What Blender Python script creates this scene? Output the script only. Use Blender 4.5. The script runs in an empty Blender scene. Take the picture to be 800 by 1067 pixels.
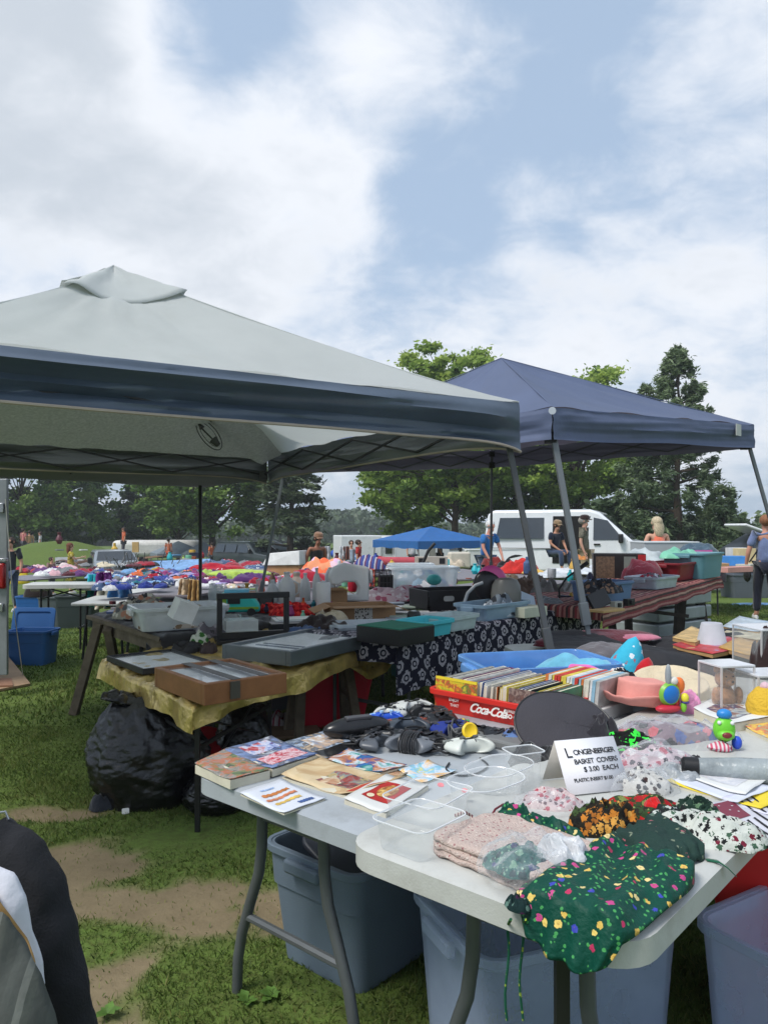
import bpy, bmesh, math, random
import numpy as np
from mathutils import Vector, Matrix, noise
R = math.radians
PI = math.pi
S = bpy.context.scene
COL = S.collection

# ------------------------------------------------------------------ camera
H0, HOR, F0 = 1.45, 550.0, 800.0
cam_d = bpy.data.cameras.new("camera")
cam = bpy.data.objects.new("camera", cam_d); COL.objects.link(cam)
cam.location = (0, 0, H0); cam.rotation_euler = (R(90), 0, 0)
cam_d.sensor_fit = 'VERTICAL'; cam_d.sensor_height = 36; cam_d.sensor_width = 27
cam_d.lens = 36*F0/1067
cam_d.shift_y = (HOR-533.5)/1067
cam_d.clip_start = 0.05; cam_d.clip_end = 3000
S.camera = cam

# ------------------------------------------------------------------ light and exposure
S.view_settings.view_transform = 'Standard'; S.view_settings.look = 'None'
S.view_settings.exposure = 0.78; S.view_settings.gamma = 1.0
S.view_settings.use_curve_mapping = False
SUN_EL, SUN_AZ = R(54), R(-128)          # azimuth from +Y, clockwise positive
W = bpy.data.worlds.new("World"); S.world = W; W.use_nodes = True
nt = W.node_tree; nt.nodes.clear()
def N(nt, t, **kw):
    n = nt.nodes.new(t)
    for k, v in kw.items():
        if k in ('ins',):
            for a, b in v.items(): n.inputs[a].default_value = b
        else: setattr(n, k, v)
    return n
def L(nt, a, b): nt.links.new(a, b)
sky = N(nt, 'ShaderNodeTexSky', sky_type='NISHITA', sun_disc=False, sun_elevation=SUN_EL, sun_rotation=SUN_AZ, air_density=1.0, dust_density=2.0, ozone_density=1.0)
tc = N(nt, 'ShaderNodeTexCoord')
sep = N(nt, 'ShaderNodeSeparateXYZ'); L(nt, tc.outputs['Generated'], sep.inputs[0])
def M(nt, op, a, b=None, c=None, clamp=False):
    n = nt.nodes.new('ShaderNodeMath'); n.operation = op; n.use_clamp = clamp
    for i, v in enumerate((a, b, c)):
        if v is None: continue
        if isinstance(v, (int, float)): n.inputs[i].default_value = v
        else: nt.links.new(v, n.inputs[i])
    return n.outputs[0]
def mixc(nt, f, a, b, typ='MIX'):
    n = nt.nodes.new('ShaderNodeMix'); n.data_type = 'RGBA'; n.blend_type = typ
    for i, v in ((0, f), (6, a), (7, b)):
        if isinstance(v, (int, float)): n.inputs[i].default_value = v
        elif isinstance(v, tuple): n.inputs[i].default_value = (*v[:3], 1)
        else: nt.links.new(v, n.inputs[i])
    return n.outputs[2]
# cloud sheet seen in perspective: direction projected on a high plane
zz = M(nt, 'ADD', M(nt, 'MAXIMUM', sep.outputs[2], 0.0), 0.34)
comb = N(nt, 'ShaderNodeCombineXYZ')
L(nt, M(nt, 'DIVIDE', sep.outputs[0], zz), comb.inputs[0]); L(nt, M(nt, 'DIVIDE', sep.outputs[1], zz), comb.inputs[1])
mp = N(nt, 'ShaderNodeMapping'); mp.inputs['Rotation'].default_value = (0, 0, R(25)); mp.inputs['Location'].default_value = (3.1, 1.7, 0)
mp.inputs['Scale'].default_value = (1.0, 1.12, 1)
L(nt, comb.outputs[0], mp.inputs[0])
n1 = N(nt, 'ShaderNodeTexNoise', ins={'Scale': 2.3, 'Detail': 12.0, 'Roughness': 0.58, 'Distortion': 0.35}); L(nt, mp.outputs[0], n1.inputs['Vector'])
n2 = N(nt, 'ShaderNodeTexNoise', ins={'Scale': 7.5, 'Detail': 8.0, 'Roughness': 0.62, 'Distortion': 0.5}); L(nt, mp.outputs[0], n2.inputs['Vector'])
cov = M(nt, 'ADD', M(nt, 'MULTIPLY', n1.outputs[0], 1.25), M(nt, 'MULTIPLY', n2.outputs[0], 0.62))
def skydir(px, py):
    return Vector(((px-400)/F0, 1, (HOR-py)/F0)).normalized()
def lobe(px, py, rad_deg, amt, stretch=None):
    """a bank of cloud (or a clearing) around one direction of the sky"""
    global cov
    d = skydir(px, py)
    vm = N(nt, 'ShaderNodeVectorMath', operation='DOT_PRODUCT'); vm.inputs[1].default_value = d
    L(nt, tc.outputs['Generated'], vm.inputs[0])
    mr = N(nt, 'ShaderNodeMapRange', interpolation_type='SMOOTHSTEP')
    mr.inputs['From Min'].default_value = math.cos(R(rad_deg)); mr.inputs['From Max'].default_value = 1.0
    mr.inputs['To Min'].default_value = 0; mr.inputs['To Max'].default_value = amt
    L(nt, vm.outputs['Value'], mr.inputs['Value'])
    cov = M(nt, 'ADD', cov, mr.outputs[0])
for a in ((130, 205, 19, .36), (255, 255, 11, .20), (30, 60, 13, .28), (110, 110, 12, .10), (430, 60, 8, .16), (340, 115, 7, .14), (480, 20, 7, .10),
          (520, 375, 11, .22), (700, 360, 13, .14), (770, 130, 12, .05), (570, 225, 6, .12), (650, 120, 9, .03), (790, 400, 12, .10), (420, 370, 8, .12), (700, 260, 7, .12),
          (240, 50, 9, -.28), (410, 240, 10, -.17), (590, 20, 9, -.14), (640, 200, 10, -.05), (480, 290, 8, -.06), (640, 260, 6, -.08), (520, 180, 7, -.03), (200, 0, 7, -.2), (700, 40, 8, -.10)):
    lobe(*a)
mask = N(nt, 'ShaderNodeMapRange', interpolation_type='SMOOTHSTEP'); L(nt, cov, mask.inputs['Value'])
mask.inputs['From Min'].default_value = 0.78; mask.inputs['From Max'].default_value = 1.33
mask.inputs['To Min'].default_value = 0.10; mask.inputs['To Max'].default_value = 0.97
n3 = N(nt, 'ShaderNodeTexNoise', ins={'Scale': 1.7, 'Detail': 5.0, 'Roughness': 0.5}); L(nt, mp.outputs[0], n3.inputs['Vector'])
thick = N(nt, 'ShaderNodeMapRange', interpolation_type='SMOOTHSTEP'); L(nt, M(nt, 'ADD', M(nt, 'MULTIPLY', n3.outputs[0], 0.55), M(nt, 'MULTIPLY', cov, 0.62)), thick.inputs['Value'])
thick.inputs['From Min'].default_value = 1.0; thick.inputs['From Max'].default_value = 1.42
ccol = mixc(nt, thick.outputs[0], (0.565, 0.585, 0.62), (0.375, 0.41, 0.455))
# thin haze over the blue
bg1 = N(nt, 'ShaderNodeBackground', ins={'Strength': 0.085}); L(nt, sky.outputs[0], bg1.inputs[0])
bgh = N(nt, 'ShaderNodeBackground', ins={'Strength': 1.0, 'Color': (0.255, 0.35, 0.48, 1)})
bg2 = N(nt, 'ShaderNodeBackground', ins={'Strength': 1.0}); L(nt, ccol, bg2.inputs[0])
mh = N(nt, 'ShaderNodeMixShader', ins={0: 0.72}); L(nt, bg1.outputs[0], mh.inputs[1]); L(nt, bgh.outputs[0], mh.inputs[2])
ms = N(nt, 'ShaderNodeMixShader'); L(nt, mask.outputs[0], ms.inputs[0]); L(nt, mh.outputs[0], ms.inputs[1]); L(nt, bg2.outputs[0], ms.inputs[2])
wo = N(nt, 'ShaderNodeOutputWorld'); L(nt, ms.outputs[0], wo.inputs[0])

sd = bpy.data.lights.new("sun", 'SUN'); sd.energy = 1.8; sd.angle = R(20); sd.color = (1, .965, .91)
sun = bpy.data.objects.new("sun", sd); COL.objects.link(sun)
sdir = Vector((math.sin(SUN_AZ)*math.cos(SUN_EL), math.cos(SUN_AZ)*math.cos(SUN_EL), math.sin(SUN_EL)))
sun.rotation_euler = sdir.to_track_quat('Z', 'Y').to_euler(); sun.location = (-5, 5, 12)
S.cycles.max_bounces = 8; S.cycles.transparent_max_bounces = 24; S.cycles.diffuse_bounces = 3; S.cycles.glossy_bounces = 3
S.cycles.use_denoising = True

# ------------------------------------------------------------------ helpers
def lin(c):
    if max(c) > 1.001 or isinstance(c[0], int): c = tuple(x/255 for x in c)
    return tuple(x/12.92 if x <= .04045 else ((x+.055)/1.055)**2.4 for x in c)
def sstep(a, b, x):
    t = max(0, min(1, (x-a)/(b-a))); return t*t*(3-2*t)
def G(x, y):
    """height of the ground: level round the near stalls, sinking away to the left"""
    wl = sstep(4.5, -2.5, x/(1+max(0, y-15)*.04))
    a = .16+1.15*wl
    g = -a*(1-math.exp(-max(0, y-9)/22))
    g += 1.75*math.exp(-(((x+17.3)/3.6)**2+((y-41)/6)**2)) + .35*math.exp(-(((x+24)/7)**2+((y-47)/8)**2))
    return g
def at(px, py, h):
    """world point h above the ground that lies on the sight line of a spot in the photograph"""
    Y = (H0-h)*F0/max(2.0, (py-HOR))
    for _ in range(25):
        X = (px-400)/F0*Y
        Y2 = (H0-h-G(X, Y))*F0/max(2.0, (py-HOR))
        Y = .5*Y+.5*Y2
    X = (px-400)/F0*Y
    return Vector((X, Y, G(X, Y)+h))
def plane(px, py, z):
    Y = (H0-z)*F0/(py-HOR); return Vector(((px-400)/F0*Y, Y, z))
def depth(px, py, Y):
    return Vector(((px-400)/F0*Y, Y, H0+(HOR-py)*Y/F0))
def m_of(px, Y): return px*Y/F0

_mats = {}
def mat(key, col, rough=.6, var=.12, vscale=6.0, bump=0.0, bscale=60.0, metal=0.0, alpha=1.0, trans=0.0, coat=0.0, spec=.5, sheen=0.0, back=None, dirt=None):
    """a plain surface with uneven colour and relief"""
    k = (key, col, rough)
    if k in _mats: return _mats[k]
    m = bpy.data.materials.new(key); m.use_nodes = True; _mats[k] = m
    t = m.node_tree; b = t.nodes['Principled BSDF']
    c = lin(col)
    co = N(t, 'ShaderNodeTexCoord')
    nz = N(t, 'ShaderNodeTexNoise', ins={'Scale': vscale, 'Detail': 5.0, 'Roughness': .6}); L(t, co.outputs['Object'], nz.inputs['Vector'])
    f = N(t, 'ShaderNodeMapRange'); f.inputs['From Min'].default_value = .25; f.inputs['From Max'].default_value = .75
    L(t, nz.outputs[0], f.inputs['Value'])
    lo = tuple(max(0, x*(1-var*1.6)) for x in c); hi = tuple(min(.9, x*(1+var)) for x in c)
    cc = mixc(t, f.outputs[0], lo, hi)
    if dirt:
        nd = N(t, 'ShaderNodeTexNoise', ins={'Scale': vscale*.6, 'Detail': 8.0, 'Roughness': .7}); L(t, co.outputs['Object'], nd.inputs['Vector'])
        fd = N(t, 'ShaderNodeMapRange'); fd.inputs['From Min'].default_value = .52; fd.inputs['From Max'].default_value = .72; fd.inputs['To Max'].default_value = .55
        L(t, nd.outputs[0], fd.inputs['Value'])
        cc = mixc(t, fd.outputs[0], cc, lin(dirt))
    if back:
        ge = N(t, 'ShaderNodeNewGeometry'); cc = mixc(t, ge.outputs['Backfacing'], cc, lin(back))
    L(t, cc, b.inputs['Base Color'])
    b.inputs['Roughness'].default_value = rough; b.inputs['Metallic'].default_value = metal
    b.inputs['Alpha'].default_value = alpha; b.inputs['Coat Weight'].default_value = coat
    b.inputs['Specular IOR Level'].default_value = spec
    if sheen: b.inputs['Sheen Weight'].default_value = sheen
    if rough < .7 and alpha == 1:
        rr = N(t, 'ShaderNodeMapRange'); rr.inputs['To Min'].default_value = rough*.8; rr.inputs['To Max'].default_value = min(1, rough*1.3)
        L(t, nz.outputs[0], rr.inputs['Value']); L(t, rr.outputs[0], b.inputs['Roughness'])
    if bump:
        bn = N(t, 'ShaderNodeTexNoise', ins={'Scale': bscale, 'Detail': 4.0}); L(t, co.outputs['Object'], bn.inputs['Vector'])
        bu = N(t, 'ShaderNodeBump', ins={'Strength': bump, 'Distance': .01}); L(t, bn.outputs[0], bu.inputs['Height']); L(t, bu.outputs[0], b.inputs['Normal'])
    if trans:
        tr = N(t, 'ShaderNodeBsdfTranslucent'); L(t, cc, tr.inputs[0])
        mx = N(t, 'ShaderNodeMixShader', ins={0: trans}); L(t, b.outputs[0], mx.inputs[1]); L(t, tr.outputs[0], mx.inputs[2])
        L(t, mx.outputs[0], t.nodes['Material Output'].inputs[0])
    return m
def cloth_m(col, key='woven_cloth'): return mat(key, col, rough=.9, var=.22, vscale=9, bump=.5, bscale=45, sheen=.3, spec=.2)
def plast(col, key='moulded_plastic', rough=.38, var=.06): return mat(key, col, rough=rough, var=var, vscale=5)
def clear(col=(225, 232, 236), a=.30, key='clear_plastic', rough=.12):
    k = (key, col, a)
    if k in _mats: return _mats[k]
    m = bpy.data.materials.new(key); m.use_nodes = True; _mats[k] = m
    t = m.node_tree; b = t.nodes['Principled BSDF']
    b.inputs['Base Color'].default_value = (*lin(col), 1); b.inputs['Roughness'].default_value = rough
    co = N(t, 'ShaderNodeTexCoord'); nz = N(t, 'ShaderNodeTexNoise', ins={'Scale': 9.0, 'Detail': 5.0}); L(t, co.outputs['Object'], nz.inputs[0])
    mr = N(t, 'ShaderNodeMapRange'); mr.inputs['To Min'].default_value = a*.6; mr.inputs['To Max'].default_value = min(1, a*1.5); L(t, nz.outputs[0], mr.inputs[0])
    lw = N(t, 'ShaderNodeLayerWeight', ins={0: .35})
    L(t, M(t, 'ADD', mr.outputs[0], M(t, 'MULTIPLY', lw.outputs['Facing'], .35 if a > .2 else .22 if 'film' in key else .08), clamp=True), b.inputs['Alpha'])
    if 'film' in key:
        n2_ = N(t, 'ShaderNodeTexNoise', ins={'Scale': 26.0, 'Detail': 4.0, 'Distortion': 1.5}); L(t, co.outputs['Object'], n2_.inputs[0]); bu = N(t, 'ShaderNodeBump', ins={'Strength': .9, 'Distance': .012}); L(t, n2_.outputs[0], bu.inputs['Height']); L(t, bu.outputs[0], b.inputs['Normal'])
    b.inputs['Specular IOR Level'].default_value = .8
    return m
def patterned(key, base, spots, scale=20, prob=0.0, coord='Object', size=.34, rand=1.0, rot=0, rough=.85, ring=False, leaf=None, leafscale=None, bump=.3, rough_edge=.12, stretch=(1, 1, 1)):
    """printed cloth: motifs scattered (or set in a grid) on a ground colour"""
    if key in _mats: return _mats[key]
    m = bpy.data.materials.new(key); m.use_nodes = True; _mats[key] = m
    t = m.node_tree; b = t.nodes['Principled BSDF']; b.inputs['Roughness'].default_value = rough; b.inputs['Specular IOR Level'].default_value = .25
    co = N(t, 'ShaderNodeTexCoord'); mp = N(t, 'ShaderNodeMapping'); mp.inputs['Rotation'].default_value = (0, 0, R(rot)); mp.inputs['Scale'].default_value = stretch
    L(t, co.outputs[coord], mp.inputs[0])
    nz = N(t, 'ShaderNodeTexNoise', ins={'Scale': scale*2.2, 'Detail': 3.0}); L(t, mp.outputs[0], nz.inputs[0])
    vd = '2D' if coord == 'UV' else '3D'
    nb = N(t, 'ShaderNodeTexNoise', ins={'Scale': 3.0, 'Detail': 3.0}); L(t, mp.outputs[0], nb.inputs[0])
    cc = mixc(t, nb.outputs[0], tuple(x*.75 for x in lin(base)), tuple(min(.9, x*1.2) for x in lin(base)))
    if leaf:
        v2 = N(t, 'ShaderNodeTexVoronoi', voronoi_dimensions=vd, ins={'Scale': leafscale or scale*2.3, 'Randomness': 1.0}); L(t, mp.outputs[0], v2.inputs['Vector'])
        d2 = M(t, 'ADD', v2.outputs['Distance'], M(t, 'MULTIPLY', M(t, 'SUBTRACT', nz.outputs[0], .5), .5))
        sp = N(t, 'ShaderNodeSeparateColor'); L(t, v2.outputs['Color'], sp.inputs[0])
        g = M(t, 'MULTIPLY', M(t, 'LESS_THAN', d2, .30), M(t, 'GREATER_THAN', sp.outputs[0], .45))
        cc = mixc(t, g, cc, lin(leaf))
    v = N(t, 'ShaderNodeTexVoronoi', voronoi_dimensions=vd, ins={'Scale': scale, 'Randomness': rand}); L(t, mp.outputs[0], v.inputs['Vector'])
    nf = N(t, 'ShaderNodeTexNoise', ins={'Scale': scale*3.6, 'Detail': 2.0}); L(t, mp.outputs[0], nf.inputs[0])
    d = M(t, 'ADD', v.outputs['Distance'], M(t, 'MULTIPLY', M(t, 'SUBTRACT', nf.outputs[0], .5), rough_edge*4))
    mask = M(t, 'LESS_THAN', d, size); core = M(t, 'LESS_THAN', d, size*.34)
    if prob: scp = N(t, 'ShaderNodeSeparateColor'); L(t, v.outputs['Color'], scp.inputs[0]); mask = M(t, 'MULTIPLY', mask, M(t, 'GREATER_THAN', scp.outputs[1], prob))
    if ring: mask = M(t, 'MULTIPLY', mask, M(t, 'GREATER_THAN', M(t, 'ABSOLUTE', M(t, 'SUBTRACT', v.outputs['Distance'], size*.45)), size*.14))
    rp = N(t, 'ShaderNodeValToRGB'); rp.color_ramp.interpolation = 'CONSTANT'
    els = rp.color_ramp.elements
    while len(els) < len(spots): els.new(.5)
    for i, s in enumerate(spots): els[i].position = i/len(spots); els[i].color = (*lin(s), 1)
    sc = N(t, 'ShaderNodeSeparateColor'); L(t, v.outputs['Color'], sc.inputs[0]); L(t, sc.outputs[0], rp.inputs[0])
    cc = mixc(t, mask, cc, mixc(t, M(t, 'MULTIPLY', core, .4 if prob else 0.0), rp.outputs[0], lin((150, 90, 40))))
    L(t, cc, b.inputs['Base Color'])
    bu = N(t, 'ShaderNodeBump', ins={'Strength': bump, 'Distance': .01}); L(t, nz.outputs[0], bu.inputs['Height']); L(t, bu.outputs[0], b.inputs['Normal'])
    return m
def striped(key, cols, scale=12, axis=1, coord='UV', rough=.85, wob=.0, bump=.3):
    if key in _mats: return _mats[key]
    m = bpy.data.materials.new(key); m.use_nodes = True; _mats[key] = m
    t = m.node_tree; b = t.nodes['Principled BSDF']; b.inputs['Roughness'].default_value = rough
    co = N(t, 'ShaderNodeTexCoord'); sp = N(t, 'ShaderNodeSeparateXYZ'); L(t, co.outputs[coord], sp.inputs[0])
    nz = N(t, 'ShaderNodeTexNoise', ins={'Scale': 40.0, 'Detail': 3.0}); L(t, co.outputs[coord], nz.inputs[0])
    v = M(t, 'FRACT', M(t, 'ADD', M(t, 'MULTIPLY', sp.outputs[axis], scale), M(t, 'MULTIPLY', nz.outputs[0], wob)))
    rp = N(t, 'ShaderNodeValToRGB'); rp.color_ramp.interpolation = 'CONSTANT'; els = rp.color_ramp.elements
    while len(els) < len(cols): els.new(.5)
    for i, s in enumerate(cols): els[i].position = i/len(cols); els[i].color = (*lin(s), 1)
    L(t, v, rp.inputs[0])
    cc = mixc(t, M(t, 'MULTIPLY', nz.outputs[0], .5), rp.outputs[0], (0.03, .02, .02))
    L(t, cc, b.inputs['Base Color'])
    bu = N(t, 'ShaderNodeBump', ins={'Strength': bump, 'Distance': .01}); L(t, nz.outputs[0], bu.inputs['Height']); L(t, bu.outputs[0], b.inputs['Normal'])
    return m
_pn = [0]
def printed(cols, scale=7, rough=.45, seed=0, key='printed_cover'):
    """a printed picture: irregular patches in the cover's own colours"""
    m = bpy.data.materials.new(key); m.use_nodes = True
    t = m.node_tree; b = t.nodes['Principled BSDF']; b.inputs['Roughness'].default_value = rough
    co = N(t, 'ShaderNodeTexCoord'); mp = N(t, 'ShaderNodeMapping'); mp.inputs['Location'].default_value = (seed*3.7, seed*1.9, seed)
    L(t, co.outputs['Object'], mp.inputs[0])
    nz = N(t, 'ShaderNodeTexNoise', ins={'Scale': float(scale), 'Detail': 6.0, 'Roughness': .65, 'Distortion': .8}); L(t, mp.outputs[0], nz.inputs[0])
    v = N(t, 'ShaderNodeTexVoronoi', ins={'Scale': scale*1.4}); L(t, mp.outputs[0], v.inputs['Vector'])
    sc = N(t, 'ShaderNodeSeparateColor'); L(t, v.outputs['Color'], sc.inputs[0])
    x = M(t, 'FRACT', M(t, 'ADD', M(t, 'MULTIPLY', nz.outputs[0], 2.2), M(t, 'MULTIPLY', sc.outputs[0], .5)))
    rp = N(t, 'ShaderNodeValToRGB'); els = rp.color_ramp.elements
    while len(els) < len(cols): els.new(.5)
    for i, s in enumerate(cols): els[i].position = i/max(1, len(cols)-1); els[i].color = (*lin(s), 1)
    L(t, x, rp.inputs[0]); L(t, rp.outputs[0], b.inputs['Base Color'])
    return m

class MB:
    """collects shapes for ONE mesh"""
    def __init__(s): s.v = []; s.f = []; s.uv = None
    def add(s, vs, fs):
        o = len(s.v); s.v += [Vector(v) for v in vs]; s.f += [tuple(i+o for i in f) for f in fs]; return s
    def box(s, c, d, rz=0, taper=1.0, rx=0, ry=0):
        x, y, z = d[0]/2, d[1]/2, d[2]/2
        m = Matrix.Rotation(rz, 3, 'Z') @ Matrix.Rotation(ry, 3, 'Y') @ Matrix.Rotation(rx, 3, 'X')
        vs = [(-x*taper, -y*taper, -z), (x*taper, -y*taper, -z), (x*taper, y*taper, -z), (-x*taper, y*taper, -z), (-x, -y, z), (x, -y, z), (x, y, z), (-x, y, z)]
        return s.add([m @ Vector(v)+Vector(c) for v in vs], [(0, 3, 2, 1), (4, 5, 6, 7), (0, 1, 5, 4), (1, 2, 6, 5), (2, 3, 7, 6), (3, 0, 4, 7)])
    def tube(s, pts, r, n=8, cap=True, sq=False):
        pts = [Vector(p) for p in pts]; k = len(pts)
        rs = r if isinstance(r, (list, tuple)) else [r]*k
        if sq: n = 4
        vs = []; up = None
        for i, p in enumerate(pts):
            d = (pts[min(i+1, k-1)]-pts[max(i-1, 0)]).normalized()
            if up is None:
                up = Vector((0, 0, 1)) if abs(d.z) < .9 else Vector((1, 0, 0))
            a = d.cross(up)
            if a.length < 1e-5: a = d.cross(Vector((0, 1, 0)))
            a.normalize(); b = d.cross(a).normalized(); up = -b if False else a.cross(d).normalized()
            for j in range(n):
                t = 2*PI*(j+.5)/n; vs.append(p+a*math.cos(t)*rs[i]+b*math.sin(t)*rs[i])
        fs = [(i*n+j, i*n+(j+1) % n, (i+1)*n+(j+1) % n, (i+1)*n+j) for i in range(k-1) for j in range(n)]
        if cap: fs += [tuple(range(n))[::-1], tuple((k-1)*n+j for j in range(n))]
        return s.add(vs, fs)
    def lathe(s, prof, n=20, c=(0, 0, 0), sx=1, sy=1, m=None):
        vs = []
        for r, z in prof:
            for j in range(n):
                t = 2*PI*j/n; vs.append(Vector((r*math.cos(t)*sx, r*math.sin(t)*sy, z)))
        if m: vs = [m @ v for v in vs]
        vs = [v+Vector(c) for v in vs]
        k = len(prof)
        fs = [(i*n+j, i*n+(j+1) % n, (i+1)*n+(j+1) % n, (i+1)*n+j) for i in range(k-1) for j in range(n)]
        if prof[0][0] > 1e-4: fs.append(tuple(range(n))[::-1])
        if prof[-1][0] > 1e-4: fs.append(tuple((k-1)*n+j for j in range(n)))
        return s.add(vs, fs)
    def prism(s, out, z0, z1, m=None):
        n = len(out); vs = [Vector((p[0], p[1], z0)) for p in out]+[Vector((p[0], p[1], z1)) for p in out]
        if m: vs = [m @ v for v in vs]
        return s.add(vs, [tuple(range(n))[::-1], tuple(range(n, 2*n))]+[(i, (i+1) % n, n+(i+1) % n, n+i) for i in range(n)])
    def grid(s, fn, nu, nv, uvf=None, close=False):
        o = len(s.v)
        vs = [Vector(fn(i/nu, j/nv)) for i in range(nu+1) for j in range(nv+1)]
        fs = [(i*(nv+1)+j, (i+1)*(nv+1)+j, (i+1)*(nv+1)+j+1, i*(nv+1)+j+1) for i in range(nu) for j in range(nv)]
        s.add(vs, fs)
        if uvf:
            s.uv = s.uv or {}
            for i in range(nu+1):
                for j in range(nv+1): s.uv[o+i*(nv+1)+j] = uvf(i/nu, j/nv)
        return s
    def blob(s, c, d, n=16, seed=0, amp=.15, freq=2.0, m=None, flat=True, oct=2):
        """a rounded crumpled body: an ellipsoid pushed about by noise, its underside flattened"""
        rx, ry, rz = d[0]/2, d[1]/2, d[2]/2; vs = []; k = max(6, n//2+2)
        sv = Vector((seed*1.37, seed*2.11, seed*.77))
        for i in range(k+1):
            th = PI*i/k
            for j in range(n):
                ph = 2*PI*j/n
                u = Vector((math.sin(th)*math.cos(ph), math.sin(th)*math.sin(ph), math.cos(th)))
                q = u*freq+sv; w = -.35 if amp > .1 else 0; a = 1
                if amp > .1: q = Vector((q.x*2.1+.7*noise.noise(q), q.y*.6+.7*noise.noise(q+Vector((5, 0, 0))), q.z*1.1)); w += .9*noise.noise(Vector((math.cos(ph)*1.3+sv.x, math.sin(ph)*1.3, sv.y)))
                for o_ in range(oct): w += a*(1-2.2*abs(noise.noise(q*(2.1**o_))))*.5; a *= .5
                rr = 1+amp*w
                z = u.z*rr
                if flat and z < 0: z = -min(-z, 1)**.6*.18 if z > -.6 else -.14
                v = Vector((u.x*rx*rr, u.y*ry*rr, z*rz*(2 if flat else 1)*(1 if flat else 1)))
                if flat: v.z = max(v.z, -.14*rz)+.14*rz
                vs.append(v)
        if m: vs = [m @ v for v in vs]
        vs = [v+Vector(c) for v in vs]
        fs = [(i*n+j, (i+1)*n+j, (i+1)*n+(j+1) % n, i*n+(j+1) % n) for i in range(k) for j in range(n)]
        return s.add(vs, fs)
    def crumple(s, d, n=48, seed=0, m=None, freq=3.0):
        """cloth dropped in a loose heap: a ragged sheet thrown into long soft folds"""
        k = max(10, n//2); sv = Vector((seed*1.37, seed*.91, 3.1)); th = seed*2.4; ca, sa = math.cos(th), math.sin(th); vs = []
        for i in range(k+2):
            r = min(1, i/k)
            for j in range(n):
                a = 2*PI*j/n; o = 1+.20*noise.noise(Vector((math.cos(a)*1.6, math.sin(a)*1.6, seed)))+.10*noise.noise(Vector((math.cos(a)*5, math.sin(a)*5, seed)))
                x, y = math.cos(a)*r*o, math.sin(a)*r*o
                px, py = x*ca+y*sa, -x*sa+y*ca; wq = .55*noise.noise(Vector((x*1.3, y*1.3, seed)))
                q = Vector((px*freq*.85+wq*1.6, py*freq*.36+wq, seed*1.7))
                f = 1-2.2*math.sqrt(noise.noise(q)**2+.006); g = 1-2*math.sqrt(noise.noise(q*1.9+Vector((7, 3, 0)))**2+.01); e = max(0, 1-r**3.2)
                z = e**.55*(.34+.36*max(-.3, f)+.10*g+.30*noise.noise(Vector((x*1.8, y*1.8, seed+9))))+.10*(1-r)
                x += .07*noise.noise(q*.8)*e; y += .07*noise.noise(q*.8+sv)*e
                z = max(.02, z) if i < k else .03*max(0, f)
                if i > k: z = 0
                vs.append(Vector((x*d[0]/2, y*d[1]/2, z*d[2])))
        if m: vs = [m @ v for v in vs]
        fs = [(i*n+j, (i+1)*n+j, (i+1)*n+(j+1) % n, i*n+(j+1) % n) for i in range(k+1) for j in range(n)]
        return s.add(vs, fs)
    def build(s, name, m, parent=None, smooth=True, bevel=0, sub=0, solid=0, seg=2, loc=None, ang=38, flip=False):
        if flip: s.f = [f[::-1] for f in s.f]
        me = bpy.data.meshes.new(name); me.from_pydata([tuple(v) for v in s.v], [], s.f)
        me.materials.append(m)
        if s.uv:
            ul = me.uv_layers.new(name='UVMap')
            for lp in me.loops: ul.data[lp.index].uv = s.uv.get(lp.vertex_index, (0, 0))
        me.validate()
        if smooth:
            me.polygons.foreach_set('use_smooth', [True]*len(me.polygons))
            if ang < 180: me.set_sharp_from_angle(angle=R(ang))
        o = bpy.data.objects.new(name, me); COL.objects.link(o)
        if solid: q = o.modifiers.new('solid', 'SOLIDIFY'); q.thickness = solid
        if bevel: q = o.modifiers.new('bevel', 'BEVEL'); q.width = bevel; q.segments = seg; q.limit_method = 'ANGLE'; q.angle_limit = R(35)
        if sub: q = o.modifiers.new('sub', 'SUBSURF'); q.levels = sub; q.render_levels = sub
        if parent: o.parent = parent
        if loc: o.location = loc
        return o
LABELS = {}
def tag(o, label, cat, group=None, kind=None):
    if label:
        n = label; 
        if not group and n in LABELS: print('DUPLABEL', n)
        LABELS[n] = 1; o['label'] = n
    if cat: o['category'] = cat
    if group: o['group'] = group
    if kind: o['kind'] = kind
    return o
def thing(name, label, cat, loc=(0, 0, 0), rz=0, group=None, rx=0, ry=0):
    o = bpy.data.objects.new(name, None); COL.objects.link(o); o.empty_display_size = .1
    o.location = loc; o.rotation_euler = (rx, ry, rz)
    return tag(o, label, cat, group)
def place(o, loc, rz=0, rx=0, ry=0):
    o.location = loc; o.rotation_euler = (rx, ry, rz); return o
def copy_tree(o, parent=None):
    c = o.copy(); COL.objects.link(c)
    if parent: c.parent = parent
    for ch in list(o.children): copy_tree(ch, c)
    return c
def rrect(w, d, r, n=5, cx=0, cy=0):
    pts = []
    for (sx, sy, a0) in ((1, 1, 0), (-1, 1, 90), (-1, -1, 180), (1, -1, 270)):
        for i in range(n+1):
            a = R(a0+90*i/n); pts.append((cx+sx*(w/2-r)+r*math.cos(a), cy+sy*(d/2-r)+r*math.sin(a)))
    return pts
def fbm(v, o=3):
    t = 0; a = 1
    for _ in range(o): t += a*noise.noise(v); v = v*2.07; a *= .5
    return t
U = Vector((.661, .750, 0)); V_ = Vector((.750, -.661, 0)); RU = math.atan2(.750, .661)   # the direction the stall rows run
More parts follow.
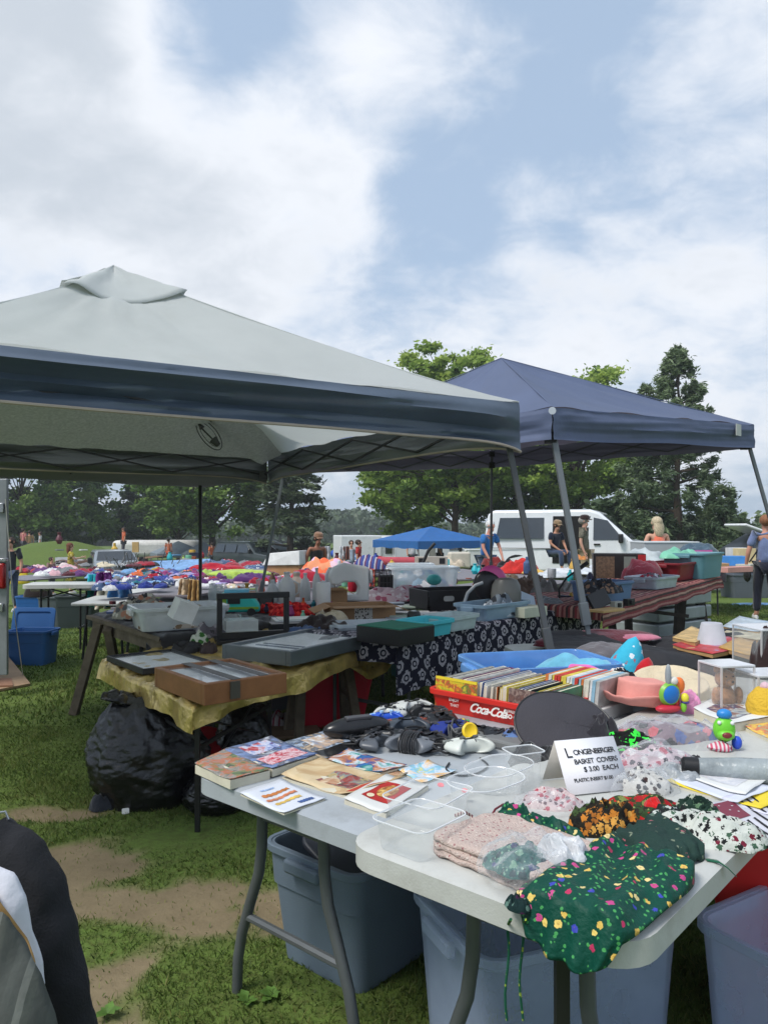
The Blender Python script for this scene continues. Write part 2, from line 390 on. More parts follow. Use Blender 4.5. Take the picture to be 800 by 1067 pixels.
# ------------------------------------------------------------------ ground
DIRT = [(-1.22, 3.30, .40, .34), (-.56, 2.93, .50, .25), (-.95, 3.02, .34, .18), (-.88, 2.40, .17, .34), (-.80, 2.0, .14, .3), (-1.7, 3.9, .3, .1),
        (-.2, 4.6, .8, .35), (.35, 5.1, .7, .3), (3.0, 12.5, 1.6, .5), (-.30, 3.3, .25, .12)]
def dirt_at(x, y):
    d = 0
    for (cx, cy, a, b) in DIRT:
        q = ((x-cx)/a)**2+((y-cy)/b)**2
        if q < 4: d = max(d, math.exp(-q*1.1)*1.25)
    if d > .03 or y < 14:
        n = fbm(Vector((x*3.1, y*3.1, .3)), 4); d = d*(1+.9*n)+.30*n-.05
        if y > 9: d -= .1
    return max(0, min(1, (d-.22)*1.7))
def axis(lo, hi, f0, f1, step, g=1.13):
    a = [f0]
    while a[-1] < f1: a.append(a[-1]+step)
    s = step; b = a[-1]
    while b < hi: s *= g; b += s; a.append(b)
    s = step; b = a[0]; pre = []
    while b > lo: s *= g; b -= s; pre.append(b)
    return pre[::-1]+a
gx = axis(-1500, 1500, -3.6, 2.6, .055, 1.10); gy = axis(-60, 2500, .8, 6.2, .055, 1.07)
verts = []; dv = []
for y in gy:
    for x in gx:
        z = G(x, y) if y < 400 else G(x, 400)
        if y < 25 and abs(x) < 12: z += .012*fbm(Vector((x*1.7, y*1.7, 0)), 3)
        d = dirt_at(x, y) if (-8 < x < 8 and y < 20) else 0
        verts.append((x, y, z-.012*d)); dv.append(d)
nx = len(gx)
faces = [(j*nx+i, j*nx+i+1, (j+1)*nx+i+1, (j+1)*nx+i) for j in range(len(gy)-1) for i in range(nx-1)]
me = bpy.data.meshes.new('ground'); me.from_pydata(verts, [], faces)
at_ = me.attributes.new('dirt', 'FLOAT', 'POINT'); at_.data.foreach_set('value', dv)
me.polygons.foreach_set('use_smooth', [True]*len(me.polygons))
gm = bpy.data.materials.new('turf'); gm.use_nodes = True; t = gm.node_tree; b = t.nodes['Principled BSDF']
b.inputs['Roughness'].default_value = .95; b.inputs['Specular IOR Level'].default_value = .15
co = N(t, 'ShaderNodeTexCoord')
na = N(t, 'ShaderNodeTexNoise', ins={'Scale': .55, 'Detail': 6.0}); L(t, co.outputs['Object'], na.inputs[0])
nb = N(t, 'ShaderNodeTexNoise', ins={'Scale': 22.0, 'Detail': 8.0, 'Roughness': .75}); L(t, co.outputs['Object'], nb.inputs[0])
ncs = N(t, 'ShaderNodeTexNoise', ins={'Scale': 5.0, 'Detail': 8.0, 'Roughness': .7}); L(t, co.outputs['Object'], ncs.inputs[0])
g1 = mixc(t, na.outputs[0], (.085, .15, .03), (.17, .24, .055))
g2 = mixc(t, nb.outputs[0], tuple([.02, .03, .008]), g1)
rb = N(t, 'ShaderNodeMapRange'); rb.inputs['From Min'].default_value = .35; rb.inputs['From Max'].default_value = .6; L(t, nb.outputs[0], rb.inputs[0])
g2 = mixc(t, rb.outputs[0], (.085, .105, .03), g1)
ad = N(t, 'ShaderNodeAttribute', attribute_name='dirt')
dc = mixc(t, ncs.outputs[0], (.13, .10, .058), (.33, .265, .16))
dc = mixc(t, M(t, 'MULTIPLY', nb.outputs[0], .3), dc, (.16, .125, .085))
fm = N(t, 'ShaderNodeMapRange'); fm.inputs['From Min'].default_value = .12; fm.inputs['From Max'].default_value = .80
L(t, M(t, 'ADD', ad.outputs['Fac'], M(t, 'MULTIPLY', M(t, 'SUBTRACT', nb.outputs[0], .5), .7)), fm.inputs[0])
L(t, mixc(t, fm.outputs[0], g2, dc), b.inputs['Base Color'])
bu = N(t, 'ShaderNodeBump', ins={'Strength': .6, 'Distance': .02}); L(t, nb.outputs[0], bu.inputs['Height']); L(t, bu.outputs[0], b.inputs['Normal'])
me.materials.append(gm)
go = bpy.data.objects.new('ground', me); COL.objects.link(go); tag(go, 'worn grass field with patches of bare dirt under the stalls', 'ground', kind='structure')

# grass blades
def leafy(name, m, V3, F3, parent=None, attr=None):
    me = bpy.data.meshes.new(name); nv = len(V3); nf = len(F3); k = F3.shape[1]
    me.vertices.add(nv); me.vertices.foreach_set('co', V3.astype(np.float32).ravel())
    me.loops.add(nf*k); me.loops.foreach_set('vertex_index', F3.astype(np.int32).ravel())
    me.polygons.add(nf); me.polygons.foreach_set('loop_start', np.arange(0, nf*k, k, dtype=np.int32)); me.polygons.foreach_set('loop_total', np.full(nf, k, dtype=np.int32))
    me.update(calc_edges=True)
    if attr is not None:
        a = me.attributes.new('tone', 'FLOAT', 'POINT'); a.data.foreach_set('value', attr.astype(np.float32))
    me.materials.append(m)
    o = bpy.data.objects.new(name, me); COL.objects.link(o)
    if parent: o.parent = parent
    return o
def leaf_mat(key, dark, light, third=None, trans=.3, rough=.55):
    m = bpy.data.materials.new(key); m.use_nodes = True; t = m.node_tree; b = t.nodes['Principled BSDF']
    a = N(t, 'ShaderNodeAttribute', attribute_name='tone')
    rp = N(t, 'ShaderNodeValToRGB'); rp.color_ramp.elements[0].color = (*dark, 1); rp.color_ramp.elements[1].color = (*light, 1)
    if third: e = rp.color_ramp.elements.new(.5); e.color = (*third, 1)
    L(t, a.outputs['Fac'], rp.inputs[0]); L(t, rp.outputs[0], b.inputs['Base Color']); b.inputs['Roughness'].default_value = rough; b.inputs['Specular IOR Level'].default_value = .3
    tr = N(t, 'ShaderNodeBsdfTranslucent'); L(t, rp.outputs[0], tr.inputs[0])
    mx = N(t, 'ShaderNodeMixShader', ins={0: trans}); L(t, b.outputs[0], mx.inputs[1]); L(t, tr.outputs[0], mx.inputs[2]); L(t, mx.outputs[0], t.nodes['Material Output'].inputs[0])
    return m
rng = np.random.default_rng(5)
def grass_field(n, x0, x1, y0, y1, hmin, hmax, w, name, far=False):
    k = 0; P = []
    X = rng.uniform(x0, x1, n); Y = rng.uniform(y0, y1, n)
    # keep what the view cone can see, with some margin
    ok = (np.abs(X) < .62*Y+.6); X = X[ok]; Y = Y[ok]
    keep = np.empty(len(X), bool); Z = np.empty(len(X)); D = np.empty(len(X))
    for i in range(len(X)):
        d = dirt_at(X[i], Y[i]); D[i] = d
        keep[i] = random.random() > (d*1.3 if d < .70 else .94)
        Z[i] = G(X[i], Y[i])-.008
    X, Y, Z, D = X[keep], Y[keep], Z[keep], D[keep]; m = len(X)
    cl = np.array([fbm(Vector((X[i]*1.6, Y[i]*1.6, 4)), 3) for i in range(m)])
    h = rng.uniform(hmin, hmax, m)*(1+.7*cl)*(1-.45*D); a = rng.uniform(0, 2*PI, m); ww = w*rng.uniform(.6, 1.3, m)
    lean = rng.uniform(.15, 1.2, m)*h; la = rng.uniform(0, 2*PI, m)
    dx, dy = np.cos(a)*ww, np.sin(a)*ww; lx, ly = np.cos(la)*lean, np.sin(la)*lean
    v = np.empty((m, 5, 3))
    v[:, 0] = np.stack([X-dx, Y-dy, Z], 1); v[:, 1] = np.stack([X+dx, Y+dy, Z], 1)
    v[:, 2] = np.stack([X+dx*.8+lx*.35, Y+dy*.8+ly*.35, Z+h*.6], 1); v[:, 3] = np.stack([X+lx, Y+ly, Z+h], 1); v[:, 4] = np.stack([X-dx*.8+lx*.35, Y-dy*.8+ly*.35, Z+h*.6], 1)
    F = np.arange(m*5).reshape(m, 5)
    tone = np.clip(.5+.35*cl+rng.normal(0, .2, m)+.25*D, 0, 1)
    return leafy(name, GRASSM, v.reshape(-1, 3), F, attr=np.repeat(tone, 5))
GRASSM = leaf_mat('grass_blade', (.045, .08, .015), (.26, .27, .085), (.11, .175, .036), trans=.38)
random.seed(3)
tag(grass_field(290000, -3.4, 2.6, 1.2, 5.6, .010, .032, .0021, 'grass'), 'short tufted grass of the near field', 'grass', kind='stuff')
tag(grass_field(190000, -8.5, 9, 5.6, 15, .02, .045, .006, 'grass'), 'mown grass between the stall tables', 'grass', kind='stuff')

# a few broad-leaved weeds by the table foot
def weed(px, py, n, s, label):
    mb = MB(); c = at(px, py, 0)
    for i in range(n):
        a = 2*PI*i/n+random.random()*.5; l = s*random.uniform(.6, 1.1); w = l*.36
        d = Vector((math.cos(a), math.sin(a), 0)); q = Vector((-d.y, d.x, 0)); el = random.uniform(.3, .9)
        pts = [(0, 0, 0)]; 
        b0 = Vector((0, 0, .004)); 
        vs = [b0, b0+d*l*.45+q*w+Vector((0, 0, l*el*.5)), b0+d*l+Vector((0, 0, l*el*.55)), b0+d*l*.45-q*w+Vector((0, 0, l*el*.5)), b0+d*l*.5+Vector((0, 0, l*el*.42))]
        mb.add(vs, [(0, 1, 4), (1, 2, 4), (2, 3, 4), (3, 0, 4)])
    o = mb.build('weed', mat('weed_leaf', (92, 128, 52), rough=.5, var=.3, vscale=30, trans=.2)); o.location = c
    tag(o, label, 'weed')
weed(258, 1046, 7, .045, 'broad green weed sprouting beside the curved leg of the near left table')
weed(283, 1040, 6, .045, 'small light green weed between the table leg and the grey tub')
weed(112, 1058, 6, .045, 'tiny bright weed in the bare dirt by the hanging denim jacket')

# ------------------------------------------------------------------ trees
def tree(label, px, Y, ztop, rx, rz_, seed, mt, zb=None, nclump=70, nleaf=260, leaf=.16, trunk_r=.16, kind='broad', group=None, gap=0, flat=.55, trunk=True, name=None, ry=None, clr=None):
    rs = np.random.default_rng(seed); random.seed(seed)
    X = (px-400)/F0*Y; g = G(X, Y)
    root = thing(name or ('pine_tree' if kind == 'pine' else 'cedar_tree' if kind == 'cedar' else 'broadleaf_tree'), label, 'tree', (X, Y, g), 0, group)
    if kind == 'broad' and trunk: nclump = int(nclump*1.35); nleaf = int(nleaf*1.5); leaf *= .68
    H = ztop-g; zb = H*.22 if zb is None else zb; ry = ry or rx
    cz = (H+zb)/2; hz = (H-zb)/2
    C = []; tries = 0
    while len(C) < nclump and tries < nclump*40:
        tries += 1
        p = rs.normal(size=3); p /= np.linalg.norm(p); r = rs.uniform(.35, 1)**.5
        u = p*r
        if kind == 'broad':
            w = 1+.28*noise.noise(Vector((p[0]*1.8+seed, p[1]*1.8, p[2]*1.8)))*1.6
            q = np.array([u[0]*rx*w, u[1]*ry*w, cz+u[2]*hz*w*(1 if u[2] > 0 else .95)])
        elif kind == 'cedar':
            zt = rs.uniform(0, 1); rad = rx*(1-zt)**.62*(.75+.5*abs(noise.noise(Vector((zt*5, seed, 0)))))*1.0
            a = rs.uniform(0, 2*PI); rr = rad*rs.uniform(.3, 1)**.5
            q = np.array([math.cos(a)*rr, math.sin(a)*rr, zb+zt*(H-zb)])
        else:
            zt = rs.uniform(0, 1)**.9; lay = .5*zt+.5*round(zt*7)/7+rs.normal()*.03; rad = rx*(1-zt*.75)*rs.uniform(.35, 1)
            a = rs.uniform(0, 2*PI); q = np.array([math.cos(a)*rad, math.sin(a)*rad, zb+lay*(H-zb)])
        if gap and noise.noise(Vector(q*.8)+Vector((seed, 0, 0))) < -gap: continue
        C.append(q)
    C = np.array(C); n = len(C)
    cs = rs.uniform(.5, 1.2, n)*(rx/nclump**.333)*.98*(clr or 1)
    if kind == 'cedar': cs *= .7*(1.25-.8*(C[:, 2]-zb)/(H-zb))
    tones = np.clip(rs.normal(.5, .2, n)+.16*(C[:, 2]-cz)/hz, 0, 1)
    Vs = []; T = []
    for i in range(n):
        k = int(nleaf*rs.uniform(.6, 1.3)*cs[i]/cs.mean())
        d = rs.normal(size=(k, 3)); d /= np.linalg.norm(d, axis=1)[:, None]; d *= np.abs(rs.normal(0, .62, k))[:, None]
        sc = np.array([1, 1, flat])*cs[i]
        if kind == 'pine': sc = np.array([1.0, 1.0, .38])*cs[i]
        if kind == 'cedar': sc = np.array([1, 1, .95])*cs[i]
        pts = C[i]+d*sc
        if kind == 'pine': pts[:, 2] -= .15*np.abs(d[:, 0])*cs[i]
        e1 = rs.normal(size=(k, 3)); e1[:, 2] *= .55; e1 /= np.linalg.norm(e1, axis=1)[:, None]
        e2 = rs.normal(size=(k, 3)); e2 -= e1*np.sum(e1*e2, 1)[:, None]; e2 /= np.linalg.norm(e2, axis=1)[:, None]
        s = leaf*rs.uniform(.6, 1.3, k)[:, None]; asp = .55 if kind == 'broad' else .26
        q = np.stack([pts-e1*s, pts+e2*s*asp, pts+e1*s, pts-e2*s*asp], 1)
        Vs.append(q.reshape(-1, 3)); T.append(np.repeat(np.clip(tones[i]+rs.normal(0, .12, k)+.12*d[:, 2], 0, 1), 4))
    Vs = np.concatenate(Vs); T = np.concatenate(T)
    leafy('crown', mt, Vs, np.arange(len(Vs)).reshape(-1, 4), root, T)
    if trunk:
        mb = MB(); k = 9; top = H*(.86 if kind != 'broad' else .7)
        pts = [(.12*math.sin(i*1.1+seed)*i/k, .1*math.cos(i*1.7+seed)*i/k, -.1+(top+.1)*i/k) for i in range(k+1)]
        mb.tube(pts, [trunk_r*(1.35 if i == 0 else 1)*(1-.82*i/k) for i in range(k+1)], 9)
        order = rs.permutation(n)[:26]
        for i in order:
            q = Vector(C[i]); hb = max(zb*.7, q.z*.62 if kind == 'broad' else q.z-.25)*1.0; hb = min(hb, top*.96)
            b0 = Vector((0, 0, hb)); m1 = b0.lerp(q, .5)+Vector((0, 0, .12*(q-b0).length if kind == 'broad' else -.03))
            r0 = trunk_r*.42*(1-.6*hb/H); mb.tube([b0, m1, q], [r0, r0*.6, r0*.15], 6)
        mb.build('trunk', BARK, root)
    return root
BARK = mat('bark', (74, 63, 52), rough=.95, var=.35, vscale=5, bump=1.0, bscale=14)
LM_MAPLE = leaf_mat('maple_leaf', (.055, .115, .025), (.27, .38, .085), (.13, .22, .045))
LM_LIGHT = leaf_mat('light_leaf', (.085, .16, .03), (.44, .55, .12), (.24, .36, .065), trans=.42)
LM_DARK = leaf_mat('dark_leaf', (.022, .045, .022), (.11, .16, .07), (.05, .085, .036), trans=.2)
LM_CEDAR = leaf_mat('cedar_spray', (.05, .085, .04), (.23, .30, .15), (.115, .165, .08), trans=.25)
LM_PINE = leaf_mat('pine_needle', (.035, .06, .028), (.17, .21, .10), (.08, .115, .052), trans=.2)
LM_FAR = leaf_mat('far_leaf', (.055, .085, .050), (.15, .19, .11), (.09, .13, .075), trans=.2)
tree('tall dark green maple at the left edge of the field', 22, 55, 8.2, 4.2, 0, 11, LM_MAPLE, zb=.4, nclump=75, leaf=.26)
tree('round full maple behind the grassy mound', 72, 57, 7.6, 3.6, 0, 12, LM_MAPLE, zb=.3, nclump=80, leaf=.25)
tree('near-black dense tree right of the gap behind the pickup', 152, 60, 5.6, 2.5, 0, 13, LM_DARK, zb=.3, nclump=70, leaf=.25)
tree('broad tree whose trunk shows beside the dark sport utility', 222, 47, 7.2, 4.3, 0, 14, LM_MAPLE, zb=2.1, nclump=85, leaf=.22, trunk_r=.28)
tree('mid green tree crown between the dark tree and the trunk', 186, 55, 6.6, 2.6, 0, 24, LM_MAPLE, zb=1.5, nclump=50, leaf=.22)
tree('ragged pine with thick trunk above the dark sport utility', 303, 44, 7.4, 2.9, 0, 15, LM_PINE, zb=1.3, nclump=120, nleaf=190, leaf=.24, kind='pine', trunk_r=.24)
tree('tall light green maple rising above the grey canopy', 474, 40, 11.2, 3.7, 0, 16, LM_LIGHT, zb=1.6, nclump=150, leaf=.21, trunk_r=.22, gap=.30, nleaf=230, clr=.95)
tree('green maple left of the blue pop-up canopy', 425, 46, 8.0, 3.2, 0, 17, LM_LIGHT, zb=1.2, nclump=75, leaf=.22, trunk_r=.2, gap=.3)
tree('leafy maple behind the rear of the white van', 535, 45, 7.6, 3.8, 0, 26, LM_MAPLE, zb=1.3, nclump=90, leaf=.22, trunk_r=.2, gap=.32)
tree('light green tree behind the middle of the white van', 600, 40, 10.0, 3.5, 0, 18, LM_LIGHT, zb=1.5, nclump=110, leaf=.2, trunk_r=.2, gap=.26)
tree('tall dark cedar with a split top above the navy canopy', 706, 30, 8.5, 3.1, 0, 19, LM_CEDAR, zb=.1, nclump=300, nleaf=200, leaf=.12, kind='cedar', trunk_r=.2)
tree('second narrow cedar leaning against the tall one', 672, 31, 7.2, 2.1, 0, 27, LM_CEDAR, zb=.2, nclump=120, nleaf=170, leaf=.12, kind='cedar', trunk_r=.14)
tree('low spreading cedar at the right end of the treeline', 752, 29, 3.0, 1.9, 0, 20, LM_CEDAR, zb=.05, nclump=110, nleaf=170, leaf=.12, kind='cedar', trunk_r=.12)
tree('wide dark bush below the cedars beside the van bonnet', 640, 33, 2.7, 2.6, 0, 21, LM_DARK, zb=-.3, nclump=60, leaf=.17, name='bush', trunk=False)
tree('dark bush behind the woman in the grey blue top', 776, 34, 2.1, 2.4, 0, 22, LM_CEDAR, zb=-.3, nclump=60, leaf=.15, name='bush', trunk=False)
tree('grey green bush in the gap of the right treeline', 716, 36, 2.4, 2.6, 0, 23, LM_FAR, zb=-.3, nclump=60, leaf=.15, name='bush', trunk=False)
for i, (px, Y, zt, rx) in enumerate(((118, 120, 4.6, 6), (98, 130, 4.8, 7), (140, 135, 3.6, 7))):
    tree(['pale distant tree seen through the gap left of the pickup', 'hazy tree farther left in the same gap', 'low hazy tree behind the near-black one'][i], px, Y, zt, rx, 0, 40+i, LM_FAR, zb=.2, nclump=50, nleaf=160, leaf=.45, trunk=False, name='distant_tree')
# the far wood reads as one mass
rs = np.random.default_rng(77); Vs = []; T = []
for i in range(420):
    px = rs.uniform(-120, 920); Yd = rs.uniform(130, 210); X = (px-400)/F0*Yd
    top = 548-15*math.exp(-((px-345)/70)**2)-6*math.exp(-((px-690)/90)**2)-5*noise.noise(Vector((px*.03, 0, 0)))
    zt = H0+(HOR-top)*Yd/F0; r = rs.uniform(2.2, 4.0)
    for zc in (zt-r*.6, zt-r*1.9, zt-r*3.2):
        k = 130; d = rs.normal(size=(k, 3)); d /= np.linalg.norm(d, axis=1)[:, None]; d *= (rs.uniform(0, 1, k)**.35)[:, None]
        pts = np.array([X, Yd, zc])+d*r*np.array([1.1, 1.1, .85]); e1 = rs.normal(size=(k, 3)); e1 /= np.linalg.norm(e1, axis=1)[:, None]
        e2 = np.cross(e1, rs.normal(size=(k, 3))); e2 /= np.linalg.norm(e2, axis=1)[:, None]; s = .55*rs.uniform(.6, 1.3, k)[:, None]
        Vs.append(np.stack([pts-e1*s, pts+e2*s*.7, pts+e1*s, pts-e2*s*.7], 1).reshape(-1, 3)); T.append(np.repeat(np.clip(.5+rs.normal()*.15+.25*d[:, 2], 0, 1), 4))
Vs = np.concatenate(Vs); T = np.concatenate(T)
tag(leafy('far_woods', LM_FAR, Vs, np.arange(len(Vs)).reshape(-1, 4), None, T), 'hazy far-off wood closing the horizon', 'wood', kind='stuff')
# ------------------------------------------------------------------ canopies
def canopy(name, label, cor, zb, val, peak, m_top, m_val, m_pip, m_fr, legs, sag=.35, cap=None, grommet=False, vbulge=.02, seed=0, droop=.035, nval=70, conc=(1, 1, 1, 1)):
    root = thing(name, label, 'canopy', (peak[0], peak[1], G(peak[0], peak[1])))
    off = Vector((peak[0], peak[1], root.location.z))
    c = [Vector((p[0], p[1], zb[i])) for i, p in enumerate(cor)]; pk = Vector(peak)
    names = ('near', 'right', 'far', 'left')
    mb = MB()
    for i in range(4):
        a, b = c[i]+Vector((0, 0, val)), c[(i+1) % 4]+Vector((0, 0, val))
        def fn(u, v, a=a, b=b, i=i):
            e = a.lerp(b, u); h = (1-v)**(conc[i]+(conc[(i+1) % 4]-conc[i])*u+sag*math.sin(PI*u)); p = pk.lerp(e, v); p.z = e.z+(pk.z-e.z)*h
            w = .014*fbm(Vector((u*5+i*7, v*2.2, seed)), 3)*math.sin(PI*v)**.5*(1.4) + .010*math.sin(u*26+3*noise.noise(Vector((u*3, v*3, i))))*v**6
            p.z += w; return p-off
        mb.grid(fn, 44, 30)
    mb.build('roof', m_top, root, ang=25, flip=True)
    mb = MB(); pip = []
    ctr = (c[0]+c[1]+c[2]+c[3])/4
    for i in range(4):
        a, b = c[i], c[(i+1) % 4]; out = Vector(((b-a).y, -(b-a).x, 0)).normalized()
        if out.dot((a+b)/2-ctr) < 0: out = -out
        L_ = (b-a).length
        def fv(u, v, a=a, b=b, out=out, i=i, L_=L_):
            e = a.lerp(b, u); edge = 1-math.exp(-min(u, 1-u)*L_/.10)
            dz = -droop*(math.exp(-min(u, 1-u)*L_/.16))*v + .012*noise.noise(Vector((u*3, i, seed)))*v
            s = Vector((u*L_*1.3, v*1.5, i*9+seed))
            bulge = vbulge*(math.sin(PI*v*2.0+1.2*noise.noise(s*.6))*.9+1.1*noise.noise(Vector((u*L_*.8, v*7+u*L_*.5, i+seed))))*edge*(.35+.65*min(1, v*5))
            fine = .007*noise.noise(Vector((u*L_*9, v*4, seed)))*(1.6-edge)
            return e+Vector((0, 0, val*(1-v)+dz))+out*(bulge+fine+.012*v)-off
        mb.grid(fv, nval, 16)
        pip.append([fv(k/nval, 1) for k in range(nval+1)])
    mb.build('valance', m_val, root, ang=60, flip=True)
    if m_pip:
        mb = MB()
        for p in pip: mb.tube(p, .007, 6)
        mb.build('hem_binding', m_pip, root)
    mb = MB()
    for i in range(4):
        q0 = c[i]+Vector((0, 0, val)); mb.tube([(lambda t_: Vector((pk.x+(q0.x-pk.x)*t_, pk.y+(q0.y-pk.y)*t_, q0.z+(pk.z-q0.z)*(1-t_)**conc[i]+.003)))(k_/16)-off for k_ in range(17)], .0045, 5)
    mb.build('ridge_seam', m_top, root)
    # frame: eave scissor trusses, corner joints, rafters
    mb = MB(); jn = MB(); ins = [p.lerp(Vector((ctr.x, ctr.y, p.z)), .035) for p in c]
    for i in range(4):
        a, b = ins[i]+Vector((0, 0, .02)), ins[(i+1) % 4]+Vector((0, 0, .02)); n = 4; up = Vector((0, 0, val*.75)); 
        q = [a.lerp(b, k/n) for k in range(n+1)]
        for k in range(n):
            lo, hi = (q[k], q[k+1]+up) , (q[k]+up, q[k+1])
            mb.tube([lo[0]-off, lo[1]-off], .009, 4); mb.tube([hi[0]-off, hi[1]-off], .009, 4)
    for i in range(4):
        p = ins[i]; mb.tube([p+Vector((0, 0, val))-off, p.lerp(pk, .5)+Vector((0, 0, -.16))-off, pk-Vector((0, 0, .1))-off], .011, 5)
        jn.box(p+Vector((0, 0, val*.75))-off, (.06, .06, .06)); jn.box(p+Vector((0, 0, .02))-off, (.065, .065, .07))
    mb.tube([pk-Vector((0, 0, .45))-off, pk-Vector((0, 0, .03))-off], .018, 8)
    mb.build('truss', m_fr, root); jn.build('joint', mat('black_joint', (26, 27, 29), rough=.5), root)
    for i, lg in enumerate(legs):
        if lg is None: continue
        (foot, m_l, w) = lg; top = ins[i]+Vector((0, 0, val*.7)); ft = Vector((foot[0], foot[1], G(*foot[:2])))
        mid = top.lerp(ft, .60)
        q = MB(); q.tube([top-off, mid-off], w, sq=True); lo = q.build('leg', m_l, root, smooth=False, bevel=.003)
        q = MB(); q.tube([mid.lerp(top, .05)-off, ft-off+Vector((0, 0, .01))], w*.72, sq=True); q.build('leg', m_l, root, smooth=False)
        q = MB(); q.tube([mid.lerp(top, .09)-off, mid.lerp(ft, .03)-off], w*1.45, sq=True); q.build('height_lock', m_l, root, smooth=False, bevel=.004)
        q = MB(); q.box(ft-off+Vector((0, 0, .006)), (.10, .10, .012)); q.build('foot', m_l, root, smooth=False)
    if cap:
        (r, hh) = cap; mb = MB()
        def fc(u, v):
            i = int(u*4) % 4; f = u*4-int(u*4) if u < 1 else 1.0
            if u >= 1: i = 3
            a, b = c[i]+Vector((0, 0, val)), c[(i+1) % 4]+Vector((0, 0, val)); e = a.lerp(b, f)
            t_ = v*r*(1+.12*noise.noise(Vector((u*9, 1, seed)))); p = pk.lerp(e, t_); p.z = e.z+(pk.z-e.z)*((1-t_)**(conc[i]+(conc[(i+1) % 4]-conc[i])*f+sag*math.sin(PI*f)))+.022*hh+.030*v*v*math.sin(u*34+3*noise.noise(Vector((u*6, 0, 0))))+.012*fbm(Vector((u*14, v*3, 0)))
            return p-off
        mb.grid(fc, 96, 10); mb.build('vent_cap', m_top, root, ang=50, solid=.004)
    return root, off
m_grey = mat('grey_canopy_cloth', (214, 218, 217), rough=.85, var=.07, vscale=1.2, bump=.15, bscale=25, back=(214, 218, 214), spec=.2, trans=.42, dirt=(196, 198, 192))
m_navyA = mat('navy_valance_cloth', (84, 97, 114), rough=.38, var=.12, vscale=3, bump=.1, bscale=40, spec=.6, back=(104, 108, 110), trans=.15)
m_navyB = mat('navy_canopy_cloth', (96, 108, 138), rough=.55, var=.08, vscale=2, bump=.15, bscale=30, back=(104, 100, 112), trans=.25)
m_tan = mat('tan_binding', (172, 160, 146), rough=.8)
m_steel = mat('grey_painted_steel', (112, 118, 122), rough=.45, var=.08, metal=.2)
m_steeld = mat('dark_grey_steel', (84, 86, 88), rough=.5, var=.08, metal=.2)
m_blk = mat('black_painted_steel', (22, 22, 24), rough=.45, var=.1)
YA = 4.05; A = Vector((.71, YA)); d1 = Vector((.854, .52)); d2 = Vector((-.52, .854)); SZ = 3.4
B = A+d2*SZ; Cc = B-d1*SZ; Dd = A-d1*SZ; ctr = (A+Cc)/2
c1, off1 = canopy('grey_canopy', 'large pale grey canopy with navy valance and awning, filling the left', [Dd, A, B, Cc], [1.90]*4, .21, (ctr.x, ctr.y, 3.0), m_grey, m_navyA, m_tan, m_blk,
    [((-2.5, 2.0), m_steeld, .021), ((1.02, 3.96), m_steeld, .021), None, ((-4.3, 5.3), m_steeld, .021)], sag=.36, conc=(1.5, 1.12, 1.15, 1.4), cap=(.20, 1), vbulge=.05, seed=3, droop=.05)
# awning stretched from the far eave out to a black pole
Q = depth(209, 508, 8.0); Rr = depth(-150, 489, 5.5); eC = Vector((Cc.x, Cc.y, 2.09)); eB = Vector((B.x, B.y, 2.09)); bB = Vector((B.x, B.y, 1.89))
m_awn = mat('dark_awning_cloth', (128, 132, 130), rough=.85, var=.1, vscale=3, bump=.2, bscale=20, trans=.3)
mb = MB()
def aw(u, v):
    top = eC.lerp(eB, u)
    if u < .72: bot = Rr.lerp(Q, u/.72)
    else: bot = Q.lerp(bB, (u-.72)/.28)
    p = top.lerp(bot, v); p.z -= .03*math.sin(PI*v)+.008*fbm(Vector((u*8, v*4, 2))); return p-off1
mb.grid(aw, 60, 10); mb.build('awning', m_awn, c1, solid=.003)
mb = MB()
hub = Q+Vector((.0, -.10, .0))
def bar(a, b, r=.011): mb.tube([a-off1, b-off1], r, 5)
for (p1, p2, Y) in (((209, 462), (75, 492), 7.3), ((209, 482), (78, 467), 7.3), ((78, 467), (-40, 492), 6.6), ((75, 493), (-60, 462), 6.6), ((209, 470), (272, 490), 7.7), ((209, 490), (262, 468), 7.7), ((190, 437), (208, 478), 7.2)):
    bar(depth(*p1, 7.75 if p1[0] == 209 else Y), depth(*p2, 6.9 if p2[0] < 150 else 7.3))
mb.build('awning_truss', m_blk, c1)
hp = depth(209, 478, 7.8)
mb = MB(); mb.box(hp-off1, (.075, .075, .16)); mb.box(depth(209, 499, 7.8)-off1, (.07, .07, .10)); mb.build('joint', m_blk, c1, bevel=.006)
mb = MB(); mb.box(depth(209, 492, 7.77)-off1, (.05, .06, .10)); mb.build('red_latch', plast((150, 45, 30)), c1, bevel=.006)
q = hp.copy(); q.z = G(q.x, q.y)
mb = MB(); mb.tube([hp-off1+Vector((0, 0, .1)), Vector((hp.x, hp.y, 1.0))-off1], .021, sq=True); mb.build('leg', m_blk, c1, smooth=False)
mb = MB(); mb.tube([Vector((hp.x, hp.y, 1.05))-off1, q-off1], .016, sq=True); mb.build('leg', m_blk, c1, smooth=False)
mb = MB(); mb.box(q-off1+Vector((0, 0, .01)), (.1, .1, .02)); mb.build('foot', m_blk, c1)
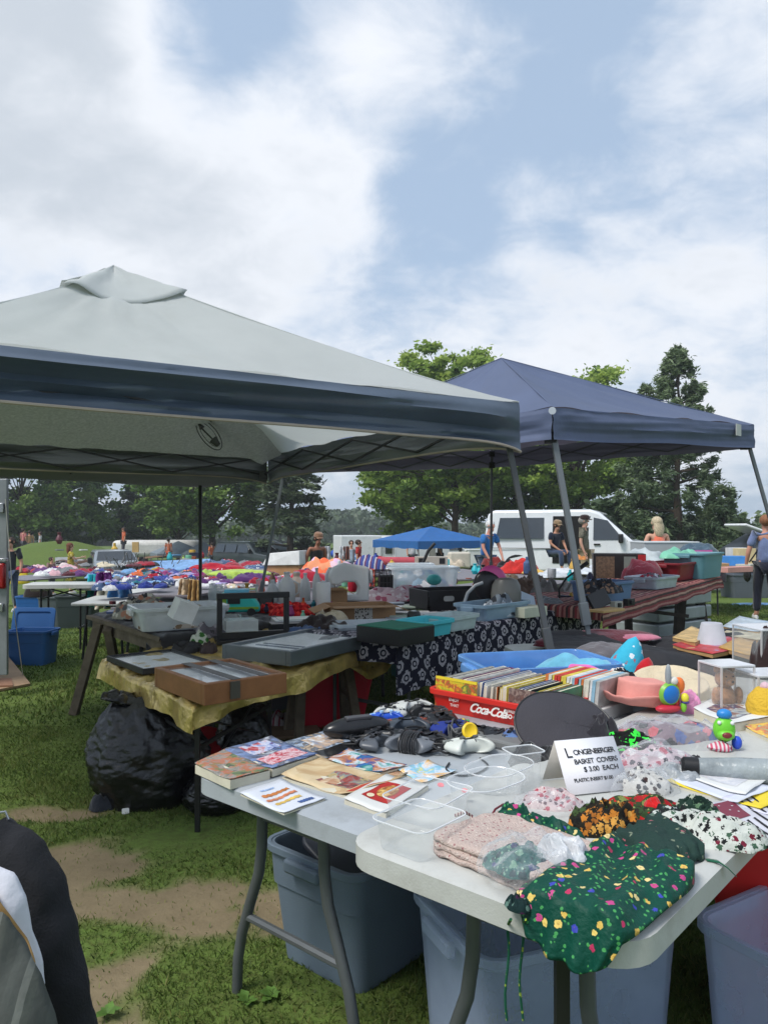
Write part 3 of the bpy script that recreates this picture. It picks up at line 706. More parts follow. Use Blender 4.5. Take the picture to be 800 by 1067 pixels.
# silver lining strip under the far slope, with the maker's lantern mark in an oval
m_sil = mat('silver_lining', (176, 180, 174), rough=.5, var=.2, vscale=55, bump=.5, bscale=22, dirt=(205, 207, 200), metal=.1, trans=.3)
mb = MB(); T0 = depth(-60, 400, 4.4)
def sil(u, v):
    px = -70+370*u; low = 462+ (px/270)*16 if px < 262 else 478
    if 262 < px < 285: low += 6*(1-abs(px-273)/11)
    if px > 285: low = 478-(px-285)*.5
    Yl = 5.25+1.55*u; top = 418+(px/540)*46-8; Yt = 4.55+1.5*u
    a = depth(px, top, Yt); b = depth(px, low, Yl-.06); p = a.lerp(b, v); p.z += .010*fbm(Vector((u*14, v*5, 1)))
    return p-off1
mb.grid(sil, 70, 8); mb.build('silver_lining', m_sil, c1)
mb = MB()
def ring(cx, cy, rx, ry, n=28, r=.004, tilt=R(-52)):
    pts = []
    for k in range(n+1):
        a = 2*PI*k/n; x = cx+rx*math.cos(a)*math.cos(tilt)-ry*math.sin(a)*math.sin(tilt)*-1; y = cy-rx*math.cos(a)*math.sin(tilt)+ry*math.sin(a)*math.cos(tilt)
        pts.append(depth(x, y, 5.88+.0*k)-off1)
    mb.tube(pts, r, 5, cap=False)
ring(218, 453, 19, 8.5)
ring(218, 453, 15, 5.5, r=.0025)
mb.tube([depth(222, 458, 5.87)-off1, depth(228, 464, 5.87)-off1], [.035, .02], 8); mb.tube([depth(206, 440, 5.87)-off1, depth(211, 446, 5.87)-off1], [.004, .022], 8)
mb.tube([depth(211, 447, 5.87)-off1, depth(222, 458, 5.87)-off1], .006, 6)
mb.build('oval_lantern_emblem', mat('emblem_ink', (58, 60, 58), rough=.7), c1)

YE = 4.87
E2 = Vector((.219, 1))*YE; F2 = Vector((.683, 1.42))*YE; BR = Vector((.263, 1.884))*YE; BL = Vector((-.201, 1.464))*YE
c2, off2 = canopy('navy_canopy', 'faded navy blue canopy on grey slanted legs in front of the white van', [E2, F2, BR, BL], [2.01, 2.17, 2.17, 1.95], .205, ((522-400)/F0*7.02, 7.02, 3.0), m_navyB, m_navyB, None, m_steeld,
    [((1.41, 4.78), m_steel, .026), ((3.95, 7.0), m_steel, .02), ((1.30, 9.4), m_steeld, .019), ((-1.32, 7.25), m_steel, .018)], sag=.30, vbulge=.016, seed=9, droop=.0)
mb = MB(); g0 = depth(575, 428, YE-.035)-off2
mb.lathe([(.013, -.003), (.022, -.003), (.024, .003), (.013, .003)], 16, g0, m=Matrix.Rotation(R(90), 3, 'X')); mb.build('grommet', mat('bright_metal', (215, 215, 215), rough=.3, metal=.8), c2)
mb = MB(); p0 = depth(769, 448, 6.62)-off2
dd = (F2-E2).normalized()
mb.box(p0, (.10, .004, .10), rz=math.atan2(dd.y, dd.x)); mb.build('torn_label', mat('paper_label', (205, 205, 200), rough=.8), c2)

# far blue canopy
def small_canopy(label, px, Y, ztop, zeave, w, m_, rz=R(20), n='blue_canopy'):
    X = (px-400)/F0*Y; g = G(X, Y); r = thing(n, label, 'canopy', (X, Y, g), rz); mb = MB(); h = w/2
    c = [(-h, -h), (h, -h), (h, h), (-h, h)]
    for i in range(4):
        a, b = Vector((*c[i], zeave-g)), Vector((*c[(i+1) % 4], zeave-g)); pk = Vector((0, 0, ztop-g))
        def fn(u, v, a=a, b=b): e = a.lerp(b, u); p = pk.lerp(e, v); p.z = e.z+(pk.z-e.z)*(1-v)**(1+.3*math.sin(PI*u)); return p
        mb.grid(fn, 10, 8)
        mb.grid(lambda u, v, a=a, b=b: a.lerp(b, u)-Vector((0, 0, .24*v+.02*math.sin(u*20)*v)), 12, 2)
    mb.build('roof', m_, r, ang=25)
    for (x, y) in c:
        q = MB(); q.tube([(x*.96, y*.96, zeave-g), (x, y, 0)], .02, 5); q.build('leg', m_steel, r)
    return r
small_canopy('bright blue pop-up canopy far behind the clear bins', 449, 26, H0+3.0*26/F0*.5-.0, H0-13*26/F0, 2.9, mat('bright_blue_cloth', (36, 96, 160), rough=.6), R(30))
small_canopy('grey peaked tent roof left of the tree trunk', 186, 48, H0-13.5*48/F0, H0-26*48/F0, 3.0, mat('slate_grey_cloth', (120, 132, 142), rough=.7), R(25), 'grey_tent')
small_canopy('second grey tent right of the tree trunk', 212, 47, H0-14*47/F0, H0-26*47/F0, 2.4, mat('slate_grey_cloth', (128, 138, 146), rough=.7), R(10), 'grey_tent')
small_canopy('dark grey tent roof behind the dark sport utility', 275, 54, H0-8*54/F0, H0-22*54/F0, 4.0, mat('dark_tent_cloth', (58, 66, 68), rough=.8), R(5), 'grey_tent')
# ------------------------------------------------------------------ people
def skin_mesh(name, pts, edges, rad, m, parent, sub=2, root=0):
    me = bpy.data.meshes.new(name); me.from_pydata(pts, edges, []); me.materials.append(m)
    o = bpy.data.objects.new(name, me); COL.objects.link(o); o.parent = parent
    sk = o.modifiers.new('skin', 'SKIN'); sk.use_smooth_shade = True; sk.branch_smoothing = .6
    if not me.skin_vertices: 
        bm = bmesh.new(); bm.from_mesh(me); bm.verts.layers.skin.verify(); bm.to_mesh(me); bm.free()
    for i, v in enumerate(me.skin_vertices[0].data):
        r = rad[i]; v.radius = r if isinstance(r, tuple) else (r, r); v.use_root = (i == root)
    s = o.modifiers.new('sub', 'SUBSURF'); s.levels = sub; s.render_levels = sub
    return o
def person(label, loc, rz, h=1.75, skin=(196, 150, 125), top=(60, 80, 140), bottom=(40, 48, 70), hair=(90, 60, 40), lean=0, armL=None, armR=None, sleeve=.5, long_hair=False, cap=None, sit=False, top_m=None, dress=False, girth=1.0, tank=False, shorts=False, step=0, group=None, detail=True):
    r = thing('person', label, 'person', loc, rz, group); k = h/1.75
    sk_m = mat('skin', skin, rough=.55, var=.08, vscale=8)
    ms = Matrix.Rotation(lean, 3, 'X')          # lean forward is towards -Y
    pel = Vector((0, 0, .93))
    def up(v): return pel+ms @ (Vector(v)-pel)
    J = {'pel': (0, 0, .93), 'waist': up((0, .0, 1.08)), 'chest': up((0, .01, 1.30)), 'neck': up((0, .01, 1.47)), 'jaw': up((0, -.015, 1.55)), 'head': up((0, -.012, 1.635)), 'crown': up((0, .005, 1.70)), 'nose': up((0, -.115, 1.61)), 'chin': up((0, -.085, 1.545)),
         'shL': up((.175, .01, 1.41)), 'shR': up((-.175, .01, 1.41)), 'hipL': (.09, 0, .88), 'hipR': (-.09, 0, .88)}
    aL = armL or ((.24, .03, 1.13), (.25, -.06, .89)); aR = armR or ((-.24, .03, 1.13), (-.25, -.06, .89))
    J['elL'], J['wrL'] = up(aL[0]), up(aL[1]); J['elR'], J['wrR'] = up(aR[0]), up(aR[1])
    if sit:
        J['pel'] = (0, 0, .93)
        for s, n in ((1, 'L'), (-1, 'R')):
            J['kn'+n] = (.14*s, -.42, .90); J['an'+n] = (.15*s, -.46, .48); J['toe'+n] = (.16*s, -.60, .43)
    else:
        for s, n in ((1, 'L'), (-1, 'R')):
            q = step*s; J['kn'+n] = (.10*s, -.03-q*.5, .50); J['an'+n] = (.11*s, .02-q, .08); J['toe'+n] = (.12*s, -.13-q, .035)
    order = list(J); P_ = [tuple(Vector(J[n])*k) for n in order]; ix = {n: i for i, n in enumerate(order)}
    E = [('pel', 'waist'), ('waist', 'chest'), ('chest', 'neck'), ('neck', 'jaw'), ('jaw', 'head'), ('head', 'crown'), ('head', 'nose'), ('jaw', 'chin'), ('chest', 'shL'), ('chest', 'shR'), ('shL', 'elL'), ('elL', 'wrL'), ('shR', 'elR'), ('elR', 'wrR'),
         ('pel', 'hipL'), ('pel', 'hipR'), ('hipL', 'knL'), ('knL', 'anL'), ('anL', 'toeL'), ('hipR', 'knR'), ('knR', 'anR'), ('anR', 'toeR')]
    rad = {'pel': (.105, .085), 'waist': (.095*girth, .075*girth), 'chest': (.11*girth**.5, .08), 'neck': .052, 'jaw': (.062, .07), 'head': (.078, .096), 'crown': (.055, .07), 'nose': .011, 'chin': .03, 'shL': .052, 'shR': .052, 'elL': .042, 'elR': .042, 'wrL': .028, 'wrR': .028,
           'hipL': .07, 'hipR': .07, 'knL': .05, 'knR': .05, 'anL': .04, 'anR': .04, 'toeL': .032, 'toeR': .032}
    E = [(ix[a], ix[b]) for a, b in E]; Rd = [tuple(x*k for x in rad[n]) if isinstance(rad[n], tuple) else rad[n]*k for n in order]
    if detail:                                   # hands: palm, four fingers, thumb
        for n, s in (('L', 1), ('R', -1)):
            w = Vector(P_[ix['wr'+n]]); e = Vector(P_[ix['el'+n]]); d = (w-e).normalized(); side = d.cross(Vector((s, .2, .1))).normalized()
            base = len(P_); P_.append(tuple(w+d*.075*k)); Rd.append((.036*k, .018*k)); E.append((ix['wr'+n], base)); pn = d.cross(side).normalized()
            for f, (o, l) in enumerate(((-.030, .060), (-.010, .070), (.010, .066), (.028, .05))):
                a = Vector(P_[base])+side*o*k+d*.028*k; i0 = len(P_)
                P_ += [tuple(a), tuple(a+d*l*.55*k+pn*.008*s), tuple(a+d*l*k+pn*.028*k*s)]; Rd += [.0095*k, .0085*k, .007*k]; E += [(base, i0), (i0, i0+1), (i0+1, i0+2)]
            i0 = len(P_); a = w+d*.03*k-side*.03*k; P_ += [tuple(a), tuple(a-side*.025*k+d*.035*k)]; Rd += [.011*k, .009*k]; E += [(ix['wr'+n], i0), (i0, i0+1)]
    skin_mesh('body', P_, E, Rd, sk_m, r, sub=1)
    # clothes
    tm = top_m or cloth_m(top, 'shirt_cloth'); bm_ = cloth_m(bottom, 'trouser_cloth')
    def chain(name, keys, edges, ex, m_, scale=None):
        p = [tuple(Vector(J[a])*k) if isinstance(a, str) else tuple(Vector(a)*k) for a, _ in keys]
        skin_mesh(name, p, edges, [tuple((x+ex)*k for x in q) if isinstance(q, tuple) else (q+ex)*k for _, q in keys], m_, r, sub=1)
    s1 = Vector(J['shL']).lerp(Vector(J['elL']), .25 if tank else sleeve*1.0+.25 if sleeve < .7 else 1); s2 = Vector(J['shR']).lerp(Vector(J['elR']), .25 if tank else sleeve+.25 if sleeve < .7 else 1)
    low = Vector(J['pel'])+Vector((0, 0, -.05))
    ks = [(tuple(low), (.142*girth, .118)), ('waist', (.128*girth, .108*girth)), ('chest', (.145*girth**.5, .112)), (tuple(Vector(J['chest']).lerp(Vector(J['neck']), .55)), (.10, .075))]
    es = [(0, 1), (1, 2), (2, 3)]
    if not tank:
        ks += [('shL', .068), (tuple(s1), .058), ('shR', .068), (tuple(s2), .058)]; es += [(2, 4), (4, 5), (2, 6), (6, 7)]
        if sleeve >= .7: ks += [('wrL', .04), ('wrR', .04)]; es += [(5, 8), (7, 9)]
    chain('dress' if dress else 'shirt', ks, es, .016, tm)
    if dress:
        mb = MB(); mb.lathe([(.15*k, .98*k), (.17*k, .85*k), (.20*k, .62*k), (.22*k, .45*k)], 20, sy=.8); mb.build('skirt', tm, r)
    else:
        f = .55 if shorts else 1
        def lk(a, b, t_): return tuple(Vector(J[a]).lerp(Vector(J[b]), t_))
        ks = [('pel', (.138*girth, .115)), ('hipL', .095), ('hipR', .095)]; es = [(0, 1), (0, 2)]
        if shorts: ks += [(lk('hipL', 'knL', .8), .085), (lk('hipR', 'knR', .8), .085)]; es += [(1, 3), (2, 4)]
        else: ks += [('knL', .066), ('knR', .066), (lk('knL', 'anL', .92), .056), (lk('knR', 'anR', .92), .056)]; es += [(1, 3), (2, 4), (3, 5), (4, 6)]
        chain('trousers', ks, es, .010, bm_)
    for n in 'LR':
        a, t_ = Vector(J['an'+n])*k, Vector(J['toe'+n])*k; mb = MB(); d = (t_-a); d.z = 0; c = a.lerp(t_, .5)
        mb.blob((c.x, c.y, a.z-.085*k if not sit else a.z-.08*k), (.09*k, .27*k, .09*k), 12, seed=3, amp=.03); mb.build('shoe', mat('shoe_leather', (190, 190, 188) if not sit else (60, 50, 45), rough=.6), r)
    # head dressing
    hm = mat('hair', hair, rough=.75, var=.35, vscale=60, bump=.6, bscale=80)
    hd = Vector(J['head'])*k; mb = MB(); mr = Matrix.Rotation(lean, 3, 'X')
    mb.blob(hd+mr @ Vector((0, .022*k, -.045*k)), (.19*k, .225*k, .19*k), 18, seed=2, amp=.06, freq=5, flat=False)
    for v in mb.v:
        pass
    o = mb.build('hair', hm, r, ang=180)
    o.location = mr @ Vector((0, .022, .050))*k
    if long_hair:
        mb = MB(); mb.blob((0, 0, 0), (.20*k, .13*k, .34*k), 18, seed=5, amp=.14, freq=4, flat=False); o = mb.build('hair', hm, r, ang=180); o.location = hd+mr @ Vector((0, .085*k, -.12*k)); o.rotation_euler = (lean, 0, 0)
    if cap:
        cm = cloth_m(cap, 'cap_cloth'); mb = MB(); mb.lathe([(.108*k, 0), (.108*k, .035*k), (.095*k, .08*k), (.06*k, .105*k), (.001, .112*k)], 18, sy=1.12)
        mb.grid(lambda u, v: ((u-.5)*.17*k, -(.10+.085*v)*k*(1-.5*abs(u-.5)), (.008-.012*v-.02*(2*abs(u-.5))**2)*k), 8, 4); o = mb.build('cap', cm, r, solid=.004); o.location = hd+mr @ Vector((0, .005, .035))*k; o.rotation_euler = (lean, 0, 0)
    em = mat('eye', (30, 25, 22), rough=.2)
    for s in (1, -1):
        mb = MB(); mb.lathe([(0.001, -.007*k), (.0065*k, 0), (.001, .007*k)], 8); o = mb.build('eye', em, r); o.location = hd+mr @ Vector((.032*s*k, -.090*k, .0)); 
        mb = MB(); mb.blob((0, 0, 0), (.02*k, .045*k, .06*k), 8, flat=False, amp=0); o = mb.build('ear', sk_m, r); o.location = hd+mr @ Vector((.082*s*k, .005*k, -.01*k))
    return r
def stand(px, Y, h=0): X = (px-400)/F0*Y; return Vector((X, Y, G(X, Y)+h))
print_y = patterned('yellow_print_cloth', (176, 160, 62), [(120, 110, 50), (200, 190, 120), (90, 95, 45)], scale=16, size=.45)
person('woman in a patterned yellow dress holding a white bag by the mound', stand(74, 25), R(115), 1.66, skin=(200, 160, 135), top=(176, 160, 62), hair=(110, 60, 38), dress=True, top_m=print_y, long_hair=True, armR=((-.22, -.10, 1.18), (-.12, -.33, 1.22)), armL=((.24, .0, 1.15), (.22, -.2, .98)))
b_ = MB(); b_.blob((0, 0, 0), (.42, .22, .42), 18, seed=8, amp=.15, flat=False); bo = b_.build('shoulder_bag', cloth_m((222, 205, 205), 'bag_cloth'), None); bo.location = stand(67.5, 24.8, .78); tag(bo, 'pale pink and white bag carried by the woman in yellow', 'bag')
person('bare-armed man in a black tank top and dark glasses looking down', stand(329, 18), R(28), 1.76, skin=(150, 98, 74), top=(28, 24, 24), bottom=(50, 52, 60), hair=(60, 40, 30), tank=True, lean=R(12), girth=1.2, cap=(140, 105, 80))
person('grey-bearded man in a plaid shirt and dark cap beside the van', stand(608.5, 18.6), R(62), 1.80, skin=(190, 145, 125), top=(118, 112, 98), bottom=(150, 136, 112), hair=(150, 145, 140), cap=(52, 36, 34), girth=1.35, sleeve=.5,
       top_m=patterned('plaid_shirt_cloth', (112, 108, 96), [(150, 145, 130), (80, 76, 70)], scale=30, rand=0, size=.3))
person('man in navy top and tan cap sitting in the open van door', stand(577, 20.35, .0)+Vector((0, 0, .01)), R(30), 1.72, skin=(180, 130, 105), top=(24, 32, 52), bottom=(52, 66, 92), hair=(80, 60, 50), cap=(150, 125, 95), sit=True, lean=R(10), armL=((.24, -.08, 1.15), (.12, -.34, 1.02)), armR=((-.24, -.08, 1.15), (-.10, -.34, 1.0)), sleeve=.5)
person('white-haired man in a bright blue shirt bending over his table', stand(505.5, 17.2), R(38), 1.80, skin=(200, 140, 120), top=(44, 110, 178), bottom=(60, 80, 110), hair=(225, 222, 215), lean=R(14), armL=((.25, -.12, 1.18), (.20, -.32, .98)), armR=((-.22, -.1, 1.15), (-.18, -.3, .95)), girth=1.15)
person('blonde woman in an orange tank top with her back turned', stand(686, 13.6), R(190), 1.70, skin=(205, 155, 130), top=(238, 120, 92), bottom=(40, 40, 55), hair=(196, 180, 150), lean=R(8), tank=True, long_hair=True, armL=((.25, -.05, 1.14), (.20, -.25, 1.0)), armR=((-.25, -.05, 1.14), (-.20, -.25, 1.0)))
person('woman in a grey blue T-shirt and dark jeans at the right edge', stand(797, 12.3), R(168), 1.70, skin=(196, 140, 118), top=(112, 126, 165), bottom=(24, 26, 44), hair=(140, 92, 60), long_hair=False, armL=((.26, .0, 1.12), (.28, -.10, .86)), armR=((-.25, .03, 1.13), (-.25, -.08, .88)), girth=1.08, step=.12)
mb = MB(); w0 = stand(797, 12.3)
mb.tube([(.13, .16, 1.42), (.02, .185, 1.25), (-.13, .17, 1.02), (-.22, .08, .92)], .012, 6); mb.blob((-.26, .05, .72), (.10, .26, .24), 14, seed=2, amp=.05, flat=False)
bo = mb.build('crossbody_bag', mat('black_leather', (26, 24, 26), rough=.5)); bo.location = w0; bo.rotation_euler = (0, 0, R(-12)); tag(bo, 'thin black crossbody bag on the woman at the right edge', 'bag')
bg = [(430, 30, 'small dark-haired figure in a white top under the blue canopy', (200, 200, 205), (40, 40, 45)), (458, 28, 'figure in black standing under the blue canopy', (25, 26, 30), (30, 30, 34)),
      (176, 46, 'bare figure in orange shorts near the grey tent', (205, 120, 85), (190, 90, 60)), (221, 44, 'person in an orange shirt beside the tree trunk', (230, 110, 60), (70, 70, 80)), (129, 42, 'person in orange behind the silver pickup', (220, 110, 70), (60, 60, 70)),
      (366, 26, 'person in pale blue by the white box truck', (170, 185, 205), (60, 65, 80)), (374, 26, 'person in a red shirt by the white box truck', (170, 45, 45), (40, 40, 48)),
      (25, 44, 'far person in pink at the foot of the maples', (200, 120, 120), (60, 60, 70)), (31, 45, 'far person in tan beside the one in pink', (190, 150, 110), (70, 60, 50)), (42, 46, 'far person in white crossing below the maples', (200, 200, 205), (60, 60, 70)),
      (11.5, 17, 'person in dark clothes half hidden by the grey trailer post', (40, 42, 52), (50, 62, 90)), (54, 24, 'seated vendor in grey low behind the white boxes', (150, 120, 110), (80, 80, 90))]
for i, (px, Y, lab, tc_, bc) in enumerate(bg):
    person(lab, stand(px, Y), R(20+70*i), 1.66 if i != 11 else 1.2, top=tc_, bottom=bc, hair=(60, 45, 36), detail=False, sleeve=.5, skin=(190, 140, 115))

# ------------------------------------------------------------------ vehicles
m_glass = mat('dark_glass', (38, 46, 52), rough=.08, var=.2, vscale=1, spec=.9, coat=.5)
m_rub = mat('tyre_rubber', (24, 24, 25), rough=.8)
m_chrome = mat('bright_trim', (170, 172, 176), rough=.25, metal=.8)
def vehicle(name, label, cat, px, Y, rz, Lx, Wy, out, belt, Hh, tum, paint, side=(), front=None, rear=None, wheels=(), wr=.34, group=None, z=0):
    X = (px-400)/F0*Y; r = thing(name, label, cat, (X, Y, G(X, Y)+z), rz, group); pm = mat('car_paint', paint, rough=.28, var=.05, vscale=1.5, coat=.6, dirt=tuple(int(x*.86) for x in paint))
    def hw(z): return Wy/2-tum*max(0, z-belt)/(Hh-belt)-.05*max(0, (.55-z))
    mb = MB(); n = len(out); vs = []
    for s in (-1, 1): vs += [Vector((x, s*hw(zq), zq)) for x, zq in out]
    mb.add(vs, [tuple(range(n))[::-1], tuple(range(n, 2*n))]+[(i, (i+1) % n, n+(i+1) % n, n+i) for i in range(n)])
    mb.build('body', pm, r, bevel=.07, seg=3, ang=60)
    def panel(poly, s, m_, nm, t_=.012, off=.004):
        q = MB(); k = len(poly); o1 = [Vector((x, s*(hw(zz_)+off-.02), zz_)) for x, zz_ in poly]; o2 = [Vector((x, s*(hw(zz_)+off+t_), zz_)) for x, zz_ in poly]
        q.add(o1+o2, [tuple(range(k)), tuple(range(k, 2*k))[::-1]]+[(i, k+i, k+(i+1) % k, (i+1) % k) for i in range(k)]); return q.build(nm, m_, r, smooth=False)
    for (poly, nm) in side:
        for s in (-1, 1):
            if nm == 'window': panel(poly, s, m_glass, 'window')
            elif nm == 'doorway_shade' and s == -1: panel(poly, s, mat('painted_interior_shade', (14, 13, 13), rough=.95), 'doorway_shade', t_=.008)  # near-black panel stands in for the shade inside the open door
            elif nm == 'handle': panel(poly, s, m_blk, 'handle', t_=.03)
            elif nm == 'seam': panel(poly, s, mat('panel_gap', (60, 62, 64), rough=.8), 'panel_seam', t_=.002)
    def cross(p0, p1, m_, nm, ins=.10, off=.012):
        (x0, z0), (x1, z1) = p0, p1; nrm = Vector((z1-z0, 0, -(x1-x0))).normalized()
        if nrm.z < 0: nrm = -nrm
        q = MB(); vs = [Vector((x0, -hw(z0)+ins, z0)), Vector((x0, hw(z0)-ins, z0)), Vector((x1, hw(z1)-ins, z1)), Vector((x1, -hw(z1)+ins, z1))]
        q.add([v+nrm*off for v in vs]+[v-nrm*.02 for v in vs], [(0, 1, 2, 3), (7, 6, 5, 4), (0, 4, 5, 1), (1, 5, 6, 2), (2, 6, 7, 3), (3, 7, 4, 0)]); return q.build(nm, m_, r, smooth=False)
    if front:
        w = cross(*front, m_glass, 'windshield')
        q = MB(); (x0, z0), (x1, z1) = front
        for yy in (-.45, .1): q.tube([(x0+.02, yy, z0+.04), (x0+(x1-x0)*.18, yy+.5, z0+(z1-z0)*.18+.035)], .012, 4)
        q.build('wiper', m_blk, r)
    if rear: cross(*rear, m_glass, 'rear_window')
    for x in wheels:
        for s in (-1, 1):
            rot = Matrix.Rotation(R(90), 3, 'X'); c = (x, s*(Wy/2-.13), wr)
            q = MB(); q.lathe([(wr*.62, -.1), (wr*.93, -.1), (wr, -.06), (wr, .06), (wr*.93, .1), (wr*.62, .1)], 26, c, m=rot); wh = q.build('tyre', m_rub, r)
            q = MB(); q.lathe([(.02, -.07), (wr*.3, -.09), (wr*.62, -.06), (wr*.64, 0), (wr*.62, .06), (wr*.3, .09), (.02, .07)], 18, c, m=rot); q.build('rim', m_chrome, r)
            q = MB(); q.lathe([(wr*1.16, -.135), (wr*1.16, .11)], 26, c, m=rot); q.build('wheel_arch', m_blk, r)
    fx = max(x for x, _ in out)
    for s in (-1, 1):
        q = MB(); q.box((fx-.02, s*(Wy/2-.26), belt*.72), (.1, .34, .2)); q.build('headlight', mat('headlight_glass', (205, 210, 215), rough=.15), r, bevel=.02)
        q = MB(); q.box((front[0][0]-.25 if front else 1, s*(Wy/2+.10), belt+.12), (.12, .18, .24)); q.build('mirror', m_blk, r, bevel=.03)
    q = MB(); q.box((fx-.01, 0, belt*.66), (.07, Wy-.95, .22)); q.build('grille', m_blk, r, bevel=.01)
    q = MB(); q.box((fx+.0, 0, .42), (.16, Wy-.1, .2)); q.build('bumper', mat('bumper_plastic', (120, 122, 124), rough=.5), r, bevel=.04)
    return r
# white van: nose to the right and a little towards us
VH = 2.02
v_out = [(-2.45, .32), (2.35, .30), (2.52, .45), (2.50, .86), (2.38, 1.00), (1.50, 1.18), (.66, 1.93), (.40, 2.02), (-2.25, 2.02), (-2.42, 1.9), (-2.50, 1.1), (-2.50, .5)]
vehicle('white_van', 'white full-size van with its side door open behind the stalls', 'van', 603, 21.6, R(-22), 5, 1.95, v_out, 1.12, VH, .16, (222, 225, 228),
        side=[([(-2.15, 1.22), (-.82, 1.22), (-.82, 1.80), (-2.05, 1.80)], 'window'), ([(-.58, .56), (.32, .56), (.32, 1.12), (-.58, 1.12)], 'doorway_shade'), ([(-.58, 1.12), (.32, 1.12), (.32, 1.84), (-.58, 1.84)], 'doorway_shade'), ([(.50, 1.20), (1.28, 1.20), (.86, 1.72), (.50, 1.80)], 'window'),
              ([(.40, .4), (.415, .4), (.415, 1.84), (.40, 1.84)], 'seam'), ([(1.36, .4), (1.375, .4), (1.375, 1.18), (1.36, 1.18)], 'seam'), ([(.52, 1.06), (.68, 1.06), (.68, 1.1), (.52, 1.1)], 'handle'), ([(-2.45, .95), (-.62, .95), (-.62, .965), (-2.45, .965)], 'seam')],
        front=((1.47, 1.20), (.74, 1.88)), wheels=(-1.55, 1.65), wr=.36)
s_out = [(-2.3, .35), (2.25, .35), (2.35, .6), (2.3, 1.0), (1.2, 1.12), (.55, 1.62), (.3, 1.70), (-2.0, 1.70), (-2.2, 1.6), (-2.35, 1.05)]
vehicle('dark_suv', 'dark green sport utility vehicle parked behind the clothing tables', 'car', 263, 43, R(-38), 4.7, 1.85, s_out, 1.08, 1.7, .18, (44, 54, 56),
        side=[([(-2.1, 1.12), (-1.35, 1.12), (-1.35, 1.56), (-1.95, 1.56)], 'window'), ([(-1.25, 1.12), (-.35, 1.12), (-.35, 1.56), (-1.25, 1.56)], 'window'), ([(-.25, 1.12), (.85, 1.12), (.4, 1.56), (-.25, 1.56)], 'window')],
        front=((1.15, 1.15), (.58, 1.60)), rear=((-2.32, 1.1), (-2.2, 1.56)), wheels=(-1.45, 1.45), wr=.38)
mb = MB(); 
p_out = [(-2.6, .4), (2.45, .4), (2.55, .62), (2.5, .98), (1.35, 1.06), (.7, 1.55), (-.55, 1.58), (-.75, 1.08), (-2.65, 1.06), (-2.7, .6)]
vehicle('silver_pickup', 'silver grey pickup truck facing us beside the grassy mound', 'pickup', 117, 33, R(-62), 5.2, 1.85, p_out, 1.05, 1.58, .18, (128, 136, 142),
        side=[([(-.5, 1.1), (.1, 1.1), (.1, 1.48), (-.45, 1.48)], 'window'), ([(.2, 1.1), (1.0, 1.1), (.65, 1.48), (.2, 1.48)], 'window')], front=((1.3, 1.08), (.74, 1.52)), wheels=(-1.6, 1.65), wr=.38, z=-.22)
def box_truck(name, label, px, Y, rz, w, h, l, col=(214, 216, 216), cat='truck', z=0):
    X = (px-400)/F0*Y; r = thing(name, label, cat, (X, Y, G(X, Y)+z), rz); pm = mat('truck_paint', col, rough=.45, var=.05, dirt=tuple(int(x*.8) for x in col))
    q = MB(); q.box((-.4, 0, .5+h/2), (l, w, h)); q.build('cargo_box', pm, r, smooth=False, bevel=.04)
    q = MB(); q.add([Vector(p) for p in [(l/2-.4, -w*.45, .4), (l/2+1.3, -w*.45, .4), (l/2+1.3, -w*.45, 1.05), (l/2+.7, -w*.42, 1.75), (l/2-.4, -w*.42, 1.8), (l/2-.4, w*.45, .4), (l/2+1.3, w*.45, .4), (l/2+1.3, w*.45, 1.05), (l/2+.7, w*.42, 1.75), (l/2-.4, w*.42, 1.8)]],
       [(0, 1, 2, 3, 4), (9, 8, 7, 6, 5), (0, 5, 6, 1), (1, 6, 7, 2), (2, 7, 8, 3), (3, 8, 9, 4), (4, 9, 5, 0)]); q.build('cab', pm, r, bevel=.06)
    q = MB(); q.add([Vector(p) for p in [(l/2+1.29, -w*.38, 1.1), (l/2+1.29, w*.38, 1.1), (l/2+.76, w*.36, 1.68), (l/2+.76, -w*.36, 1.68)]], [(0, 1, 2, 3)]); q.build('windshield', m_glass, r, solid=.03)
    for s in (-1, 1):
        q = MB(); q.add([Vector(p) for p in [(l/2-.2, s*w*.455, 1.05), (l/2+.9, s*w*.455, 1.05), (l/2+.6, s*w*.43, 1.6), (l/2-.2, s*w*.43, 1.6)]], [(0, 1, 2, 3)]); q.build('window', m_glass, r, solid=.03)
        for x in (-l/2+.3, l/2+.6):
            q = MB(); q.lathe([(.05, -.1), (.3, -.11), (.36, -.06), (.36, .06), (.3, .11), (.05, .1)], 20, (x, s*(w/2-.1), .36), m=Matrix.Rotation(R(90), 3, 'X')); q.build('wheel', m_rub, r)
    return r
box_truck('box_truck', 'white box truck with an open side left of the blue canopy', 381, 34, R(15), 1.7, 1.35, 1.8)
vehicle('white_minivan', 'white van parked sideways beside the box truck', 'van', 414, 37, R(8), 4, 1.8, [(x*.8, zq*.86) for x, zq in v_out], .96, 1.74, .14, (205, 208, 208), side=[([(.4, 1.0), (1.0, 1.0), (.7, 1.45), (.4, 1.5)], 'window')], front=((1.17, 1.03), (.6, 1.62)), wheels=(-1.2, 1.3), wr=.33)
vehicle('pale_van', 'pale van showing under the eave of the blue canopy', 'van', 455, 33, R(4), 4, 1.8, [(x*.75, zq*.8) for x, zq in v_out], .9, 1.62, .14, (190, 194, 196), side=[([(.4, .95), (.95, .95), (.65, 1.35), (.4, 1.4)], 'window')], front=((1.1, .97), (.55, 1.5)), wheels=(-1.2, 1.25), wr=.32)
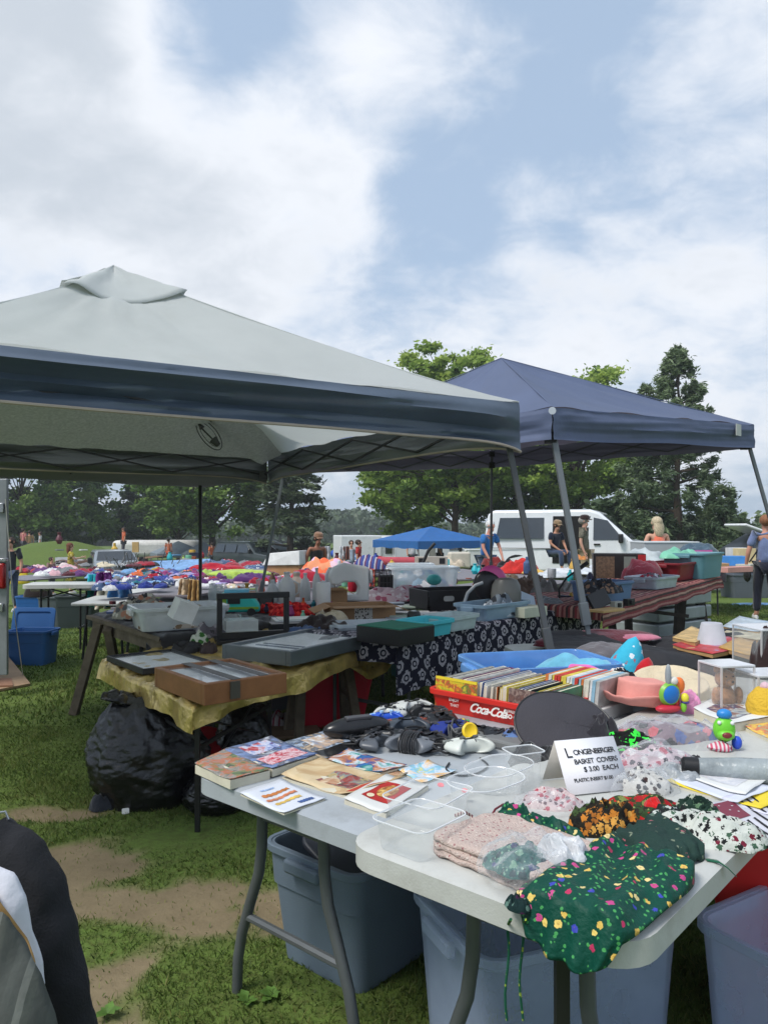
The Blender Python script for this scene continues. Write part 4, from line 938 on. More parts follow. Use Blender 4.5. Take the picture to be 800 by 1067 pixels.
mb = MB(); mb.prism(rrect(5.5, 2.2, .5), .5, 1.6); o = mb.build('travel_trailer', mat('trailer_shell', (212, 210, 206), rough=.5), bevel=.3, seg=4); o.location = stand(165, 50); o.rotation_euler = (0, 0, R(8)); tag(o, 'rounded white camping trailer left of the grey tent', 'trailer')
# small boat-like blue tarpaulin
mb = MB(); mb.add([Vector(p) for p in [(-1.3, -.4, .55), (1.2, -.45, .70), (1.25, .5, 1.05), (-1.2, .5, .95), (-1.2, -.3, .4), (1.15, -.35, .42), (1.1, .4, .42), (-1.1, .4, .42)]], [(0, 1, 2, 3), (4, 7, 6, 5), (0, 4, 5, 1), (1, 5, 6, 2), (2, 6, 7, 3), (3, 7, 4, 0)])
o = mb.build('blue_tarpaulin', cloth_m((120, 160, 205)), bevel=.05); o.location = stand(184, 30); tag(o, 'light blue tarpaulin spread over a low stall by the tent', 'tarpaulin')
# open tailgate far right
mb = MB(); mb.box((0, 0, 0), (1.15, .9, .07), ry=R(18)); o = mb.build('raised_tailgate', mat('tail_paint', (225, 226, 228), rough=.3), bevel=.03); 
r = thing('hatchback_car', 'car with its white tailgate raised behind the right far table', 'car', stand(797, 20), R(10)); o.parent = r; o.location = (-.35, 0, 1.42)
mb = MB(); mb.add([Vector(p) for p in [(-.9, -.8, .3), (2.4, -.8, .3), (2.4, -.8, 1.0), (-.1, -.7, 1.38), (-.9, -.7, .95), (-.9, .8, .3), (2.4, .8, .3), (2.4, .8, 1.0), (-.1, .7, 1.38), (-.9, .7, .95)]], [(0, 1, 2, 3, 4), (9, 8, 7, 6, 5), (0, 5, 6, 1), (1, 6, 7, 2), (2, 7, 8, 3), (3, 8, 9, 4), (4, 9, 5, 0)])
mb.build('body', mat('dark_car_paint', (50, 54, 60), rough=.3), r, bevel=.08)
for x in (-.3, 1.8):
    for s in (-1, 1):
        q = MB(); q.lathe([(.05, -.1), (.32, -.1), (.32, .1), (.05, .1)], 18, (x, s*.75, .32), m=Matrix.Rotation(R(90), 3, 'X')); q.build('wheel', m_rub, r)
# grey trailer edge at the left with a red lamp, plywood ramp
r = thing('trailer', 'grey metal trailer corner with a red tail lamp at the left edge', 'trailer', Vector((-3.36, 6.6, 0)), 0)
mb = MB(); mb.box((-1.05, .62, 1.02), (.94, 1.2, 1.66)); mb.build('box_body', mat('galvanised_panel', (128, 132, 134), rough=.45, metal=.4, var=.15, dirt=(100, 102, 102)), r, smooth=False, bevel=.012)
mb = MB(); mb.box((.03, -.018, 1.03), (.22, .034, 1.68)); mb.build('corner_post', mat('galvanised_post', (140, 144, 148), rough=.4, metal=.4, var=.12), r, smooth=False, bevel=.006)
mb = MB(); mb.box((.09, -.055, 1.04), (.10, .05, .22)); mb.build('tail_lamp', plast((150, 22, 26), rough=.2), r, bevel=.02, seg=3)
mb = MB(); mb.box((.09, -.05, 1.175), (.12, .05, .03)); mb.box((.09, -.045, .77), (.05, .03, .07)); mb.box((.09, -.045, 1.62), (.06, .03, .08)); mb.build('bracket', m_chrome, r, bevel=.004)
for s in (0, 1):
    q = MB(); q.lathe([(.05, -.1), (.32, -.11), (.36, -.06), (.36, .06), (.3, .11), (.05, .1)], 20, (-1.35 if s else -.95, .9, .36), m=Matrix.Rotation(R(90), 3, 'Y')); q.build('wheel', m_rub, r)
m_ply = mat('weathered_plywood', (166, 138, 108), rough=.8, var=.2, vscale=3, bump=.3, bscale=30)
mb = MB(); a = [plane(-30, 636, .25), plane(32, 712, .03), plane(0, 718, .03), plane(-120, 740, .03)]
zb_ = [Vector(p) for p in a]; mb.add(zb_+[p-Vector((0, 0, .02)) for p in zb_], [(3, 2, 1, 0), (4, 5, 6, 7), (0, 1, 5, 4), (1, 2, 6, 5), (2, 3, 7, 6), (3, 0, 4, 7)]); o = mb.build('plywood_ramp', m_ply, smooth=False); tag(o, 'large bare plywood sheet lying below the blue totes', 'plywood board')
mb = MB(); a = [plane(-90, 700, .10), plane(12, 705, .045), plane(14, 714, .045), plane(-90, 716, .07)]
mb.add(a+[p-Vector((0, 0, .018)) for p in a], [(3, 2, 1, 0), (4, 5, 6, 7), (0, 1, 5, 4), (1, 2, 6, 5), (2, 3, 7, 6), (3, 0, 4, 7)]); o = mb.build('small_board', mat('reddish_board', (150, 110, 85), rough=.8), smooth=False); tag(o, 'smaller reddish board on top of the plywood sheet', 'board')
mb = MB(); mb.tube([depth(6, 520, 6.5), depth(15, 636, 6.6), Vector(plane(24, 703, .05))], .004, 5); o = mb.build('guy_rope', mat('cord', (200, 200, 195), rough=.8)); tag(o, 'thin pale guy rope running down to the plywood sheet', 'rope')
# ------------------------------------------------------------------ tables, bins, boxes
m_tab = mat('white_table_plastic', (190, 191, 186), rough=.45, var=.06, vscale=7, bump=.10, bscale=220, dirt=(140, 136, 126))
m_tab2 = mat('grey_table_plastic', (164, 170, 175), rough=.45, var=.06, vscale=7, bump=.10, bscale=220, dirt=(118, 120, 118))
m_leg = mat('grey_tube_steel', (92, 96, 98), rough=.4, var=.12, metal=.3)
def folding_table(label, corner, ang, Lx, Wy, h, mtop=None, mleg=None, style='wish', inset=.28, group=None, ls=0):
    """corner = the near left corner; length runs along ang, width to its right"""
    u = Vector((math.cos(ang), math.sin(ang), 0)); v = Vector((u.y, -u.x, 0)); c = Vector((corner[0], corner[1], 0))+u*Lx/2+v*Wy/2; c.z = G(c.x, c.y)
    r = thing('folding_table', label, 'table', c, ang, group); mb = MB()
    th = .05; o = rrect(Lx, Wy, .085, 6); i_ = rrect(Lx-.03, Wy-.03, .072, 6)
    n = len(o); vs = [Vector((x, y, h-.006)) for x, y in o]+[Vector((x, y, h)) for x, y in i_]+[Vector((x, y, h-th)) for x, y in o]+[Vector((x, y, h-th)) for x, y in rrect(Lx-.05, Wy-.05, .06, 6)]+[Vector((x, y, h-.02)) for x, y in rrect(Lx-.06, Wy-.06, .06, 6)]
    fs = [tuple(range(n, 2*n))]+[(i, (i+1) % n, n+(i+1) % n, n+i) for i in range(n)]+[(2*n+i, 2*n+(i+1) % n, (i+1) % n, i) for i in range(n)]+[(3*n+i, 3*n+(i+1) % n, 2*n+(i+1) % n, 2*n+i) for i in range(n)]+[(4*n+i, 4*n+(i+1) % n, 3*n+(i+1) % n, 3*n+i) for i in range(n)]+[tuple(range(4*n, 5*n))[::-1]]
    mb.add(vs, fs); mb.build('tabletop', mtop or m_tab, r, ang=50)
    # moulded corner lugs under the ends
    mb = MB()
    for sx in (-1, 1): mb.box((sx*(Lx/2-.16), 0, h-.065), (.18, Wy*.55, .045))
    mb.build('end_lug', mtop or m_tab, r, bevel=.012, smooth=False)
    ml = mleg or m_leg
    for sx in (-1, 1):
        x = sx*(Lx/2-inset)
        for sy in (-1, 1):
            q = MB(); y = sy*(Wy/2-.10)
            if style == 'wish':
                q.tube([(x, ls+sy*w_, z_*h) for w_, z_ in ((.13, .93), (.132, .80), (.135, .66), (.15, .54), (.185, .42), (.23, .26), (.25, .14), (.255, 0))], .0165, 12)
            else: q.tube([(x, y, h-.05), (x, y, 0)], .013, 10)
            q.build('leg', ml, r)
        q = MB(); q.tube([(x, ls-.13, h*.78), (x, ls+.13, h*.78)], .011, 8); q.build('crossbar', ml, r)
        q = MB(); q.tube([(x, ls-.205, h*.34), (x, ls+.205, h*.34)], .013, 8); q.build('crossbar', ml, r)
        q = MB(); q.tube([(x-sx*.02, 0, h*.78), (x-sx*.42, 0, h-.06)], .009, 8); q.build('brace', ml, r)
    return r
def sawhorse(label, c, rz, w, h, m_, spread=.26, group='sawhorses holding up planks'):
    r = thing('sawhorse', label, 'sawhorse', (c[0], c[1], G(c[0], c[1])), rz, None); q = MB(); q.box((0, 0, h-.05), (w, .05, .10)); q.build('beam', m_, r, smooth=False, bevel=.004)
    for sx in (-1, 1):
        for sy in (-1, 1):
            q = MB(); a = Vector((sx*(w/2-.10), sy*.02, h-.02)); b = Vector((sx*(w/2-.04), sy*spread, .02)); d = (b-a).normalized(); q.tube([a, b], .042, sq=True); q.build('leg', m_, r, smooth=False, bevel=.004)
        q = MB(); q.tube([(sx*(w/2-.08), -spread*.55, h*.46), (sx*(w/2-.08), spread*.55, h*.46)], .022, sq=True); q.build('stretcher', m_, r, smooth=False)
    return r
def drape(name, label, cor, zt, over, m_, nu=60, nv=40, wave=.025, hem=.05, seed=0, cat='tablecloth', sagf=None, lift=.004, freq=22, wr=.004):
    """cloth over a four-cornered top (corners near-left, near-right, far-right, far-left) hanging by over=(near, right, far, left)"""
    c = [Vector((p[0], p[1], zt[i])) for i, p in enumerate(cor)]; Lw = ((c[1]-c[0]).length+(c[2]-c[3]).length)/2; Lh = ((c[3]-c[0]).length+(c[2]-c[1]).length)/2
    o0 = (c[0]+c[1]+c[2]+c[3])/4; o0.z = 0; mb = MB()
    def f(u, v):
        s = -over[3]+(Lw+over[1]+over[3])*u; t_ = -over[0]+(Lh+over[0]+over[2])*v
        es = max(0, -s, s-Lw); et = max(0, -t_, t_-Lh); cs = min(max(s/Lw, 0), 1); ct = min(max(t_/Lh, 0), 1)
        p = c[0].lerp(c[1], cs).lerp(c[3].lerp(c[2], cs), ct); p.z += lift
        e = max(es, et)
        q = Vector((s*1.3, t_*1.3, seed))
        if e > 0:
            k = 1+hem*4*noise.noise(Vector(((s+t_)*2.2, seed, 1)))+hem*1.5*noise.noise(Vector(((s+t_)*8, seed, 4)))
            out = Vector((0, 0, 0))
            if es: out += (c[1]-c[0]).normalized()*(1 if s > Lw else -1)*(1 if es >= et*.3 else .3)
            if et: out += (c[3]-c[0]).normalized()*(1 if t_ > Lh else -1)*(1 if et >= es*.3 else .3)
            if out.length: out.normalize()
            along = (t_ if es > et else s)
            w = .012+wave*(.6+.5*math.sin(along*freq+3*noise.noise(Vector((along*2, seed, 7)))))*min(1, e/.15)
            p += out*w*(1+.6*min(es, et)/max(.01, max(es, et))*2); p.z -= e*k
            p += out*.012*fbm(q*4, 3)
        else: p.z += wr*abs(fbm(q*3.2, 3))*1.6
        if sagf: p = sagf(p, s, t_, e)
        return p-o0
    mb.grid(f, nu, nv, uvf=lambda u, v: (-over[3]+(Lw+over[1]+over[3])*u, -over[0]+(Lh+over[0]+over[2])*v))
    o = mb.build(name, m_, None, ang=180); o.location = o0; tag(o, label, cat); return o
def tote(label, c, rz, w, d, h, col, taper=.88, lid=None, alpha=None, group=None, name='storage_tote', cat='storage bin', rim=.02, m_=None, fill=None, handles=True, ribs=True):
    """open tapered tub: c = centre of its base"""
    r = thing(name, label, cat, c, rz, group); m1 = m_ or (clear(col, alpha) if alpha else plast(col, 'tub_plastic', rough=.45))
    mb = MB(); rr = min(w, d)*.12
    prof = [(taper, 0), (taper+(1-taper)*.62, h*.62), (taper+(1-taper)*.64, h*.66), (.975, h*.665) if ribs else (taper+(1-taper)*.7, h*.7), (1.0, h*.97), (1.0, h)]
    inner = [(1.0-2*rim/w*.5, h), (taper-.01, .012)]
    def ringp(s, z): return [Vector((x*s, y*s, z)) for x, y in rrect(w, d, rr, 4)]
    rings = [ringp(*p) for p in prof]+[ringp(inner[0][0], h), ringp(inner[0][0]*.985, h-.01), ringp(inner[1][0], inner[1][1])]
    n = len(rings[0]); vs = [v for R_ in rings for v in R_]; k = len(rings)
    fs = [tuple(range(n))[::-1]]+[(i*n+j, i*n+(j+1) % n, (i+1)*n+(j+1) % n, (i+1)*n+j) for i in range(k-1) for j in range(n)]+[tuple((k-1)*n+j for j in range(n))]
    mb.add(vs, fs); mb.build('tub', m1, r, ang=40)
    mb = MB(); o = rrect(w+rim*1.6, d+rim*1.6, rr+rim, 4); i2 = rrect(w-.002, d-.002, rr, 4); n = len(o)
    vs = [Vector((x, y, h-.022)) for x, y in o]+[Vector((x, y, h+.004)) for x, y in o]+[Vector((x, y, h+.004)) for x, y in i2]+[Vector((x, y, h-.022)) for x, y in i2]
    mb.add(vs, [(a*n+j, a*n+(j+1) % n, ((a+1) % 4)*n+(j+1) % n, ((a+1) % 4)*n+j) for a in range(4) for j in range(n)]); mb.build('rim', m1, r, ang=40, bevel=.003)
    if handles:
        for s in (-1, 1):
            q = MB(); q.box((s*(w/2+rim*1.1), 0, h-.035), (.03, d*.38, .045)); q.build('handle', m1, r, bevel=.01)
    if lid: 
        q = MB(); 
        lo = rrect(w+.03, d+.03, rr, 4); li = rrect(w-.06, d-.06, rr*.7, 4); n = len(lo)
        vs = [Vector((x, y, 0)) for x, y in lo]+[Vector((x, y, .02)) for x, y in lo]+[Vector((x, y, .02)) for x, y in li]+[Vector((x, y, .006)) for x, y in rrect(w-.08, d-.08, rr*.6, 4)]
        q.add(vs, [tuple(range(n))[::-1]]+[(a*n+j, a*n+(j+1) % n, (a+1)*n+(j+1) % n, (a+1)*n+j) for a in range(3) for j in range(n)]+[tuple(3*n+j for j in range(n))])
        lo_, lr = lid; o = q.build('lid', m1, r, ang=40, bevel=.003); o.location = lo_; o.rotation_euler = lr
    return r
def carton(label, c, rz, w, d, h, col=(165, 128, 92), flaps=True, m_=None, name='cardboard_box', tape=None):
    r = thing(name, label, 'box', c, rz); m1 = m_ or mat('cardboard', col, rough=.85, var=.1, vscale=5, bump=.2); mb = MB(); t = .006
    for (cx, cy, a, b) in ((0, -d/2, w, t), (0, d/2, w, t), (-w/2, 0, t, d), (w/2, 0, t, d)): mb.box((cx, cy, h/2), (a, b, h))
    mb.box((0, 0, .004), (w, d, .008)); mb.build('box_walls', m1, r, smooth=False)
    if flaps:
        for i, (cx, cy, a, ang, ax) in enumerate(((0, -d/2, w, -1, 'y'), (0, d/2, w, 1, 'y'), (-w/2, 0, d, -1, 'x'), (w/2, 0, d, 1, 'x'))):
            q = MB(); l = min(w, d)*.42; tl = R(random.uniform(-35, 20))
            if ax == 'y': q.box((0, ang*l/2, 0), (a-.01, l, .005)); 
            else: q.box((ang*l/2, 0, 0), (l, a-.01, .005))
            o = q.build('flap', m1, r, smooth=False); o.location = (cx, cy, h); o.rotation_euler = (tl*ang, 0, 0) if ax == 'y' else (0, -tl*ang, 0)
    if tape: q = MB(); q.box((0, -d/2-.004, h/2), (w*.28, .003, h)); q.build('speckled_band', tape, r, smooth=False)
    return r
def slab(name, label, cat, c, rz, d, m_, bevel=.004, rx=0, ry=0, parts=()):
    if not parts:
        q = MB(); q.box((0, 0, d[2]/2), d); o = q.build(name, m_, None, smooth=False, bevel=bevel); place(o, c, rz, rx, ry); tag(o, label, cat); return o
    r = thing(name, label, cat, c, rz, None, rx, ry); q = MB(); q.box((0, 0, d[2]/2), d); q.build('body', m_, r, smooth=False, bevel=bevel)
    for (nm, pc, pd, pm) in parts: q = MB(); q.box(pc, pd); q.build(nm, pm, r, smooth=False, bevel=min(pd)*.2)
    return r
def garment(label, c, rz, d, m_, seed=0, cat='garment', name='garment', n=30, amp=.35, freq=2.2, group=None, rx=0, sub=0):
    mb = MB()
    if amp >= .25: mb.crumple((d[0]*1.1, d[1]*1.1, d[2]*1.5), n+6, seed, freq=freq+.6)
    else: mb.blob((0, 0, 0), (d[0], d[1], d[2]), n, seed, amp, freq, oct=4)
    o = mb.build(name, m_, None, ang=180, sub=sub); place(o, c, rz, rx); tag(o, label, cat, group); return o
# ------------------------------------------------------------------ gold-cloth table, display cases
Nn = plane(202, 737, .62); Ll = plane(106, 691, .62); Rr2 = plane(405, 669, .64); Ff = plane(262, 655, .66)
m_gold = mat('gold_crushed_cloth', (222, 188, 110), rough=.28, var=.3, vscale=9, bump=1.0, bscale=18, spec=.9, metal=.55)
r = thing('low_trestle_table', 'low board table on black steel legs under the gold cloth', 'table', (Nn.x, Nn.y, 0)); o0 = Vector((Nn.x, Nn.y, 0))
mb = MB(); P4 = [Nn, Rr2, Ff, Ll]; mb.add([p-o0-Vector((0, 0, .006)) for p in P4]+[p-o0-Vector((0, 0, .03)) for p in P4], [(0, 1, 2, 3), (7, 6, 5, 4), (0, 4, 5, 1), (1, 5, 6, 2), (2, 6, 7, 3), (3, 7, 4, 0)]); mb.build('board', mat('raw_board', (176, 146, 108), rough=.8, bump=.2), r, smooth=False)
lg = [plane(206, 868, 0), plane(281, 805, 0), plane(128, 800, 0), plane(222, 760, 0)]
for p in lg:
    tq = Vector((p.x, p.y, .60))
    q = MB(); q.tube([tq-o0, p-o0], .016, sq=True); q.build('leg', m_blk, r, smooth=False)
for a, b, z in ((0, 1, .40), (0, 1, .52), (0, 2, .45), (2, 3, .35), (1, 3, .4)):
    q = MB(); q.tube([Vector((lg[a].x, lg[a].y, z))-o0, Vector((lg[b].x, lg[b].y, z))-o0], .012, sq=True); q.build('rail', m_blk, r, smooth=False)
q = MB(); q.tube([Vector((lg[0].x, lg[0].y, .22))-o0, Vector((lg[1].x, lg[1].y, .55))-o0], .006, 6); q.tube([Vector((lg[1].x, lg[1].y, .22))-o0, Vector((lg[0].x, lg[0].y, .55))-o0], .006, 6); q.build('brace', m_blk, r)
def goldsag(p, s, t_, e):
    return p
drape('gold_cloth', 'shiny crumpled gold cloth hanging unevenly over the low table', [Nn, Rr2, Ff, Ll], [.62, .64, .66, .62], (.095, .03, .0, .11), m_gold, nu=150, nv=90, wave=.03, hem=.10, seed=4, freq=17, wr=.028)
# an extra loose swag of the gold cloth in front of the grey case
mb = MB(); a0 = plane(262, 690, .66); b0 = plane(405, 663, .70)
def swag(u, v):
    p = Vector(a0).lerp(Vector(b0), u); z = p.z+.02*math.sin(PI*u)-.01; hang = .10+.15*math.exp(-((u-.80)/.16)**2)+.05*math.exp(-((u-.12)/.12)**2)
    n_ = Vector((.80, -.6, 0)); w = .02+.05*v**.7+.022*fbm(Vector((u*6, v*2.5, 3)), 4)+.014*math.sin(u*26+v*3)*v
    return p+n_*w+Vector((0, 0, -hang*v+.012*fbm(Vector((u*8, v*3, 9)), 3)+.02*(1-v)*math.sin(u*9)))-o0
mb.grid(swag, 90, 24); o = mb.build('gold_cloth', m_gold, None, ang=180, solid=.003); o.location = o0; tag(o, 'loose end of gold cloth bunched below the long grey display case', 'tablecloth')

def display_case(label, cs, z, h, m_f, fw=.04, sq=0, back=(226, 228, 230), lidtilt=0, strap=False, name='display_case', items=True):
    """cs: three pixel corners of the top rim (left, near, right)"""
    a, b, c = [plane(px, py, z+h) for px, py in cs]; ux = (c-b); uy = (a-b)
    if sq: ux = Vector((uy.y, -uy.x, 0)).normalized()*sq
    Lx, Ly = ux.length, uy.length; ang = math.atan2(ux.y, ux.x)
    # square the frame up
    ctr_ = b+ux/2+Vector((-ux.y, ux.x, 0)).normalized()*Ly/2
    r = thing(name, label, 'display case', (ctr_.x, ctr_.y, z), ang)
    q = MB()
    for (cx, cy, w_, d_) in ((0, -Ly/2+fw/2, Lx, fw), (0, Ly/2-fw/2, Lx, fw), (-Lx/2+fw/2, 0, fw, Ly-2*fw), (Lx/2-fw/2, 0, fw, Ly-2*fw)): q.box((cx, cy, h/2), (w_, d_, h))
    q.build('frame', m_f, r, smooth=False, bevel=.004)
    q = MB(); q.box((0, 0, h-.024), (Lx-2*fw, Ly-2*fw, .008)); q.build('backing', mat('white_backing', back, rough=.6), r, smooth=False)
    q = MB(); q.box((0, 0, h-.012), (Lx-2*fw, Ly-2*fw, .003)); q.build('glass', clear((235, 240, 244), .07, 'case_glass', .04), r, smooth=False)
    if strap:
        for x in (-Lx*.12, Lx*.22): q = MB(); q.box((x, 0, h+.002), (.045, Ly*.98, .003)); q.build('strap', mat('grey_webbing', (110, 108, 108), rough=.8), r, smooth=False)
        q = MB(); q.box((-Lx*.15, -Ly/2-.004, h*.55), (.05, .008, h*.8)); q.build('latch', mat('dull_metal', (110, 105, 98), rough=.4, metal=.6), r, smooth=False)
    if items:
        q = MB(); q.blob((Lx*.12, -Ly*.1, h-.02), (.22, .10, .012), 14, seed=3, amp=.3); q.build('contents', mat('grey_contents', (120, 124, 126), rough=.5), r)
        q = MB(); q.box((-Lx*.32, .0, h-.018), (.03, Ly*.6, .004)); q.box((-Lx*.26, .0, h-.018), (.02, Ly*.6, .004)); q.build('contents', mat('blue_grey_contents', (78, 92, 112), rough=.5), r)
    return r
display_case('long grey metal display case with glass top on the gold cloth', ((247, 669), (303, 679), (407, 656)), .665, .085, mat('grey_case_frame', (104, 112, 116), rough=.4, metal=.4), fw=.035)
display_case('shallow wooden case with grey straps across its glass lid', ((161, 695), (213, 713), (276, 690)), .64, .10, mat('oak_frame', (150, 100, 62), rough=.45, var=.25, vscale=8), fw=.03, strap=True, items=False, sq=.44)
display_case('flat black-edged white case beside the wooden one', ((111, 683), (149, 697), (206, 684)), .64, .035, mat('black_frame', (34, 34, 36), rough=.5), fw=.012, items=False, name='flat_case', sq=.42)
# tall black stand frame with shelf
r = thing('display_stand', 'black open display frame standing behind the grey case', 'stand', plane(262, 668, .66), R(20))
for nm, c, d in (('base', (0, .05, .015), (.50, .34, .03)), ('post', (-.23, -.08, .17), (.035, .035, .28)), ('post', (.23, -.08, .17), (.035, .035, .28)), ('top_rail', (0, -.08, .325), (.50, .04, .04)), ('low_rail', (0, -.08, .055), (.43, .035, .05))):
    q = MB(); q.box(c, d); q.build(nm, m_blk, r, smooth=False, bevel=.004)
q = MB(); q.box((-.02, .05, .08), (.22, .16, .08)); o = q.build('clear_box', clear((220, 226, 226), .4), None, bevel=.004); place(o, plane(255, 664, .70), R(20)); tag(o, 'small clear lidded box framed by the black stand', 'box')
garment('black eyeglass case and dark pouch behind the wooden case', plane(196, 680, .64), R(20), (.22, .10, .07), mat('black_leather', (26, 24, 26), rough=.5), 5, cat='pouch', name='dark_pouch')
garment('small dark leather pouch with a red edge on the gold cloth', plane(218, 681, .64), R(60), (.12, .10, .07), mat('brown_leather', (50, 30, 26), rough=.5), 6, cat='pouch', name='dark_pouch')
garment('small green and white trinket by the foot of the black pole', plane(208, 671, .66), R(10), (.12, .08, .07), patterned('green_white_trinket', (200, 205, 190), [(60, 110, 50)], scale=18, size=.4), 7, cat='trinket', name='trinket', amp=.5)

# ------------------------------------------------------------------ under and around it
def bag_black(label, c, rz, d, seed, sq=1):
    r = thing('garbage_bag', label, 'garbage bag', c, rz); mb = MB(); vs = []
    m_ = mat('black_bag_plastic', (15, 15, 17), rough=.30, var=.2, spec=.6, bump=.7, bscale=28); n = 90; k = 60
    def f(u, v):
        a = 2*PI*u; z = v; rad = (.34+.66*math.sin(PI*min(1, (v*.86+.13)))**.62)*(1-.30*v)
        w = 1+.10*fbm(Vector((math.cos(a)*1.6, math.sin(a)*1.6, v*2.2+seed)), 3)
        cr = .03*(1-2*abs(noise.noise(Vector((math.cos(a)*4, math.sin(a)*4, v*26+seed+2*math.sin(a*2))))))+.05*(1-2*abs(noise.noise(Vector((math.cos(a)*3+2*v, math.sin(a)*3, v*7+seed+1.5*math.cos(a))))))+.025*(1-2*abs(noise.noise(Vector((math.cos(a)*11, math.sin(a)*11, v*9+seed)))))
        if v > .93: rad *= 1-(v-.93)*6; 
        x, y = math.cos(a)*d[0]/2*rad*(w+cr), math.sin(a)*d[1]/2*rad*(w+cr)
        return (x-.10*v*d[0]*sq, y, max(.0, (z**.9)*d[2]*(1+.06*noise.noise(Vector((x*3, y*3, seed))))))
    mb.grid(f, n, k); mb.build('bag', m_, r, ang=180)
    mb = MB(); mb.grid(lambda u, v: ((-.10-.22*v)*d[0]*sq+.12*d[0]*math.cos(2*PI*u)*(1-.4*v), .14*d[1]*math.sin(2*PI*u)*(1+.6*v)*(1+.3*noise.noise(Vector((u*6, v*3, seed)))), d[2]*(.90+.10*v+.05*noise.noise(Vector((u*8, v*4, seed+2))))), 30, 12); mb.build('gathered_neck', m_, r, ang=180, solid=.002)
    return r
bag_black('big black garbage bag slumped left of the black table legs', plane(146, 846, 0)+Vector((0, .20, 0)), R(10), (.66, .52, .56), 3)
bag_black('second black garbage bag lying behind the near table corner', plane(222, 852, 0)+Vector((0, .16, 0)), R(60), (.42, .36, .20), 8, .3)
bag_black('dark bag sagging under the gold table behind the two front bags', plane(245, 822, 0)+Vector((0, .25, 0)), R(100), (.44, .36, .42), 12, .2)
garment('small dark crumpled cloth on the grass at the foot of the big bag', plane(111, 842, 0), R(20), (.16, .09, .08), cloth_m((38, 42, 50)), 4, cat='rag', name='rag')
q = MB(); q.prism(rrect(.035, .028, .006), 0, .03); o = q.build('white_tag', mat('white_label', (222, 222, 218), rough=.5)); place(o, plane(133, 845, 0)+Vector((0, -.03, .01)), R(20), R(70)); tag(o, 'tiny white tag at the foot of the big black bag', 'tag')
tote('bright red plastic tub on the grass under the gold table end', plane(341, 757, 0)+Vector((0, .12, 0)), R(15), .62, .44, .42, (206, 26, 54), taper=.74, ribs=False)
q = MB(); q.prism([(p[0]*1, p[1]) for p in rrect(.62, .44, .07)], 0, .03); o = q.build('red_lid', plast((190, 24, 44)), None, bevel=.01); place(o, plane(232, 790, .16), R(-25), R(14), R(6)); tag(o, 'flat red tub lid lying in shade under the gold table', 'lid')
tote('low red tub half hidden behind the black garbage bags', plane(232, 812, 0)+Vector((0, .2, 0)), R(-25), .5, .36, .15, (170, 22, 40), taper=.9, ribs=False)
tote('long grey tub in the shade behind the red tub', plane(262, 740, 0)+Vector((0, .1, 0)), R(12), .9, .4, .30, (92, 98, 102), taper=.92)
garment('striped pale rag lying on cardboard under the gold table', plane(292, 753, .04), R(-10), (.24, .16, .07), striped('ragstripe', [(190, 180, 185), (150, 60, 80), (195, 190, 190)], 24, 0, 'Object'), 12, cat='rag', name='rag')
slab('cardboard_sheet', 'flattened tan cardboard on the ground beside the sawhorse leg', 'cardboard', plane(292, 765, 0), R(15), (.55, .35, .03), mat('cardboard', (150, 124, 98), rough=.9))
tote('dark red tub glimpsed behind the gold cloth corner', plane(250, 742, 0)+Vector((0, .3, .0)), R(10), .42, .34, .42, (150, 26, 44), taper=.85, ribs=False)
m_sawwood = mat('weathered_wood', (112, 100, 84), rough=.9, var=.3, vscale=7, bump=.5, bscale=30)
sawhorse('weathered sawhorse whose splayed legs straddle the red tub', (plane(335, 772, 0)+Vector((0, .12, 0))), R(20), .5, .64, m_sawwood, .16)
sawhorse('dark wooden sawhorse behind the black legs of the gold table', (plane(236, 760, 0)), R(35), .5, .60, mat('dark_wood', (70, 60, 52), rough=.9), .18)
# teal tub and plank right of gold table
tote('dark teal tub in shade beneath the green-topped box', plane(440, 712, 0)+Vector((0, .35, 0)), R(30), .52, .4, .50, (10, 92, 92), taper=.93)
mb = MB(); mb.tube([plane(392, 668, .70), plane(402, 700, .22)], .022, sq=True); o = mb.build('prop_stick', m_sawwood, smooth=False); tag(o, 'thin wooden prop leaning under the end of the grey case', 'wooden prop')

# ------------------------------------------------------------------ sawhorse table with black cloth
m_bk = mat('black_cloth', (26, 25, 30), rough=.85, var=.25, vscale=6, bump=.5, bscale=14, sheen=.3)
a = plane(90, 641, .72); b = plane(166, 664, .72); u7 = Vector((.62, .78, 0)); r = thing('plank_table', 'weathered plank top carrying the black cloth and clear bin', 'table', (b.x, b.y, 0)); o0 = Vector((b.x, b.y, 0))
mb = MB(); P4 = [b, b+u7*1.5, a+u7*1.5, a]; mb.add([p-o0 for p in P4]+[p-o0-Vector((0, 0, .03)) for p in P4], [(0, 1, 2, 3), (7, 6, 5, 4), (0, 4, 5, 1), (1, 5, 6, 2), (2, 6, 7, 3), (3, 7, 4, 0)]); mb.build('board', m_sawwood, r, smooth=False)
sv = (a-b).normalized(); mb = MB(); mb.add([p-o0 for p in (b+u7*.06-Vector((0, 0, .032)), a+u7*.06-Vector((0, 0, .032)), a+u7*.06-Vector((0, 0, .13)), b+u7*.06-Vector((0, 0, .13)))]+[p-o0 for p in (b+u7*.10-Vector((0, 0, .032)), a+u7*.10-Vector((0, 0, .032)), a+u7*.10-Vector((0, 0, .13)), b+u7*.10-Vector((0, 0, .13)))], [(0, 1, 2, 3), (7, 6, 5, 4), (0, 4, 5, 1), (1, 5, 6, 2), (2, 6, 7, 3), (3, 7, 4, 0)]); mb.build('apron', m_sawwood, r, smooth=False)
def stickleg(p0, p1, w=.045): q = MB(); q.tube([Vector(p0)-o0, Vector(p1)-o0], w, sq=True); q.build('leg', m_sawwood, r, smooth=False, bevel=.004)
